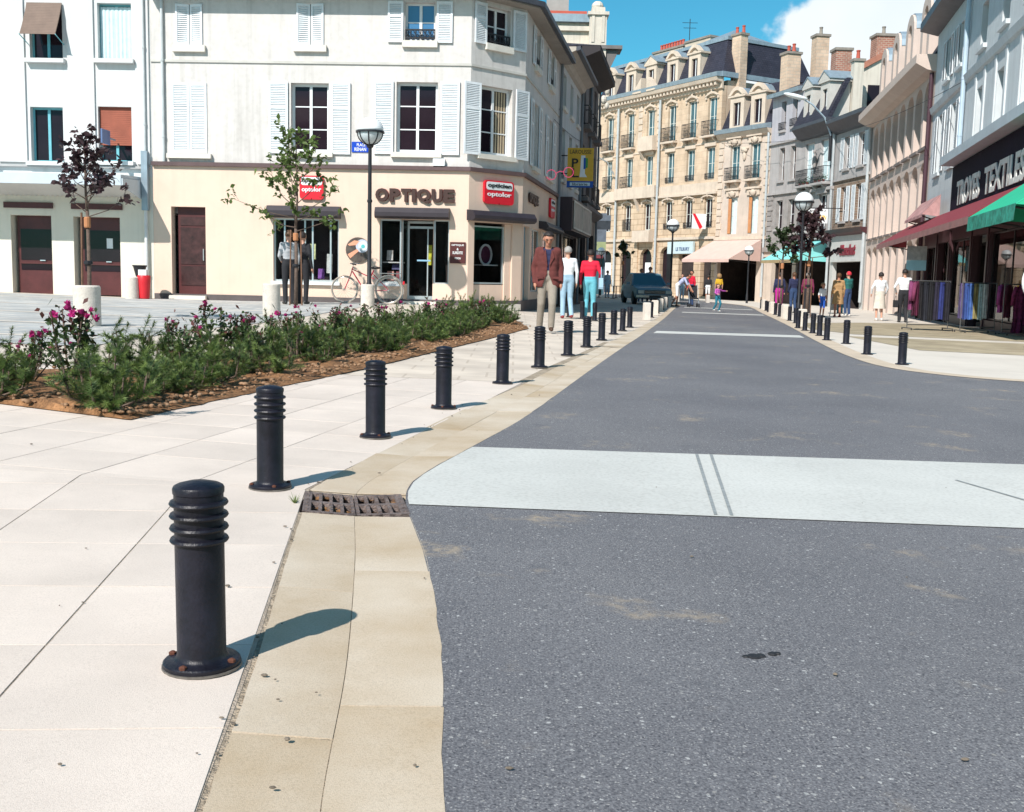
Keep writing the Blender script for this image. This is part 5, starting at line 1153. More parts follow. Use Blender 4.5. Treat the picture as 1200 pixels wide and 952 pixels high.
for i in range(4): 
    u = 3.0+3.6*i
    o = part(I_, 'dormer', PK, lambda mb: (mb.prism([(-.95, 0), (-.45, 0), (-.45, 2.0)]+[(-.45*cos(pi*k/8), 2.0+.45*sin(pi*k/8)) for k in range(9)]+[(.45, 0), (.95, 0), (.95, 2.1)]+[(.95*cos(pi*k/8), 2.1+.80*sin(pi*k/8)) for k in range(1, 9)], -.1, 2.2)), u, 0, 10.32)
    obj('dormer_window', MB().box(-.449, .25, .02, .449, .3, 2.42).mesh('dormer_window', GLASS_D), o); obj('dormer_roof', MB().prism([(.98*cos(pi*k/8), 2.12+.84*sin(pi*k/8)) for k in range(9)]+[(-.955*cos(pi*k/8), 2.11+.81*sin(pi*k/8)) for k in range(9)], .0, 2.6).mesh('dormer_roof', ZINC), o)
downpipe(I_, I_.L-.2, 0, 9.6, M('dark_maroon_pipe', (.06, .025, .035), .5), -.12, .09)
# J: bluish building with the textile shop
JB = M('pale_blue_render', (.56, .59, .60), .88, .08, 1.1, .25, 50, streak=.15)
J = Fac(I1, J1, name='corner_building', label='pale blue grey building above the textile shop at the right edge', cat='building')
top = [(2.6, 3.6, 8.75, 10.3), (5.2, 6.2, 8.75, 10.3), (9.05, 10.05, 8.6, 10.0), (12.2, 13.2, 8.6, 10.0), (15.4, 16.4, 8.6, 10.0)]; mid = [(1.6, 2.7, 5.35, 7.6), (4.5, 5.6, 5.35, 7.6), (9.1, 10.15, 5.6, 7.35), (12.1, 13.2, 5.6, 7.35), (15.3, 16.4, 5.6, 7.35), (18.6, 19.7, 5.6, 7.35)]
wall(J, 'upper_wall', JB, 0, J.L, 5.2, 11.3, top+mid, th=.4); body(J, JB, .46, 9, 3.0, 11.3)
for k, (a, b, c, e) in enumerate(top+mid):
    window(J, (a+b)/2, c, b-a, e-c, .34, 2, 2, M('brown_frame', (.12, .07, .06), .5), GLASS_D, .07); sill(J, a-.12, b+.12, c-.14, c-.005, JB, .12)
    if k in (0, 1, 5, 6):
        shutter(J, a-.62, a-.04, c, e, -.03, pitch=.06, rails=()); shutter(J, b+.04, b+.62, c, e, -.03, pitch=.06, rails=())
    elif k > 6:
        for s, u in ((-1, a-.3), (1, b+.05)): pbox(J, 'window_surround', JB, u, -.05, c-.1, u+.25, -.002, e+.5)
part(J, 'string_course', JB, lambda mb: mb.xprism([(-.002, 7.85), (-.10, 7.9), (-.16, 8.12), (-.002, 8.2)], 0, J.L))
part(J, 'eaves', DGUT, lambda mb: mb.xprism([(-.002, 11.0), (-.7, 11.2), (-.7, 11.5), (-.002, 11.5)], -.1, J.L)); part(J, 'roof', SL, lambda mb: mb.xprism([(-.7, 11.51), (4, 14), (9, 11.51)], 0, J.L))
part(J, 'canopy_cornice', M('canopy_blue_grey', (.40, .46, .50), .6, .1, 2), lambda mb: (mb.xprism([(-.002, 5.02), (-.75, 5.06), (-.75, 5.34), (-.68, 5.38), (-.002, 5.44)], 7.6, J.L)))
NAVY = M('navy_fascia', (.012, .008, .020), .8, .2, 2, spec=.12)
pbox(J, 'shop_fascia', NAVY, 7.7, -.35, 3.35, J.L, -.002, 5.0)
part(J, 'fascia_end', JB, lambda mb: mb.box(0, -.02, 3.36, 7.68, .3, 5.19))
TL = M('letter_pale', (.66, .66, .62), .5, .08, 4)
for wd_, ua, ub in (('TROYES', 8.9, 12.6), ('TEXTILES', 13.3, 18.2)): sign_text(J, wd_, (ua+ub)/2, 4.02, ub-ua, .80, TL, -.352, .03, .03)
wall(J, 'ground_wall', M('maroon_shopfront', (.06, .025, .03), .45, .2, 2), 0, J.L, -.5, 3.35, [(.4, 3.0, .1, 2.5), (3.5, 5.8, -.3, 2.6), (6.3, 9.8, .0, 2.6), (10.2, 12.4, -.3, 2.6), (12.8, 18, .0, 2.6), (18.4, 23, 0, 2.6)], th=.2)
for a, b in ((.4, 3.0), (6.3, 9.8), (12.8, 18), (18.4, 23)): shop_frame(J, a, b, .02, 2.58, [(a+b)/2], .1, mat=M('dark_frame', (.03, .02, .022), .4)); 
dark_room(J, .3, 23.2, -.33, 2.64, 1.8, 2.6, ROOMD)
for u0 in (3.2, 6.05, 10.0, 12.6, 18.2): pbox(J, 'shop_pillar', M('maroon_shopfront', (.06, .025, .03)), u0-.1, -.04, -.4, u0+.1, .3, 2.95)
downpipe(J, 7.2, 5.5, 11.0, M('pale_blue_pipe', (.42, .52, .60), .5), -.12, .08)
RAW = M('red_awning_cloth', (.22, .036, .046), .75, .10, 2)
awning(J, -2.5, 18.4, 3.52, 2.72, 1.25, RAW, .20, M('awning_fringe', (.28, .14, .13), .8), label='long dark red awning over the textile shop front', d0=-.37)
awning(J, .6, 5.3, 4.3, 3.60, .6, M('lit_red_awning_cloth', (.42, .23, .22), .8, .3, 2.5), .12, label='lit upper cloth of the red awning at its left end, painted paler rose', d0=-.3)  # paler copy of the red cloth, its lit tone put into the colour
GRN = M('green_awning_cloth', (.02, .40, .22), .7, .06, 2)
awning(J, 18.6, 23.6, 3.55, 2.66, 1.3, GRN, .34, M('green_valance', (.015, .22, .15), .7, .5, 7, col2=(.05, .40, .30)), label='bright green awning with patterned valance at the right edge', d0=-.37, stripes=M('green_awning_stripe', (.03, .47, .27), .7))
ps = thing('hanging_sign', 'small pale blue and white panel hanging below the red awning', 'sign', (*J.world(4.6, -.9), 1.55), J.ang+radians(80))
obj('board', MB().box(-.35, -.03, 0, .35, .03, .38).mesh('board', M('panel_blue', (.32, .58, .66), .5)), ps); obj('upper_board', MB().box(-.35, -.028, .385, .35, .028, .9).mesh('upper_board', M('panel_grey', (.36, .38, .38), .5, .3, 6)), ps); obj('hanger', MB().tube([(0, 0, .9), (0, 0, 1.4)], .012, 5).mesh('hanger', IRON), ps)
# N: small dark shop where the street bends
N_ = Fac((5.2, 79.0), (6.6, 78.9), name='corner_shop', label='small dark shop with green band at the bend of the street', cat='shop')
NB = M('slate_blue_front', (.10, .12, .15), .6, .3, 2)
wall(N_, 'front_wall', NB, 0, N_.L, -.3, 5.6, [(.35, 1.3, -.2, 2.6)]); body(N_, NB, .4, 1.2, -.3, 5.8)
part(N_, 'cornice', NB, lambda mb: mb.xprism([(-.002, 4.6), (-.5, 5.2), (-.5, 5.6), (-.002, 5.6)], -.3, N_.L+.3)); pbox(N_, 'green_band', M('sage_green', (.26, .30, .15), .6), -.1, -.1, 3.1, N_.L, -.002, 3.7); pbox(N_, 'blind', M('faded_red_cloth', (.16, .03, .04), .8), -.2, -.6, 2.5, 1.2, -.1, 2.75)
part(N_, 'shop_glass', GLASS_B, lambda mb: mb.box(.35, .2, -.3, 1.3, .25, 2.6))
# yellow bookshop sign over the left pavement
x, y = Cc.world(1.2, -.62)
ys_ = thing('bookshop_sign', 'yellow illuminated bookshop sign with blue lower panel on the left', 'sign', (x, y, 4.80), radians(-6))
YEL = M('sign_yellow', (.62, .36, .03), .5, .08, 4)
obj('board', MB().box(-.44, -.07, -.55, .44, .07, .55).mesh('board', YEL), ys_); obj('lower_panel', MB().box(-.45, -.07, -.76, .45, .07, -.552).mesh('lower_panel', M('sign_blue', (.02, .09, .38))), ys_)
obj('lettering', text_mesh('LAROUSSE', .72, .13, BLK, .008, .0), ys_, (0, -.071, .42)); obj('white_strip', MB().box(-.34, -.078, -.71, .34, -.0705, -.60).mesh('white_strip', M('strip_pale', (.55, .68, .75), .5)), ys_); obj('lettering', text_mesh('librairie', .52, .085, BLK, .006, .01), ys_, (0, -.079, -.655))
obj('figure_white', MB().prism([(-.02, -.42), (.24, -.42), (.16, -.30), (.16, .30), (.02, .30), (.0, -.20)], -.078, -.0705).mesh('figure_white', WHITE), ys_); obj('figure_blue', MB().prism([(.11, -.15), (.18, -.15), (.18, .22), (.11, .22)], -.084, -.0785).mesh('figure_blue', M('sign_blue', (.02, .09, .38))), ys_); obj('figure_green', MB().prism([(.185, -.12), (.25, -.10), (.25, .20), (.185, .22)], -.084, -.0705).mesh('figure_green', M('sign_green', (.05, .28, .05), .5)), ys_)
obj('lettering', text_mesh('P', .22, .30, BLK, .008, .02), ys_, (-.18, -.071, .05)); obj('lettering', text_mesh('L', .24, .30, BLK, .008, .02), ys_, (-.16, -.071, -.28))
[obj('bracket', MB().tube([(-.44, 0, z), (-1.2, 0, z)], .02, 6).mesh('bracket', IRON), ys_) for z in (.3, -.3)]

# ---- plain unseen houses added behind the camera so the shop glass mirrors walls
for i, (P0, P1, col, hgt, lb) in enumerate([((14, -26), (-2, -28), (.34, .30, .26), 11.5, 'grey stone house added unseen behind the camera for glass reflections, right of the pair'), ((-2.2, -28), (-24, -27), (.42, .36, .30), 12.5, 'beige stone house added unseen behind the camera for glass reflections, left of the pair')]):
    Z = Fac(P0, P1, name='reflection_house', label=lb, cat='house'); zm = M('reflection_house_stone_%d' % i, col, .9, .12, 1.2, streak=.15)
    ops = [(1.2+2.7*k, 2.3+2.7*k, z, z+2.0) for k in range(int((Z.L-1.5)/2.7)) for z in (.8, 4.6, 8.2)]
    wall(Z, 'front_wall', zm, 0, Z.L, -.6, hgt, ops); body(Z, zm, .42, 9, -.6, hgt); part(Z, 'roof', SLATE, lambda mb: mb.xprism([(-.5, hgt), (4.5, hgt+2.6), (9.4, hgt)], -.2, Z.L+.2))
    for a, b, c, e in ops: window(Z, (a+b)/2, c, b-a, e-c, .15, 2, 3)
# ================================================================ STREET FURNITURE
BOLM = M('black_bollard_paint', (.010, .010, .017), .42, .5, 12, .12, 140, spec=.32, fine=.2)
RUST = M('bolt_rust', (.10, .035, .02), .8, .4, 30)
def bollard_profile():
    p = [(.087, 0), (.088, .003), (.088, .010), (.085, .013), (.064, .016), (.0585, .021), (.0555, .030), (.0555, .285)]
    for i in range(4):
        z = .292+.0285*i
        p += [(.0555, z), (.064, z+.002), (.0665, z+.006), (.064, z+.011), (.0555, z+.014)]
    p += [(.0555, .405), (.0575, .407), (.0580, .418), (.0555, .423), (.048, .427), (.025, .433), (0, .435)]
    return p
BOL_ME = MB().lathe(bollard_profile(), 32).mesh('bollard', BOLM, 35)
BOLF_ME = MB().lathe([(.091, -.004), (.091, .001), (.086, .0015)], 24).mesh('base_plate', M('worn_metal', (.20, .18, .16), .5, .4, 25, metal=.5), 30)
BOLT_ME = MB().lathe([(.009, 0), (.009, .006), (.004, .009), (0, .009)], 6).mesh('bolt', RUST)
def bollard(x, y, label, group, bolts=False):
    t = thing('bollard', label, 'bollard', (x, y, gz(x, y)+.006), R.uniform(0, 6), group)
    t.rotation_euler = (R.gauss(0, .006), R.gauss(0, .006), R.uniform(0, 6))
    obj('post', BOL_ME, t); obj('base_plate', BOLF_ME, t)
    if bolts:
        for k in range(4): obj('bolt', BOLT_ME, t, (.078*cos(k*pi/2+.6), .078*sin(k*pi/2+.6), .013))
    return t
LB = [(-.71, 2.40), (-1.02, 4.46), (-.77, 5.98), (-.48, 7.43), (-.09, 9.37), (.28, 11.27), (.68, 13.26), (1.04, 15.15), (1.41, 17.1), (1.8, 19.25), (2.11, 20.76), (2.44, 22.52)]
lab = ['largest black ringed bollard in the foreground beside the gutter', 'black ringed bollard standing just behind the drain grate']
for i, (x, y) in enumerate(LB):
    bollard(x, y, lab[i] if i < 2 else '%s black ringed bollard along the left kerb, counting from the nearest' % ORD[i], 'black bollards along the left kerb', i < 4)
for i, (x, y) in enumerate([(1.40, 27.2), (1.68, 26.4), (1.92, 25.5)]):
    bollard(x, y, '%s black bollard of the inner row near the man in white' % ('leftmost', 'middle', 'rightmost')[i], 'black bollards of the inner row')
RB_ = [(5.18, 14.19), (5.38, 16.22), (6.01, 19.3), (5.98, 20.4), (6.38, 22.3), (6.57, 23.49), (6.75, 24.8), (6.98, 26.28)]
for i, (x, y) in enumerate(RB_): bollard(x, y, '%s black ringed bollard along the right kerb, counting from the nearest' % ORD[i], 'black bollards along the right kerb')
# stone posts between the far bollards
STP = M('white_stone_post', (.66, .60, .53), .85, .10, 6, .3, 60, streak=.1)
def chamfer_box(w, d, h, c):
    mb = MB(); q = [(-w/2, -d/2), (w/2, -d/2), (w/2, d/2), (-w/2, d/2)]; s = [(x*(1-2*c/w), y*(1-2*c/d)) for x, y in q]
    for z, P in ((0, q), (h-c, q), (h, s)): mb.v += [(x, y, z) for x, y in P]
    for k in range(2): mb.f += [(k*4+i, k*4+(i+1)%4, k*4+4+(i+1)%4, k*4+4+i) for i in range(4)]
    mb.f.append((8, 9, 10, 11)); mb.m = [0]*len(mb.f); return mb
SP_ME = chamfer_box(.16, .16, .45, .018).mesh('stone_post', STP)
n_ = 0
for k in range(9):
    y = 27.6+2.3*k; x = at_y(KI, y)-.18
    if k % 2 == 0:
        o = tag(obj('stone_post', SP_ME, None, (x, y, gz(x, y)), .2), '%s pale square stone post along the left kerb beyond the bollards' % ORD[n_], 'post', 'stone posts along the left kerb'); n_ += 1
    else: bollard(x, y, 'black bollard between the pale stone posts, number %s on the left side' % ORD[k//2], 'far bollards on the left')
n_ = 0
R3 = [p for p in RE_in if p[1] > 13.4]
for k in range(11):
    y = 27.9+2.2*k; x = at_y(R3, y)+.02
    if k % 3 == 0:
        o = tag(obj('stone_post', SP_ME, None, (x, y, gz(x, y)), .2), '%s pale square stone post along the right kerb beyond the bollards' % ORD[n_], 'post', 'stone posts along the right kerb'); n_ += 1
    else: bollard(x, y, 'black bollard between the pale stone posts, number %s on the right side' % ORD[k], 'far bollards on the right')
for i, (x, y) in enumerate([(9.2, 60.5), (11.0, 61.0)]):
    tag(obj('stone_post', SP_ME, None, (x, y, gz(x, y)), .2), ('sandy stone post at the bend left of the pink awning', 'sandy stone post at the bend in front of the pink awning')[i], 'post', 'stone posts at the bend')
# stone cylinders on the plaza
SCY = M('speckled_stone', (.63, .57, .50), .9, .10, 14, .4, 70, fine=.14, fscale=45)
def cyl(x, y, r, h, label): return tag(obj('stone_cylinder', MB().lathe([(r, -.02), (r, h-.02), (r-.02, h), (0, h)], 28).mesh('stone_cylinder', SCY, 35), None, (x, y, gz(x, y))), label, 'bollard', 'stone cylinders on the plaza')
cyl(-6.05, 15.16, .185, .57, 'thick pale stone cylinder in front of the purple leaved tree')
cyl(-4.58, 20.2, .165, .60, 'pale stone cylinder left of the green tree')
cyl(-3.33, 24.3, .155, .52, 'pale stone cylinder at the foot of the left street lamp')
cyl(-9.6, 26.9, .17, .55, 'small pale stone cylinder beside the red bin')
tag(obj('plant_pot', MB().lathe([(.10, 0), (.16, .24), (.18, .25), (.18, .28), (.15, .28), (.14, .20), (0, .20)], 18).mesh('plant_pot', M('black_plastic', (.015, .015, .018), .5), 40), None, (-9.5, 27.2, gz(-9.5, 27.2)+.57)), 'black plastic pot standing above the small stone cylinder', 'pot')
obj_st = tag(obj('pot_stand', MB().lathe([(.12, 0), (.12, .03), (.04, .05), (.04, .54), (.11, .57)], 14).mesh('pot_stand', IRON, 40), None, (-9.5, 27.2, gz(-9.5, 27.2))), 'thin black stand under the plastic pot', 'stand')
bn = thing('litter_bin', 'red bin with white top beside the downpipe of the left house', 'bin', (-9.33, 27.0, gz(-9.33, 27.0)))
obj('bin_body', MB().lathe([(.10, 0), (.13, .03), (.155, .42), (.165, .58), (.15, .60), (0, .60)], 18).mesh('bin_body', M('bin_red', (.58, .02, .03), .4), 40), bn); obj('bin_top', MB().box(-.10, -.12, .60, .10, .08, .74).mesh('bin_top', WHITE), bn)
# ---- globe street lamps
GLOW = M('opal_globe', (.80, .82, .82), .25, .03, 3); GLOB = M('globe_lower_glass', (.52, .58, .60), .12, .08, 3, spec=.8)
LPM = M('black_lamp_post', (.02, .02, .024), .4, .2, 8)
def lamp(x, y, label, h=3.75, r=.305, tint=None, base=True):
    t = thing('street_lamp', label, 'street lamp', (x, y, gz(x, y)), 0, 'globe street lamps')
    obj('post', MB().lathe([(.075, 0), (.075, .5), (.05, .56), (.045, h*.6), (.06, h*.6+.02), (.06, h*.6+.06), (.045, h*.6+.08), (.04, h-r-.05), (.07, h-r-.03), (.085, h-r+.01), (.03, h-r+.02)], 14).mesh('post', LPM, 35), t)
    N = 9
    lo_ = [(r*.93*cos(pi/2*(1-k/N)), h-r*.93*sin(pi/2*(1-k/N))) for k in range(N+1)]
    obj('lower_globe', MB().lathe(lo_, 22).mesh('lower_globe', tint or GLOB, True), t)
    hi = [(r*cos(pi/2*k/N), h+.02+r*sin(pi/2*k/N)) for k in range(N)]+[(0, h+.02+r)]
    obj('upper_dome', MB().lathe(hi, 22).mesh('upper_dome', tint or GLOW, True), t)
    obj('ring', MB().lathe([(r*.94, h-.02), (r+.02, h-.02), (r+.02, h+.018), (r*.94, h+.018)], 24).mesh('ring', LPM, 35), t)
    for k in range(8):
        a = k*pi/4; obj('rib', MB().tube([((r*.955)*cos(q)*cos(a), (r*.955)*cos(q)*sin(a), h-(r*.955)*sin(q)) for q in [pi/2*j/6 for j in range(7)]], .013, 5).mesh('rib', LPM), t)
    return t
lamp(-3.33, 24.55, 'black street lamp with white globe rising from a stone cylinder by the optician', 3.92)
lamp(9.25, 34.9, 'black street lamp with white globe beside the purple tree on the right', 3.75)
lamp(7.55, 52.0, 'black street lamp with white globe in front of the limestone block', 3.75)
lamp(14.3, 66.0, 'distant street lamp with white globe under the pink awning', 3.2, .28)
lamp(6.9, 69.0, 'distant street lamp with bluish globe left of the parked car', 3.2, .28, M('bluish_globe', (.30, .45, .58), .3))
lamp(5.9, 74.0, 'small distant globe lamp in front of the dark corner shop', 3.0, .26)
# bracket street light on the house wall
x, y = G_.world(4.55, -.25)
bl = thing('bracket_light', 'long curved bracket street light fixed high on the grey house', 'street lamp', (x, y, 9.3), 0)
obj('mast', MB().tube([(0, 0, -.9), (0, 0, 1.1)], .09, 8).mesh('mast', IRON), bl); obj('arm', MB().tube([(0, -.05, .6), (-.5, -.3, 1.6), (-1.4, -.7, 2.3), (-2.0, -.9, 2.55)], .05, 8).mesh('arm', M('pale_blue_pipe', (.42, .52, .60))), bl)
obj('lamp_head', MB().ell((-2.5, -1.05, 2.68), .75, .22, .14, 12, 8, rot=Matrix.Rotation(.22, 3, 'Y')).mesh('lamp_head', GLOW, True), bl)
x, y = D.world(2.9, -.3)
bl = thing('bracket_light', 'bracket street light on the far left of the limestone block', 'street lamp', (x, y, 9.6), 0)
obj('arm', MB().tube([(0, 0, 0), (-.6, -.5, .9), (-1.5, -1.0, 1.3)], .06, 8).mesh('arm', M('pale_zinc_pipe', (.42, .45, .46))), bl); obj('lamp_head', MB().ell((-2.0, -1.3, 1.4), .65, .2, .14, 12, 8, rot=Matrix.Rotation(.15, 3, 'Y')).mesh('lamp_head', GLOW, True), bl)
# overhead wires
def wire(a, b, sag, label): 
    a, b = Vector(a), Vector(b); pts = [a.lerp(b, k/16)-Vector((0, 0, sag*4*(k/16)*(1-k/16))) for k in range(17)]
    tag(obj('overhead_wire', MB().tube(pts, .012, 4).mesh('overhead_wire', IRON)), label, 'wire')
wire((*E_.world(.2, -.05), 10.9), (*G_.world(4.5, -.2), 9.9), .15, 'thin wire strung across the narrow house fronts')
wire((*Bs.world(5.6, -.05), 5.9), (*K.world(2, -.05), 6.4), .1, 'thin wire along the shaded side wall on the left')
wire((*H_.world(.1, -.3), 10.0), (*J.world(7.2, -.2), 7.9), .3, 'thin wire running from the shuttered house to the pale blue building')
# no entry sign at the right edge
ne = thing('no_entry_sign', 'red and white round no entry sign on a red post cut by the right edge', 'sign', (9.66, 20.0, gz(9.66, 20.0)), radians(20))
obj('post', MB().lathe([(.05, 0), (.05, 2.0)], 12).mesh('post', M('post_red', (.45, .02, .03), .45), 40), ne)
obj('disc', MB().prism([(.36*cos(2*pi*k/32), 1.28+.36*sin(2*pi*k/32)) for k in range(32)], -.09, -.06).mesh('disc', WHITE), ne); obj('red_face', MB().prism([(.32*cos(2*pi*k/32), 1.28+.32*sin(2*pi*k/32)) for k in range(32)], -.096, -.0905).mesh('red_face', RED), ne); obj('white_bar', MB().box(-.24, -.102, 1.22, .24, -.0965, 1.34).mesh('white_bar', WHITE), ne)
# ---- clothes rails with garments
def rail(x, y, rz, w, label):
    t = thing('clothes_rail', label, 'clothes rail', (x, y, gz(x, y)), rz)
    obj('top_bar', MB().tube([(-w/2, 0, 1.32), (w/2, 0, 1.32)], .016, 8).mesh('top_bar', M('dull_chrome', (.20, .20, .20), .4, .1, 5, metal=.7)), t); obj('low_bar', MB().tube([(-w/2, 0, .16), (w/2, 0, .16)], .014, 8).mesh('low_bar', M('dull_chrome', (.20, .20, .20))), t)
    for s in (-1, 1):
        obj('upright', MB().tube([(s*w/2, 0, .08), (s*w/2, 0, 1.34)], .013, 8).mesh('upright', M('dull_chrome', (.20, .20, .20), .4, .1, 5, metal=.7)), t); obj('foot', MB().tube([(s*w/2, -.28, .07), (s*w/2, .28, .07)], .016, 6).mesh('foot', M('dull_chrome', (.20, .20, .20))), t)
        for q in (-.26, .26): obj('castor', MB().ell((s*w/2, q, .03), .015, .03, .03, 8, 5).mesh('castor', IRON), t)
    return t
def garment_mesh(kind, L, w, mat, seed):
    rr = random.Random(seed); mb = MB(); n = 14; rows = 12; vs = []
    for i in range(rows+1):
        t = i/rows; z = -L*t
        if kind == 'dress': hw = (.20+.10*t+.03*sin(t*6)) if t > .06 else .10+.10*t/.06
        elif kind == 'trousers': hw = .17
        else: hw = .21+.02*t if t > .06 else .08+.13*t/.06
        for s_ in (-1, 1):
            for j in range(n+1):
                a = -1+2*j/n; fold = .018*(t+.15)*sin(a*9+seed)+.01*sin(a*23+seed*2)*t
                vs.append((a*hw*w/.2*.9, s_*(.035*(1-a*a)**.5+.012)+fold, z+.01*sin(a*4+seed)*t))
    mb.v = vs; k = n+1
    for i in range(rows):
        for s_ in (0, 1):
            o = i*2*k+s_*k
            for j in range(n): mb.f.append((o+j, o+j+1, o+2*k+j+1, o+2*k+j)); mb.m.append(0)
        o = i*2*k
        mb.f += [(o, o+k, o+3*k, o+2*k), (o+n, o+2*k+n, o+3*k+n, o+k+n)]; mb.m += [0, 0]
    if kind != 'trousers':
        for s_ in (-1, 1): mb.tube([(s_*.17*w/.2, 0, -.05), (s_*.24*w/.2, 0, -.25), (s_*.26*w/.2, .0, -.52)], [.06, .055, .05], 8)
    return mb.mesh('garment', mat, True)
def hang(x, y, rz, kind, L, col, colname, label, spread=.2, pattern=None):
    mt = M('cloth_'+colname.replace(' ', '_'), tuple(.75*(q*.8+.2*sum(col)/3) for q in col), .85, .35, 7, .3, 120) if pattern is None else pattern
    t = thing('garment', label, 'garment', (x, y, gz(x, y)+1.30), rz)
    obj('cloth', garment_mesh(kind, L, spread, mt, int(x*100) % 17), t)
    obj('hanger', MB().tube([(0, 0, .04), (.02, 0, .02), (0, 0, 0), (-.17, 0, -.06), (.17, 0, -.06), (0, 0, 0)], .006, 5).mesh('hanger', IRON), t); return t
WINE = M('wine_floral_cloth', (.14, .01, .045), .85, .6, 14, .3, 120, col2=(.30, .03, .12))
ra = radians(7)
rail(11.05, 28.6, ra, 1.15, 'chrome clothes rail of dark trousers nearest the pink building'); rail(12.25, 28.3, ra, .95, 'chrome clothes rail of blue and pale skirts'); rail(13.1, 27.7, ra, 1.0, 'chrome clothes rail of dresses near the right edge')
gs = [(10.55, 28.55, 'jacket', .75, (.30, .03, .16), 'plum', 'plum jacket at the left end of the dark clothes rail'), (10.66, 28.5, 'jacket', .9, (.25, .02, .10), 'dark pink', 'dark pink coat beside the plum jacket'), (10.8, 28.6, 'trousers', .98, (.018, .016, .02), 'black', 'black long garment left of the middle of the dark rail'),
      (10.95, 28.6, 'trousers', 1.02, (.02, .022, .035), 'charcoal', 'charcoal trousers in the middle of the dark rail'), (11.1, 28.6, 'trousers', 1.02, (.014, .014, .018), 'jet', 'jet black trousers right of the charcoal ones'), (11.25, 28.6, 'trousers', 1.0, (.025, .02, .05), 'dark navy', 'dark navy trousers beside the royal blue ones'), (11.38, 28.6, 'trousers', .98, (.015, .03, .22), 'royal blue', 'royal blue trousers on the dark rail'), (11.53, 28.6, 'trousers', 1.0, (.02, .018, .03), 'ink', 'ink coloured trousers at the right end of the dark rail'),
      (11.80, 28.3, 'trousers', .92, (.18, .12, .34), 'lilac', 'lilac skirt at the left of the pale rail'), (11.91, 28.3, 'trousers', .94, (.02, .09, .42), 'mid blue', 'mid blue skirt next to the lilac one'), (12.04, 28.3, 'trousers', .94, (.03, .14, .50), 'bright blue', 'bright blue skirt in the middle of the pale rail'), (12.16, 28.3, 'trousers', .92, (.33, .27, .08), 'mustard', 'mustard skirt between blue and mint skirts'), (12.29, 28.3, 'trousers', .94, (.40, .60, .62), 'pale mint', 'pale mint skirt on the pale rail'), (12.40, 28.3, 'trousers', .90, (.55, .62, .60), 'white mint', 'whitish skirt at the right end of the pale rail'),
      (12.66, 27.9, 'jacket', .72, (.42, .02, .25), 'magenta', 'magenta jacket at the left of the dress rail'), (12.80, 27.85, 'jacket', .85, (.22, .03, .07), 'red print', 'red print blouse behind the magenta jacket'), (13.25, 27.6, 'jacket', .9, (.02, .03, .20), 'deep blue', 'deep blue coat at the right of the dress rail'), (13.45, 27.6, 'jacket', 1.0, (.02, .018, .025), 'soot', 'black coat at the far right of the dress rail')]
for x, y, kd, L, c, cn, lb in gs: hang(x, y, ra+R.uniform(.6, 1.1) if kd != 'trousers' else ra+.25, kd, L, c, cn, lb, .12 if kd == 'trousers' else .17)
hang(12.98, 27.45, ra, 'dress', 1.22, (.14, .01, .045), 'wine', 'long wine red patterned dress facing the street', .19, WINE)
# sandwich board by the pale shopfront
sb = thing('display_stand', 'white and blue display stand on the pavement beside the woman in white', 'stand', (12.1, 40.2, gz(12.1, 40.2)), .2)
obj('panel', MB().box(-.28, -.05, .25, -.02, 0, 1.15).mesh('panel', M('print_grey', (.55, .55, .52), .6, .6, 9)), sb); obj('panel', MB().box(.0, -.05, .15, .22, 0, 1.25).mesh('panel', M('panel_teal', (.03, .22, .30), .5)), sb); obj('leg', MB().tube([(-.28, 0, 0), (-.15, 0, 1.1)], .015, 5).mesh('leg', ALU), sb); obj('leg', MB().tube([(.22, .2, 0), (.1, 0, 1.1)], .015, 5).mesh('leg', ALU), sb); obj('tray', MB().box(-.3, -.2, .12, .3, .1, .15).mesh('tray', ALU), sb)
# ---- bicycle
bk = thing('bicycle', 'red framed bicycle leaning beside the left lamp post', 'bicycle', (-3.72, 27.0, gz(-3.72, 27.0)), 0)
CHR = M('chrome', (.55, .55, .53), .25, .1, 4, metal=.8); TYR = M('tan_tyre', (.42, .36, .30), .8, .1, 5); BRED = M('bike_red', (.48, .03, .06), .35, .08, 5)
def wheel(cx):
    w_ = obj('wheel', MB().tube([(cx+.335*cos(a), 0, .345+.335*sin(a)) for a in [k*pi/16 for k in range(33)]], .018, 6, cap=False).mesh('tyre', TYR, True), bk)
    obj('rim', MB().tube([(cx+.308*cos(a), 0, .345+.308*sin(a)) for a in [k*pi/16 for k in range(33)]], .010, 5, cap=False).mesh('rim', CHR, True), w_)
    mb = MB()
    for k in range(18): mb.tube([(cx+.03*cos(k*.7), .015*(-1)**k, .345+.03*sin(k*.7)), (cx+.305*cos(k*pi/9), 0, .345+.305*sin(k*pi/9))], .0025, 3)
    mb.tube([(cx, -.05, .345), (cx, .05, .345)], .02, 8); obj('spokes', mb.mesh('spokes', CHR), w_)
wheel(-.56); wheel(.56)
fr = MB()
for a, b, r in (((-.36, 0, .80), (-.05, 0, .32), .017), ((-.38, 0, .86), (.20, 0, .62), .013), ((-.05, 0, .32), (.18, 0, .84), .016), ((-.05, 0, .32), (.56, 0, .345), .012), ((.15, 0, .76), (.56, 0, .345), .010)): fr.tube([a, b], r, 7)
obj('frame', fr.mesh('frame', BRED), bk); obj('fork', MB().tube([(-.34, 0, .92), (-.40, 0, .72), (-.56, -.0, .345)], .014, 6).mesh('fork', BRED), bk)
obj('handlebar', MB().tube([(-.34, 0, .92), (-.34, 0, 1.0)], .012, 6).tube([(-.22, -.26, .98), (-.38, -.16, 1.0), (-.40, 0, 1.0), (-.38, .16, 1.0), (-.22, .26, .98)], .012, 6).mesh('handlebar', CHR), bk)
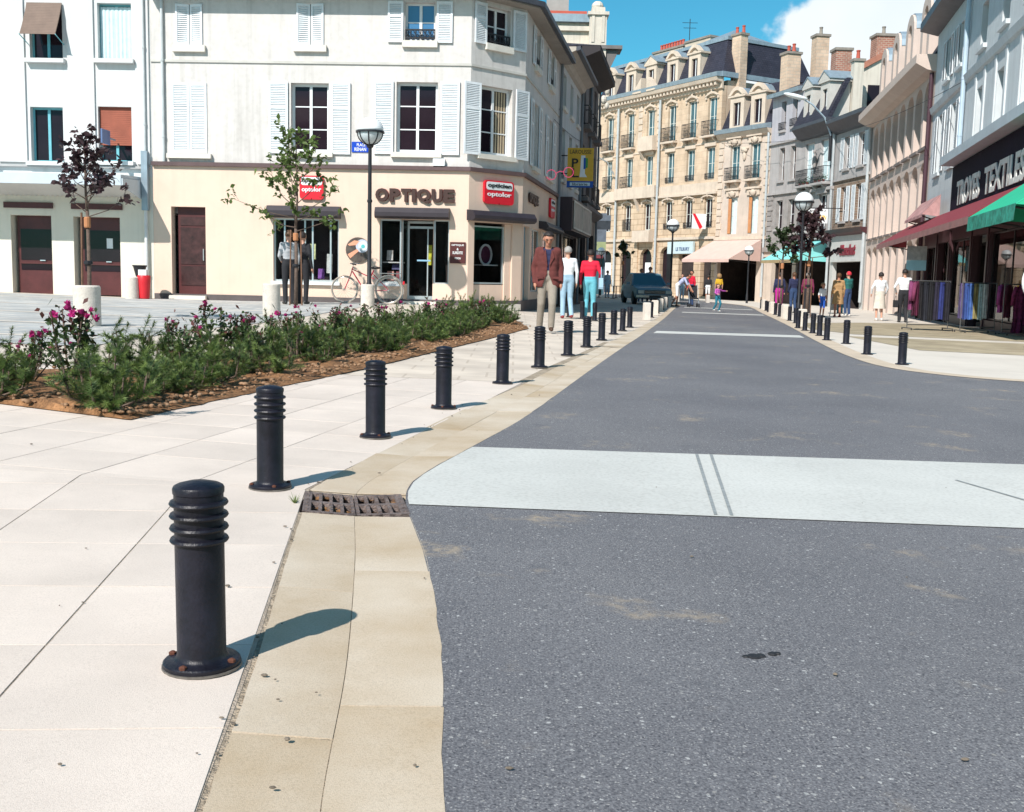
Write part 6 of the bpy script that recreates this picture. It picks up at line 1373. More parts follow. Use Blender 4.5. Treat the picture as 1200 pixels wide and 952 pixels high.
obj('grip', MB().tube([(-.21, -.27, .98), (-.32, -.21, .995)], .018, 6).mesh('grip', IRON), bk); obj('saddle', MB().ell((.22, 0, .90), .14, .07, .035, 10, 6).mesh('saddle', M('saddle_black', (.02, .018, .018), .5), True), bk)
obj('mudguard', MB().tube([(.56+.37*cos(a), 0, .345+.37*sin(a)) for a in [k*pi/12 for k in range(-1, 12)]], .02, 5).mesh('mudguard', CHR), bk); obj('carrier', MB().box(.35, -.06, .76, .85, .06, .78).mesh('carrier', CHR), bk); obj('crank', MB().lathe([(.09, -.005), (.09, .005), (0, .005)], 14, (0, 0, 0)).mesh('crank', CHR), bk, (-.05, -.03, .32), rot=(pi/2, 0, 0)); obj('rear_light', MB().box(.92, -.03, .50, .96, .03, .58).mesh('rear_light', RED), bk)
bk.rotation_euler = (.06, 0, radians(-3))
# ---- parked car facing the camera
cr = thing('parked_car', 'dark blue grey saloon car parked facing the camera down the street', 'car', (6.05, 49.6, gz(5.9, 48)), radians(4))
CARP = M('car_blue_grey', (.15, .22, .27), .25, .08, 2, spec=.7); CGL = M('car_glass', (.05, .12, .15), .05, .1, 2, spec=.9); CHROME = M('car_chrome', (.45, .45, .44), .2, .1, 4, metal=.9)
# lower body lofted along its length (local -y is the front)
secs = [(-2.15, .72, .42, .66), (-2.08, .80, .30, .74), (-1.6, .84, .26, .80), (-.75, .85, .25, .87), (.6, .85, .25, .90), (1.5, .84, .27, .90), (2.0, .80, .32, .86), (2.1, .74, .42, .80)]
mb = MB()
for y_, hw, zb, zt in secs:
    prof = [(-hw*.92, zb), (-hw, zb+.12), (-hw*1.0, zb+(zt-zb)*.62), (-hw*.93, zt-.03), (-hw*.80, zt), (0, zt+.02), (hw*.80, zt), (hw*.93, zt-.03), (hw, zb+(zt-zb)*.62), (hw, zb+.12), (hw*.92, zb)]
    mb.v += [(x_, y_, z_) for x_, z_ in prof]
k = 11
for i in range(len(secs)-1):
    for j in range(k): mb.f.append((i*k+j, i*k+(j+1) % k, (i+1)*k+(j+1) % k, (i+1)*k+j)); mb.m.append(0)
mb.f += [tuple(range(k)), tuple((len(secs)-1)*k+j for j in range(k))]; mb.m += [0, 0]
obj('car_body', mb.mesh('car_body', CARP, 40), cr)
cab = [(-.78, .78, .86), (-.15, .62, 1.36), (1.05, .62, 1.38), (1.75, .76, .88)]
mb = MB()
for y_, hw, z_ in cab: mb.v += [(-hw, y_, z_), (hw, y_, z_)]
obj('roof', MB().add([(-.60, -.12, 1.365), (.60, -.12, 1.365), (.60, 1.02, 1.385), (-.60, 1.02, 1.385), (-.55, -.05, 1.41), (.55, -.05, 1.41), (.55, .95, 1.42), (-.55, .95, 1.42)], [(0,1,5,4), (1,2,6,5), (2,3,7,6), (3,0,4,7), (4,5,6,7)]).mesh('roof', CARP), cr)
v = mb.v
obj('windscreen', MB().add([v[0], v[1], v[3], v[2]], [(0,1,2,3)]).mesh('windscreen', CGL), cr); obj('rear_window', MB().add([v[4], v[5], v[7], v[6]], [(0,1,2,3)]).mesh('rear_window', CGL), cr)
for s in (0, 1): obj('side_window', MB().add([v[0+s], v[2+s], v[4+s], v[6+s]], [(0,1,2,3)]).mesh('side_window', CGL), cr)
for s in (-1, 1):
    obj('windscreen_pillar', MB().tube([(s*.78, -.79, .86), (s*.615, -.14, 1.37)], .03, 6).mesh('windscreen_pillar', CARP), cr); obj('headlight', MB().box(s*.62-.13, -2.19, .50, s*.62+.13, -2.12, .64).mesh('headlight', M('headlamp_glass', (.55, .55, .48), .15, .1, 8)), cr); obj('indicator', MB().box(s*.62-.10, -2.23, .35, s*.62+.08, -2.20, .40).mesh('indicator', M('indicator_amber', (.65, .28, .03), .3)), cr)
    obj('door_mirror', MB().box(s*.92-.08, -.62, .88, s*.92+.08, -.54, 1.0).mesh('door_mirror', CARP), cr)
    for yy in (-1.35, 1.3):
        wq = obj('wheel', MB().lathe([(.16, -.09), (.29, -.09), (.31, -.06), (.31, .06), (.29, .09), (.16, .09)], 20).mesh('tyre', M('tyre_black', (.018, .018, .018), .8), 35), cr, (s*.76, yy, .31), rot=(0, pi/2, 0)); obj('rim', MB().lathe([(.17, -.07), (.17, .07), (.06, .08), (0, .08)], 14).mesh('rim', CHROME, 35), wq)
obj('grille', MB().box(-.46, -2.175, .50, .46, -2.15, .64).mesh('grille', IRON), cr)
for z in (.535, .57, .605): obj('grille_bar', MB().box(-.46, -2.185, z-.006, .46, -2.176, z+.006).mesh('grille_bar', CHROME), cr)
obj('bumper', MB().box(-.83, -2.24, .33, .83, -2.12, .43).mesh('bumper', CHROME), cr); obj('number_plate', MB().box(-.26, -2.255, .33, .26, -2.241, .42).mesh('number_plate', M('plate_dark', (.02, .02, .02), .5)), cr)
# tables and clutter by the dark corner shop
for i, (x, y) in enumerate([(5.0, 63.5), (5.7, 62.0), (6.1, 64.5)]):
    t = thing('cafe_table', 'small dark cafe table on the far left pavement, %s of three' % ('leftmost', 'middle', 'rightmost')[i], 'table', (x, y, gz(x, y)), 0, 'cafe tables')
    obj('table_top', MB().lathe([(.32, .70), (.32, .73), (0, .73)], 16).mesh('table_top', M('table_grey', (.20, .20, .20), .5)), t); obj('leg', MB().lathe([(.18, 0), (.03, .05), (.03, .70)], 10).mesh('leg', IRON), t)
# ================================================================ VEGETATION
def leafmat(name, col, col2, rough=.5, trans=.25):
    m = M(name, col, rough, .25, 6, col2=col2, rand=.12); n = m.node_tree.nodes; l = m.node_tree.links; b = n['Principled BSDF']
    src = b.inputs['Base Color'].links[0].from_socket
    tr = n.new('ShaderNodeBsdfTranslucent'); l.new(src, tr.inputs['Color']); mx = n.new('ShaderNodeMixShader'); mx.inputs[0].default_value = trans
    out = [q for q in n if q.type == 'OUTPUT_MATERIAL'][0]; l.new(b.outputs[0], mx.inputs[1]); l.new(tr.outputs[0], mx.inputs[2]); l.new(mx.outputs[0], out.inputs[0]); return m
NEED = [leafmat('pine_needles_a', (.075, .135, .03), (.155, .225, .06)), leafmat('pine_needles_b', (.065, .12, .035), (.135, .205, .065)), leafmat('pine_needles_tip', (.16, .225, .055), (.23, .30, .085))]
BARK = M('bark', (.13, .09, .07), .9, .3, 18, .6, 60)
def rvec(rr): return Vector((rr.gauss(0, 1), rr.gauss(0, 1), rr.gauss(0, 1))).normalized()
def pine_mesh(seed, hh=.36):
    rr = random.Random(seed); st = MB(); nd = MB(); tips = []
    nb_ = rr.randint(7, 9)
    for k in range(nb_):
        a = 2*pi*k/nb_+rr.uniform(-.4, .4); spread = rr.uniform(.10, .30); h = hh*rr.uniform(.50, 1.05)*(1.15-spread); b = Vector((cos(a)*.02, sin(a)*.02, 0)); m_ = Vector((cos(a)*spread*.85, sin(a)*spread*.85, h*.32)); e = Vector((cos(a)*spread, sin(a)*spread, h))
        st.tube([b, m_, e], [.011, .008, .005], 5)
        for j in range(rr.randint(6, 8)):
            t = rr.uniform(.0, 1.0); p = b.lerp(m_, .5+t) if t < .4 else m_.lerp(e, (t-.4)/.6)
            d = (Vector((cos(a), sin(a), 0))*rr.uniform(-.3, .8)+Vector((rr.gauss(0, .6), rr.gauss(0, .6), rr.uniform(.15, 1.1)))).normalized(); L = rr.uniform(.08, .15)
            tips.append((p, p+d*L)); st.tube([p, p+d*L], [.004, .002], 4)
        tips.append((e, e+Vector((rr.gauss(0, .03), rr.gauss(0, .03), rr.uniform(.08, .15)))))
    for p, q in tips:
        ax = (q-p); L = ax.length; ax.normalize(); kind = rr.choice((0, 0, 1))
        for i in range(98):
            t = rr.uniform(-.1, 1.08); o = p+ax*L*t; side = ax.cross(rvec(rr)).normalized(); tilt = .25+.75*max(0, t)**2; d = (side+ax*tilt).normalized(); ln = rr.uniform(.040, .066)*(1-.25*max(0, t)); w = ax.cross(d).normalized()*.0031
            mi = 2 if (t > .75 and rr.random() < .6) else kind
            nd.add([o-w, o+w, o+d*ln], [(0,1,2)], mi)
    return st.mesh('stems', BARK), nd.mesh('needles', NEED)
def rose_mesh(seed, hh=.46):
    rr = random.Random(seed); st = MB(); lf = MB(); fl = []
    for k in range(rr.randint(6, 8)):
        a = rr.uniform(0, 6.28); s = rr.uniform(.05, .26); h = hh*rr.uniform(.6, 1.15); e = Vector((cos(a)*s, sin(a)*s, h)); m_ = Vector((cos(a)*s*.7, sin(a)*s*.7, h*.55)); st.tube([(0, 0, 0), m_, e], [.008, .006, .004], 5); fl.append(e)
        for j in range(48):
            p = m_.lerp(e, rr.random())+rvec(rr)*rr.uniform(.02, .10); n = (rvec(rr)+Vector((0, 0, .8))).normalized(); u = n.orthogonal().normalized(); u.rotate(Matrix.Rotation(rr.uniform(0, 6.28), 3, n)); w = n.cross(u); L = rr.uniform(.018, .034)
            lf.add([p-u*L, p-u*.2*L+w*L*.5, p+u*L, p-u*.2*L-w*L*.5], [(0,1,2,3)], 1 if p.z > h*.8 and rr.random() < .4 else 0)
    return st.mesh('stems', BARK), lf.mesh('leaves', [leafmat('rose_leaf', (.03, .065, .018), (.075, .12, .04)), leafmat('rose_leaf_red', (.10, .03, .025), (.16, .06, .05))]), fl
PINK_F = leafmat('rose_magenta', (.52, .02, .19), (.68, .05, .30), .6, .2)
def flower_mesh(seed):
    rr = random.Random(seed); mb = MB()
    for ring, (n, r, lift) in enumerate(((6, .030, .0), (5, .022, .010), (4, .012, .016))):
        for k in range(n):
            a = 2*pi*k/n+ring*.5; c, s = cos(a), sin(a); mb.add([(0, 0, lift), (c*r*.6-s*r*.5, s*r*.6+c*r*.5, lift+.006), (c*r, s*r, lift+.012+.006*ring), (c*r*.6+s*r*.5, s*r*.6-c*r*.5, lift+.006)], [(0,1,2,3)])
    return mb.mesh('flower', PINK_F)
# bed soil
def bed_l(y): return (-5.2+(y-7.6)*-2.146 if y < 7.6 else at_y([(-5.2, 7.6), (-4.7, 8.3), (-3.35, 9.2), (-1.55, 19.9), (-.6, 22.4)], y))
def bed_r(y):
    P = [(-2.26, 6.23), (-1.41, 10.3), (.29, 19.9), (.05, 22.4)]; return at_y(P, y)
sr = []
ysb = [6.24+.12*i for i in range(60)]+[13.5+.3*i for i in range(30)]
for y in ysb:
    l_, r_ = bed_l(y), bed_r(y); l_ = min(l_, r_-.02); sr.append([(l_+(r_-l_)*t/26, y) for t in range(27)])
mb = MB(); k = 27
for i, row in enumerate(sr):
    for j, (x, y) in enumerate(row):
        ed = min(j, 26-j, i*2, (len(sr)-1-i)*2); e = min(1, ed/3.0)
        q = mnoise.noise(Vector((x*3, y*3, 0)))*.035+mnoise.noise(Vector((x*11, y*11, 3)))*.022+mnoise.noise(Vector((x*27, y*27, 5)))*.012
        mb.v.append((x+(mnoise.noise(Vector((x*6, y*6, 9)))*.03 if 0 < j < 27 else 0), y, gz(x, y)+.006+e*(.03+q)))
for i in range(len(sr)-1):
    for j in range(k-1): mb.f.append((i*k+j, i*k+j+1, (i+1)*k+j+1, (i+1)*k+j)); mb.m.append(0)
bed = struct(obj('flower_bed_soil', mb.mesh('flower_bed_soil', SOIL, True)))
mb = MB(); rr = random.Random(5)
for i in range(1500):
    y = 6.3+rr.random()**1.6*15; l_, r_ = bed_l(y), bed_r(y); x = r_-abs(rr.gauss(0, .5)) if rr.random() < .6 else rr.uniform(max(l_, r_-3), r_)
    r = rr.uniform(.006, .022)
    if x > l_: mb.ell((x+rr.gauss(0, .02), y, gz(x, y)+.04), r*rr.uniform(.8, 1.5), r, r*.7, 6, 4)
cl = obj('soil_clods', mb.mesh('soil_clods', M('clod', (.24, .125, .06), .95, .4, 9, col2=(.40, .25, .15)), True)); cl['kind'] = 'stuff'
PM = [pine_mesh(11+i, .37) for i in range(6)]; RM = [rose_mesh(41+i) for i in range(3)]; FM = [flower_mesh(1), flower_mesh(2)]
pts = []; rr = random.Random(23); roses = [(-3.02, 7.25, 1.12), (-3.45, 7.6, .75), (-2.75, 8.6, .9), (-2.30, 9.5, 1.0), (-2.75, 9.9, 1.05), (-2.15, 10.6, .95), (-2.1, 12.0, .95), (-1.85, 12.9, 1.0), (-1.7, 14.6, .95), (-1.3, 15.9, 1.0), (-1.1, 17.5, .9), (-.6, 19.0, .9), (-.7, 20.5, .8)]
tries = 0
while tries < 4000 and len(pts) < 76:
    tries += 1; y = 6.45+rr.random()*15.6; r_ = bed_r(y); l_ = max(bed_l(y), r_-1.6 if y > 8.4 else -5); x = rr.uniform(l_+.12, r_-(.22 if y < 8 else .42))
    if all(hypot(x-a, y-b) > .36 for a, b, *_ in pts+roses) and (y > 7.4 or x < -2.2) and (bed_r(y)-x < 1.5 or (y-7.6)+(x+5.2)*.466 < 1.0): pts.append((x, y, rr.uniform(.68, 1.05)))
pts.sort(key=lambda p: p[1])
def nth(n): return '%d%s' % (n, 'th' if 10 <= n % 100 <= 20 else {1: 'st', 2: 'nd', 3: 'rd'}.get(n % 10, 'th'))
cnt = {}
def place(x, y):
    g = bed_r(y)-x; row = 'kerb side row' if g < .85 else 'middle row' if g < 1.6 else 'plaza side row'; cnt[row] = cnt.get(row, 0)+1; return row, nth(cnt[row])
for i, (x, y, s) in enumerate(pts):
    row, k_ = place(x, y)
    t = thing('dwarf_pine', 'dwarf pine, %s from the near corner in the %s' % (k_, row), 'shrub', (x, y, gz(x, y)+.02), rr.uniform(0, 6.28), 'dwarf pines in the bed'); t.scale = (s*1.05, s*1.05, s*rr.uniform(.72, 1.05))
    a, b = PM[i % 6]; obj('stems', a, t); obj('needles', b, t)
t = thing('dwarf_pine', 'single small dwarf pine at the far tip of the bed by the corner shop', 'shrub', (-.05, 22.0, gz(0, 22)), 1.0); t.scale = (.7, .7, .6); obj('stems', PM[0][0], t); obj('needles', PM[0][1], t)
for i, (x, y, s) in enumerate(roses):
    nm = 'tall rose bush with magenta flowers in front of the thick stone cylinder' if i == 0 else 'rose bush with magenta flowers, %s from the near corner of the bed' % nth(i+1)
    t = thing('rose_bush', nm, 'rose bush', (x, y, gz(x, y)+.02), rr.uniform(0, 6.28), 'rose bushes'); t.scale = (s, s, s*(1 if i == 0 else 1.0))
    a, b, f = RM[i % 3]; obj('stems', a, t); obj('leaves', b, t)
    for q, e in enumerate(f):
        for z in range(2 if i < 2 else 1):
            if rr.random() < (.85 if i in (0, 1, 3, 5) else .5): obj('flower', FM[q % 2], t, e+Vector((rr.gauss(0, .06), rr.gauss(0, .06), rr.uniform(-.04, .04))), rot=(rr.uniform(-.9, .9), rr.uniform(-.9, .9), rr.uniform(0, 6)), scale=rr.uniform(.75, 1.15))
# little weed at the drain
mb = MB()
for i in range(24):
    a = R.uniform(0, 6.28); h = R.uniform(.02, .05); mb.add([(0, 0, 0), (.004, 0, 0), (.03*cos(a), .03*sin(a), h)], [(0,1,2)])
tag(obj('weed', mb.mesh('weed', leafmat('weed_green', (.10, .16, .03), (.16, .22, .05))), None, (-.86, 4.18, gz(-.86, 4.2))), 'tiny green weed sprouting at the left end of the drain grate', 'weed')
# ---- street trees
def tree(x, y, label, trunk_h, crown, nlimb, nleaf, leafm, lsize, seed, tr=.035, stake=True, shape=None):
    rr = random.Random(seed); t = thing('street_tree', label, 'tree', (x, y, gz(x, y)))
    tk = MB(); tk.tube([(0, 0, 0), (.015, 0, trunk_h*.5), (0, .01, trunk_h)], [tr*1.2, tr, tr*.85], 10); ends = []
    cw, ch = crown
    base_ = Vector((0, 0, trunk_h)); lead = [base_+Vector((rr.gauss(0, .03), rr.gauss(0, .03), ch*.9*q)) for q in (0, .3, .6, .85)]
    lead[0] = base_; tk.tube(lead, [tr*.85, tr*.6, tr*.35, tr*.15], 7)
    for k in range(nlimb):
        f = (k+rr.random())/nlimb; s0 = base_+Vector((0, 0, ch*.72*f-.12)); a = k*2.4+rr.uniform(-.5, .5); L = cw*(1.05-.62*f)*rr.uniform(.55, 1.12); el = .35+.65*f+rr.uniform(-.25, .25)
        d = Vector((cos(a)*cos(el), sin(a)*cos(el), sin(el)))*L; mid = s0+d*.5+Vector((0, 0, -.03)); e = s0+d+Vector((0, 0, .08))
        tk.tube([s0, mid, e], [tr*.34, tr*.22, tr*.10], 5); ends.append((mid, e))
        for j in range(4):
            q = s0.lerp(e, rr.uniform(.35, 1)); d2 = (d.normalized()*.8+rvec(rr)*.8).normalized()*rr.uniform(.12, .30)*cw; tk.tube([q, q+d2], [tr*.10, tr*.05], 4); ends.append((q, q+d2))
    ends.append((lead[2], lead[3])); ends.append((lead[1], lead[2]))
    obj('trunk', tk.mesh('trunk', BARK, True), t)
    lf = MB()
    for i in range(nleaf):
        p, q = rr.choice(ends); c = p.lerp(q, rr.uniform(.1, 1.1))+rvec(rr)*rr.uniform(0, .09); n = (rvec(rr)*.8+Vector((0, 0, .7))).normalized(); u = n.orthogonal().normalized(); u.rotate(Matrix.Rotation(rr.uniform(0, 6.28), 3, n)); w = n.cross(u); L = lsize*rr.uniform(.6, 1.2); dr = Vector((0, 0, -.25*L))
        lf.add([c-u*L, c-u*.35*L+w*L*.55, c+u*.25*L+w*L*.42, c+u*L+dr, c+u*.25*L-w*L*.42, c-u*.35*L-w*L*.55], [(0,1,2,3), (0,3,4,5)])
    obj('crown', lf.mesh('crown', leafm), t)
    if stake:
        for sx in ((-.14, .14) if stake == 2 else (-.12,)): obj('stake', MB().tube([(sx, .02, -.02), (sx*.8, .02, trunk_h*.98)], .017, 7).mesh('stake', M('stake_wood', (.17, .09, .055), .85, .3, 10)), t)
        obj('tie', MB().lathe([(tr+.012, trunk_h*.84), (tr+.022, trunk_h*.85), (tr+.022, trunk_h*.93), (tr+.012, trunk_h*.94)], 10).mesh('tie', M('tie_orange', (.42, .18, .08), .8)), t); obj('strap', MB().lathe([(tr+.02, trunk_h*.5), (tr+.04, trunk_h*.51), (tr+.04, trunk_h*.53), (tr+.02, trunk_h*.54)], 10).mesh('strap', IRON), t)
    return t
PURP = leafmat('purple_leaf', (.035, .018, .024), (.10, .055, .06), .4, .15); GREEN = leafmat('maple_leaf', (.08, .14, .03), (.18, .26, .07), .45, .35)
tree(-6.75, 17.0, 'small purple leaved tree behind the thick stone cylinder on the left', 1.70, (.72, 1.45), 18, 760, PURP, .06, 3, .03)
tree(-5.02, 24.6, 'young green maple tree with stakes in front of the optician', 1.75, (1.45, 2.45), 24, 820, GREEN, .075, 8, .04, 2)
tree(10.15, 37.2, 'small dark purple tree with orange ties beside the right street lamp', 2.1, (1.0, 1.9), 18, 1300, PURP, .10, 5, .05, 2)
tree(9.75, 39.3, 'small dark green tree left of the purple tree on the right', 2.0, (.95, 1.3), 12, 700, leafmat('dark_green_leaf', (.03, .055, .022), (.075, .11, .045)), .09, 9, .04, 1)
tree(6.6, 66.0, 'little green tree beside the bluish lamp in front of the limestone block', 2.4, (.8, 1.2), 8, 450, leafmat('dark_green_leaf', (.03, .055, .022), (.075, .11, .045)), .10, 12, .05, 1)
# ================================================================ PEOPLE
import numpy as np
SKINM = M('skin', (.55, .30, .21), .55, .06, 9); SKT = M('tanned_skin', (.42, .19, .12), .55, .08, 9)
def cm(n, c, r=.85, var=.12): return M('wear_'+n, c, r, var, 7, .25, 60)
def person(label, x, y, h, yaw, top, bottom, shoes, hair, skin=None, pose=None, sleeves='long', legs='long', skirt=None, voxel=.014, fat=1.0, hairstyle='short', lean=0.0, headpitch=0.0, child=False, zoff=0.0, fingers=True):
    """faces local -Y; yaw turns it about Z"""
    pose = pose or {}; skin = skin or SKINM
    J = dict(hipL=(.085, 0, .92), hipR=(-.085, 0, .92), kneeL=(.095, -.02, .50), kneeR=(-.095, -.02, .50), ankL=(.10, .02, .085), ankR=(-.10, .02, .085),
             shL=(.175, .0, 1.415), shR=(-.175, .0, 1.415), elbL=(.235, .03, 1.13), elbR=(-.235, .03, 1.13), wriL=(.24, -.05, .885), wriR=(-.24, -.05, .885), head=(0, -.015, 1.625))
    J = {k: Vector(v) for k, v in {**J, **pose}.items()}
    def up(v):   # lean of the upper body about the hips
        if not lean: return v
        p = v-Vector((0, 0, .95)); return Matrix.Rotation(lean, 3, 'X') @ p + Vector((0, 0, .95))
    for k in ('shL', 'shR', 'head'): J[k] = up(J[k])
    for k in ('elbL', 'elbR', 'wriL', 'wriR'):
        if k not in pose: J[k] = up(J[k])
    prim = []     # a, b, ra, rb, zone
    Z = dict(top=0, bottom=1, skin=2, shoe=3)
    def cap(a, b, ra, rb, z): prim.append((Vector(a), Vector(b), ra, rb, Z[z]))
    tw = 1.0*fat
    cap(up(Vector((-.07*tw, 0, .96))), up(Vector((.07*tw, 0, .96))), .105*tw, .105*tw, 'bottom')
    cap(up(Vector((-.05*tw, .0, 1.10))), up(Vector((.05*tw, .0, 1.10))), .10*tw, .10*tw, 'top')
    cap(up(Vector((-.07*tw, .005, 1.26))), up(Vector((.07*tw, .005, 1.26))), .112*tw, .112*tw, 'top')
    cap(up(Vector((-.09, .005, 1.36))), up(Vector((.09, .005, 1.36))), .10, .10, 'top')
    cap(up(Vector((-.058*tw, .0, 1.18))), up(Vector((.058*tw, .0, 1.18))), .105*tw, .105*tw, 'top'); cap(up(Vector((-.06*tw, .0, 1.03))), up(Vector((.06*tw, .0, 1.03))), .102*tw, .102*tw, 'bottom')
    cap(J['shL'], J['shR'], .062, .062, 'top')
    nb = up(Vector((0, .0, 1.42))); cap(nb, J['head']+Vector((0, .01, -.06)), .056, .052, 'skin')
    hd = J['head']; hp = Matrix.Rotation(headpitch, 3, 'X')
    def hh(v): return hd+hp @ Vector(v)
    hs = 1.18 if child else 1.0
    cap(hh((0, .012*hs, .03*hs)), hh((0, -.008*hs, .02*hs)), .088*hs, .085*hs, 'skin'); cap(hh((0, -.02*hs, -.05*hs)), hh((0, -.045*hs, -.075*hs)), .062*hs, .045*hs, 'skin')
    cap(hh((0, -.085*hs, .005*hs)), hh((0, -.105*hs, -.022*hs)), .010, .015, 'skin')
    for s in (-1, 1): cap(hh((s*.086*hs, .01, .012)), hh((s*.088*hs, .012, -.022)), .016, .012, 'skin'); cap(hh((s*.034*hs, -.078*hs, .028*hs)), hh((s*.04*hs, -.074*hs, .03*hs)), .013, .013, 'skin')
    lz = 'bottom' if legs in ('long', 'shorts') else 'skin'; sz = 'bottom' if legs == 'long' else 'skin'; lw = 1.12 if legs == 'long' else 1.0
    for s in 'LR':
        cap(J['hip'+s], J['knee'+s], .088*lw*fat, .062*lw, lz); cap(J['knee'+s], J['ank'+s], .060*lw if sz == 'bottom' else .054, .052*lw if sz == 'bottom' else .037, sz)
        an = J['ank'+s]; cap(an+Vector((0, .035, -.045)), an+Vector((0, -.14, -.052)), .042, .034, 'shoe'); cap(an+Vector((0, .02, -.03)), an+Vector((0, 0, -.01)), .045, .04, 'shoe' if sz == 'bottom' else 'shoe')
        az = 'top' if sleeves in ('long', 'short') else 'skin'; fz = 'top' if sleeves == 'long' else 'skin'
        cap(J['sh'+s], J['elb'+s], .058, .046, az); cap(J['elb'+s], J['wri'+s], .044, .033, fz)
        d = (J['wri'+s]-J['elb'+s]).normalized(); w = J['wri'+s]; sd = d.cross(Vector((1, 0, 0))); sd = sd.normalized() if sd.length > .1 else Vector((0, -1, 0))
        cap(w, w+d*.075, .028, .032, 'skin')
        if fingers:
            for q, L in ((-1.5, .070), (-.5, .082), (.5, .078), (1.5, .060)):
                b0 = w+d*.085+sd*q*.0185; cap(b0, b0+d*L*.6+Vector((0, -.006, 0)), .0105, .0095, 'skin'); cap(b0+d*L*.6+Vector((0, -.006, 0)), b0+d*L*.95+Vector((0, -.02, 0)), .0095, .008, 'skin')
            tb = w+d*.03-sd*.028; cap(tb, tb+(d*.8-sd*.7).normalized()*.055, .012, .010, 'skin')
    def remesh(prims, vox, it=9):
        mb = MB()
        for a, b, ra, rb, z in prims:
            ax = b-a; L = ax.length; ax = ax.normalized() if L > 1e-6 else Vector((0, 0, 1)); pts, rad = [], []
            for k in range(5): q = pi/2*(1-k/4); pts.append(a-ax*ra*sin(q)); rad.append(max(.0008, ra*cos(q)))
            for k in range(1, 5): q = pi/2*k/4; pts.append(b+ax*rb*sin(q)); rad.append(max(.0008, rb*cos(q)))
            pts.insert(5, b.copy()); rad.insert(5, rb); mb.tube(pts, rad, 12)
        me = mb.mesh('tmp', SKINM); o = bpy.data.objects.new('tmp', me); COL.objects.link(o)
        md = o.modifiers.new('r', 'REMESH'); md.mode = 'VOXEL'; md.voxel_size = vox; sm = o.modifiers.new('s', 'SMOOTH'); sm.iterations = it; sm.factor = .5
        dg = bpy.context.evaluated_depsgraph_get(); res = bpy.data.meshes.new_from_object(o.evaluated_get(dg)); bpy.data.objects.remove(o); bpy.data.meshes.remove(me); return res
    me = remesh(prim, voxel)
    me.materials.clear()
    for m_ in (top, bottom, skin, shoes): me.materials.append(m_)
    n = len(me.polygons); cen = np.empty(n*3); me.polygons.foreach_get('center', cen); cen = cen.reshape(-1, 3); best = np.full(n, 9.0); zone = np.zeros(n, int)
    for a, b, ra, rb, z in prim:
        A_ = np.array(a); ab = np.array(b)-A_; L2 = max(1e-9, ab@ab); t = np.clip((cen-A_)@ab/L2, 0, 1); dd = np.linalg.norm(cen-A_-t[:, None]*ab, axis=1)-(ra+(rb-ra)*t); k = dd < best; best[k] = dd[k]; zone[k] = z
    me.polygons.foreach_set('material_index', zone.tolist()); me.polygons.foreach_set('use_smooth', [True]*n); me.name = 'body'
    k = h/1.75; t = thing('person', label, 'person', (x, y, gz(x, y)+zoff+.004), yaw); t.scale = (k, k, k)
    obj('body', me, t)
    # eyes, brows, mouth
    EY = M('eye_dark', (.03, .02, .02), .3); LIP = M('lip', (.34, .11, .09), .6)
    for s in (-1, 1): obj('eye', MB().ell(hh((s*.034*hs, -.084*hs, .016*hs)), .011, .007, .0055, 8, 5).mesh('eye', EY), t); obj('eyebrow', MB().tube([hh((s*.018*hs, -.092*hs, .036*hs)), hh((s*.052*hs, -.083*hs, .038*hs))], .006, 5).mesh('eyebrow', hair), t)
    obj('mouth', MB().ell(hh((0, -.086*hs, -.052*hs)), .024, .008, .006, 8, 5).mesh('mouth', LIP), t)
    # hair
    mb = MB(); N_, M_ = 20, 14; rr = random.Random(int(x*10)+3); R0 = .101*hs
    vol = 1.7 if hairstyle == 'big' else 1.14 if hairstyle == 'long' else 1.0
    q = MB().ell((0, 0, 0), R0*.96*vol, R0*1.06*vol, R0*1.08*vol, N_, M_)
    keep = []
    for f in q.f:
        c = sum((Vector(q.v[i]) for i in f), Vector())/len(f); zz = c.z/(R0*vol); yy = c.y/(R0*vol)
        lim = -.75 if hairstyle in ('long', 'big') else -.52
        if zz > .42+.30*max(0, -yy) or (yy > .12 and zz > lim) or (yy > -.12 and zz > .0): keep.append(f)
    V2 = [hh(Vector(p)*(1+rr.uniform(-.03, .05))+Vector((0, .016*hs, .026*hs))) for p in q.v]
    mb.add(V2, keep); ho = obj('hair', mb.mesh('hair', hair, True), t); sd_ = ho.modifiers.new('s', 'SOLIDIFY'); sd_.thickness = .012
    if skirt:
        mt, z0, z1, r0, r1 = skirt; mb = MB(); n_ = 28; rows_ = 8
        for i in range(rows_+1):
            f = i/rows_; z = z1+(z0-z1)*f; r = r1+(r0-r1)*f**.8
            for j in range(n_): a = 2*pi*j/n_; w_ = 1+.035*f*sin(a*7); mb.v.append((r*1.15*cos(a)*w_, r*.85*sin(a)*w_, z))
        for i in range(rows_):
            for j in range(n_): mb.f.append((i*n_+j, i*n_+(j+1) % n_, (i+1)*n_+(j+1) % n_, (i+1)*n_+j)); mb.m.append(0)
        obj('skirt', mb.mesh('skirt', mt, True), t)
    return t, J, remesh, up
HB = cm('hair_black', (.022, .016, .014), .6); HBR = cm('hair_brown', (.09, .045, .02), .6); HG = cm('hair_grey', (.32, .30, .28), .6); HBL = cm('hair_fair', (.30, .18, .08), .6)
SHB = cm('shoe_brown', (.07, .035, .02), .5); SHK = cm('shoe_black', (.02, .02, .02), .5); SHW = cm('shoe_white', (.65, .62, .58), .6)
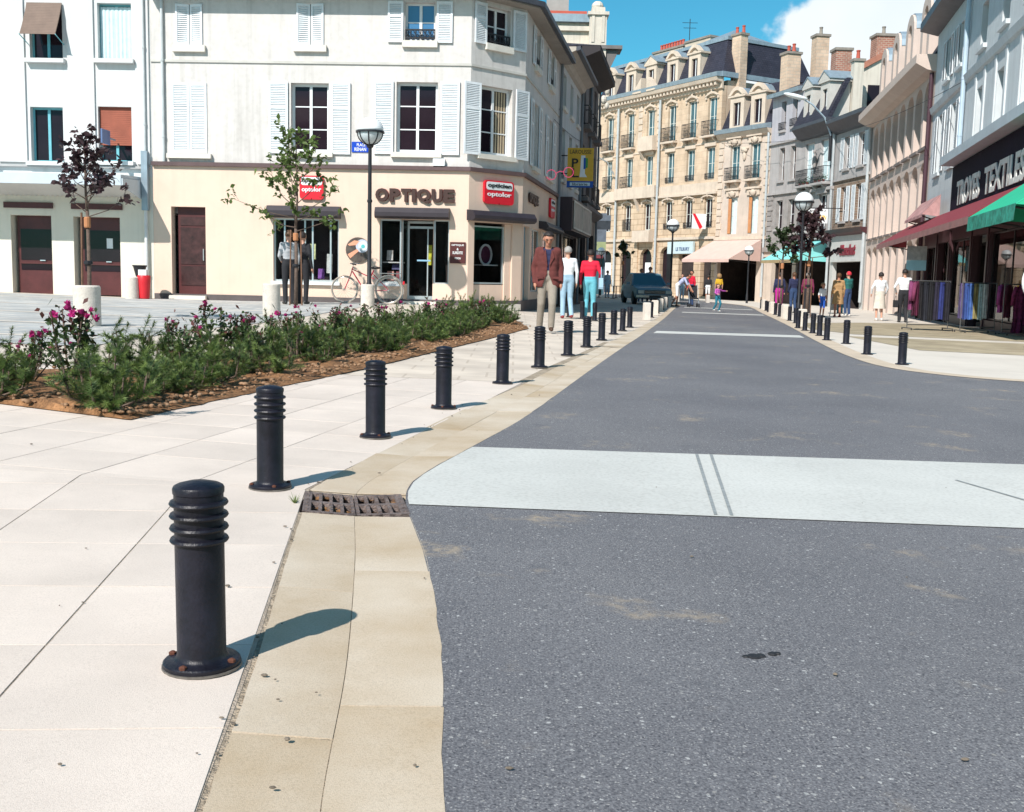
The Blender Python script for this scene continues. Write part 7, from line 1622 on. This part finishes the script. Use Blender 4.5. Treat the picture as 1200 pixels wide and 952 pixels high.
WHT = cm('white_cotton', (.70, .71, .72), .85, .05); NAVYC = cm('navy', (.02, .025, .07)); BEIGE_T = cm('stone_trousers', (.29, .25, .205)); DENIM = cm('pale_denim', (.30, .44, .55)); TURQ = cm('turquoise', (.13, .42, .50)); REDC = cm('red_knit', (.60, .012, .04)); BLACKC = cm('black_cloth', (.02, .02, .024)); GREYC = cm('grey_cloth', (.42, .43, .45)); TANC = cm('tan_cloth', (.40, .24, .11)); PURPC = cm('violet', (.50, .10, .42)); TEALC = cm('teal_trousers', (.02, .17, .24)); YELC = cm('ochre_top', (.55, .33, .02)); GRNC = cm('bottle_green', (.02, .13, .12)); BLUEC = cm('cobalt', (.02, .10, .48)); PALEC = cm('pale_blue_print', (.42, .46, .66)); JEAN = cm('dark_jeans', (.03, .06, .14))
# 1. the man in the brown jacket
walk = dict(kneeL=(.085, -.13, .50), ankL=(.08, -.06, .11), kneeR=(-.10, .0, .50), ankR=(-.11, .16, .10), elbL=(.235, .05, 1.14), wriL=(.235, -.02, .88), elbR=(-.24, .05, 1.13), wriR=(-.22, -.03, .88), head=(.0, -.055, 1.605), shL=(.160, 0, 1.40), shR=(-.160, 0, 1.40))
JK = cm('brown_jacket', (.125, .032, .028), .9, .22)
p1, J1_, rem, up_ = person('man in a brown jacket and stone trousers walking towards the camera with head bowed', .57, 18.78, 1.76, radians(2), NAVYC, BEIGE_T, SHB, HB, pose=walk, voxel=.011, headpitch=.45, skin=SKT)
jp = []
def jc(a, b, ra, rb): jp.append((Vector(a), Vector(b), ra, rb, 0))
jc((-.085, 0, .84), (.085, 0, .84), .128, .128); jc((-.078, 0, .93), (.078, 0, .93), .124, .124); jc((-.07, 0, 1.01), (.07, 0, 1.01), .120, .120); jc((-.064, 0, 1.10), (.064, 0, 1.10), .117, .117); jc((-.07, 0, 1.19), (.07, 0, 1.19), .119, .119); jc((-.078, .005, 1.28), (.078, .005, 1.28), .120, .120); jc((-.10, .008, 1.36), (.10, .008, 1.36), .112, .112); jc((-.158, .003, 1.405), (.158, .003, 1.405), .078, .078)
for s in 'LR':
    jc(J1_['sh'+s]+Vector((0, 0, .01)), J1_['elb'+s], .066, .056); jc(J1_['elb'+s], J1_['wri'+s]+Vector((0, 0, -.01)), .056, .047)
jm = rem(jp, .012, 26); bmj = bmesh.new(); bmj.from_mesh(jm); kill = []
for f in bmj.faces:
    c = f.calc_center_median(); n = f.normal
    if c.y < -.02 and abs(c.x) < .16:
        v_ = .012+max(0, (c.z-1.13))*.24 if c.z > 1.13 else .012+max(0, 1.02-c.z)*.42
        if abs(c.x) < v_ and abs(c.x) < .085: kill.append(f)
    if c.z < .785 and abs(c.x) < .2: kill.append(f)
    if c.z > 1.435 and abs(c.x) < .065: kill.append(f)
bmesh.ops.delete(bmj, geom=list(set(kill)), context='FACES'); bmj.to_mesh(jm); bmj.free(); jm.materials.clear(); jm.materials.append(JK); jm.polygons.foreach_set('use_smooth', [True]*len(jm.polygons))
jo = obj('jacket', jm, p1); sd_ = jo.modifiers.new('s', 'SOLIDIFY'); sd_.thickness = .008
for s in (-1, 1):
    obj('lapel', MB().add([(s*.015, -.140, 1.14), (s*.10, -.128, 1.30), (s*.075, -.115, 1.40), (s*.055, -.10, 1.45), (s*.035, -.128, 1.32)], [(0,1,2,3,4)]).mesh('lapel', JK), p1); obj('pocket_flap', MB().box(s*.14-.06, -.137, .93, s*.14+.06, -.122, .97).mesh('pocket_flap', JK), p1)
back = radians(180)
stand = dict(kneeL=(.10, -.02, .50), ankL=(.125, .02, .085))
person('grey haired man in white shirt and pale jeans walking away from the camera', 1.28, 26.2, 1.74, back+.15, WHT, DENIM, cm('shoe_red', (.22, .03, .03)), HG, pose=dict(kneeR=(-.09, -.06, .50), ankR=(-.10, .12, .10), elbL=(.29, .02, 1.16), wriL=(.20, -.14, 1.0)))
pr, *_ = person('person in red jumper and turquoise trousers walking beside the man in white', 1.86, 26.6, 1.70, back-.2, REDC, TURQ, SHB, HB, pose=dict(kneeL=(.09, -.1, .5), elbR=(-.27, .02, 1.15), wriR=(-.22, -.14, 1.0)))
tag(obj('shoulder_bag', MB().xprism([(-.14, -.15), (.14, -.15), (.16, -.10), (.11, .12), (-.11, .12), (-.16, -.10)], -.05, .05).tube([(0, -.1, .12), (0, -.05, .38), (0, .05, .38), (0, .1, .12)], .012, 6).mesh('shoulder_bag', DENIM), None, (2.12, 26.5, .86)), 'pale blue bag carried by the person in the red jumper', 'bag')
person('man in pale grey jacket and dark trousers standing left of the maple trunk', -5.32, 25.3, 1.72, back+.6, GREYC, BLACKC, SHK, HBR, pose=dict(elbL=(.22, -.06, 1.14), wriL=(.12, -.20, 1.05)))
person('person in black clothes half hidden behind the maple trunk', -5.06, 25.6, 1.70, back-.4, BLACKC, BLACKC, SHK, HB)
person('small child in violet top and teal trousers running across the road', 7.48, 39.5, 1.02, radians(35), PURPC, TEALC, SHW, HBR, child=True, pose=dict(kneeL=(.09, -.20, .55), ankL=(.09, -.05, .12), kneeR=(-.10, .0, .50), ankR=(-.11, .22, .18), elbL=(.40, -.02, 1.33), wriL=(.62, -.06, 1.33), elbR=(-.28, -.05, 1.2), wriR=(-.25, -.2, 1.15)), headpitch=.1)
bend_pose = dict(elbL=(.20, -.48, 1.0), wriL=(.12, -.62, .78), elbR=(-.20, -.48, 1.0), wriR=(-.12, -.62, .78), kneeL=(.10, .0, .50), ankL=(.12, .04, .085), kneeR=(-.10, -.02, .50), ankR=(-.20, .22, .085))
person('person in white shorts and pale print top bending over beside the parked car', 7.05, 46.5, 1.68, radians(70), PALEC, WHT, SHB, HB, skin=SKT, pose=bend_pose, sleeves='short', legs='shorts', lean=.85, headpitch=.5)
pm = thing('pushchair', 'small dark pushchair in front of the bending person', 'pushchair', (7.75, 46.4, gz(7.75, 46.4)))
obj('seat', MB().box(-.18, -.2, .35, .18, .2, .42).mesh('seat', BLACKC), pm); obj('backrest', MB().xprism([(.14, .42), (.30, .95), (.34, .95), (.2, .42)], -.18, .18).mesh('backrest', BLACKC), pm)
for sx in (-.2, .2): obj('handle', MB().tube([(sx, -.25, .12), (sx, .32, .95), (sx, .42, 1.0)], .012, 6).mesh('handle', ALU), pm); obj('wheel', MB().lathe([(.09, -.02), (.09, .02)], 12).mesh('wheel', IRON), pm, (sx, -.25, .09), rot=(0, pi/2, 0)); obj('wheel', MB().lathe([(.09, -.02), (.09, .02)], 12).mesh('wheel', IRON), pm, (sx, .25, .09), rot=(0, pi/2, 0))
person('person in red top standing behind the bending person', 8.15, 49.5, 1.62, radians(-60), REDC, JEAN, SHK, HB, skin=SKT)
person('woman in ochre top with big fair hair under the pink awning', 13.4, 70.5, 1.72, back, YELC, BLACKC, SHK, HBL, hairstyle='big', voxel=.02, fingers=False, sleeves='short')
person('person in dark top and white shorts under the pink awning', 12.6, 70.0, 1.66, back, BLACKC, WHT, SHK, HB, voxel=.02, fingers=False, legs='shorts', skin=SKT)
person('person in brown top and pale jeans near the pale blue shop board', 11.3, 72.5, 1.68, 0, cm('brown_top', (.12, .06, .04)), DENIM, SHK, HB, voxel=.02, fingers=False)
person('child in white shirt and cobalt shorts standing behind the right bollards', 11.2, 39.0, 1.22, radians(25), WHT, BLUEC, SHB, HBL, child=True, sleeves='short', legs='shorts', skin=SKT)
person('woman in tan dress seen from behind outside the pale shopfront', 12.0, 39.8, 1.62, back, TANC, TANC, cm('shoe_red', (.22, .03, .03)), HBR, legs='bare', skirt=(TANC, .52, 1.08, .20, .135), fat=1.12, skin=SKT)
person('man in bottle green jumper with red cap outside the pale shopfront', 13.1, 42.2, 1.74, back+.5, GRNC, JEAN, SHW, cm('cap_red', (.55, .03, .05)), pose=dict(elbL=(.26, -.05, 1.14), wriL=(.08, -.22, 1.12), elbR=(-.26, -.05, 1.14), wriR=(-.08, -.22, 1.12)))
person('person in maroon top looking into the teal awning shop', 11.95, 43.8, 1.66, back-.3, cm('maroon_top', (.16, .02, .06)), BLACKC, SHK, HG, voxel=.018)
person('person in dark blue top beside the one in maroon', 11.3, 43.5, 1.64, back+.3, NAVYC, JEAN, SHK, HBR, voxel=.018, skin=SKT)
person('person in magenta trousers outside the teal awning shop', 10.6, 43.0, 1.60, back, NAVYC, cm('magenta_trousers', (.45, .02, .25)), SHK, HB, voxel=.018)
person('woman in white blouse and cream skirt walking away on the right pavement', 12.63, 37.1, 1.66, back+.1, WHT, cm('cream_skirt', (.60, .54, .46)), SHW, HB, legs='bare', skirt=(cm('cream_skirt', (.60, .54, .46)), .44, 1.06, .20, .13), pose=dict(elbL=(.30, -.02, 1.17), wriL=(.27, -.12, .98), elbR=(-.29, -.02, 1.17), wriR=(-.26, -.12, .98)), fat=1.05)
person('man in white shirt and black trousers walking away past the pink building', 13.05, 36.0, 1.78, back-.1, WHT, BLACKC, SHK, HB, pose=dict(elbR=(-.27, .03, 1.14), wriR=(-.28, -.06, .90), elbL=(.30, .0, 1.15), wriL=(.22, -.14, 1.0), kneeR=(-.1, -.08, .5), ankR=(-.1, .08, .09)))
tag(obj('handbag', MB().box(-.04, -.15, -.12, .04, .15, .12).tube([(0, -.1, .12), (0, -.06, .26), (0, .06, .26), (0, .1, .12)], .01, 5).mesh('handbag', BLACKC), None, (12.78, 35.95, gz(12.8, 36)+.62)), 'black bag carried by the man in white shirt and black trousers', 'bag')
person('person in dark clothes at the far left cafe tables', 4.6, 64.0, 1.62, 0, BLACKC, BLACKC, SHK, HB, voxel=.022, fingers=False)
person('person in pale denim clothes at the far left cafe tables', 5.45, 63.2, 1.60, .4, DENIM, DENIM, SHK, HB, voxel=.022, fingers=False)
person('person in dark clothes standing behind the parked car, left one', 6.35, 54.0, 1.66, .2, BLACKC, JEAN, SHK, HBR, voxel=.022, fingers=False, skin=SKT)
person('person in black clothes standing behind the parked car, right one', 6.85, 54.5, 1.78, -.2, BLACKC, BLACKC, SHK, HB, voxel=.022, fingers=False, skin=SKT)
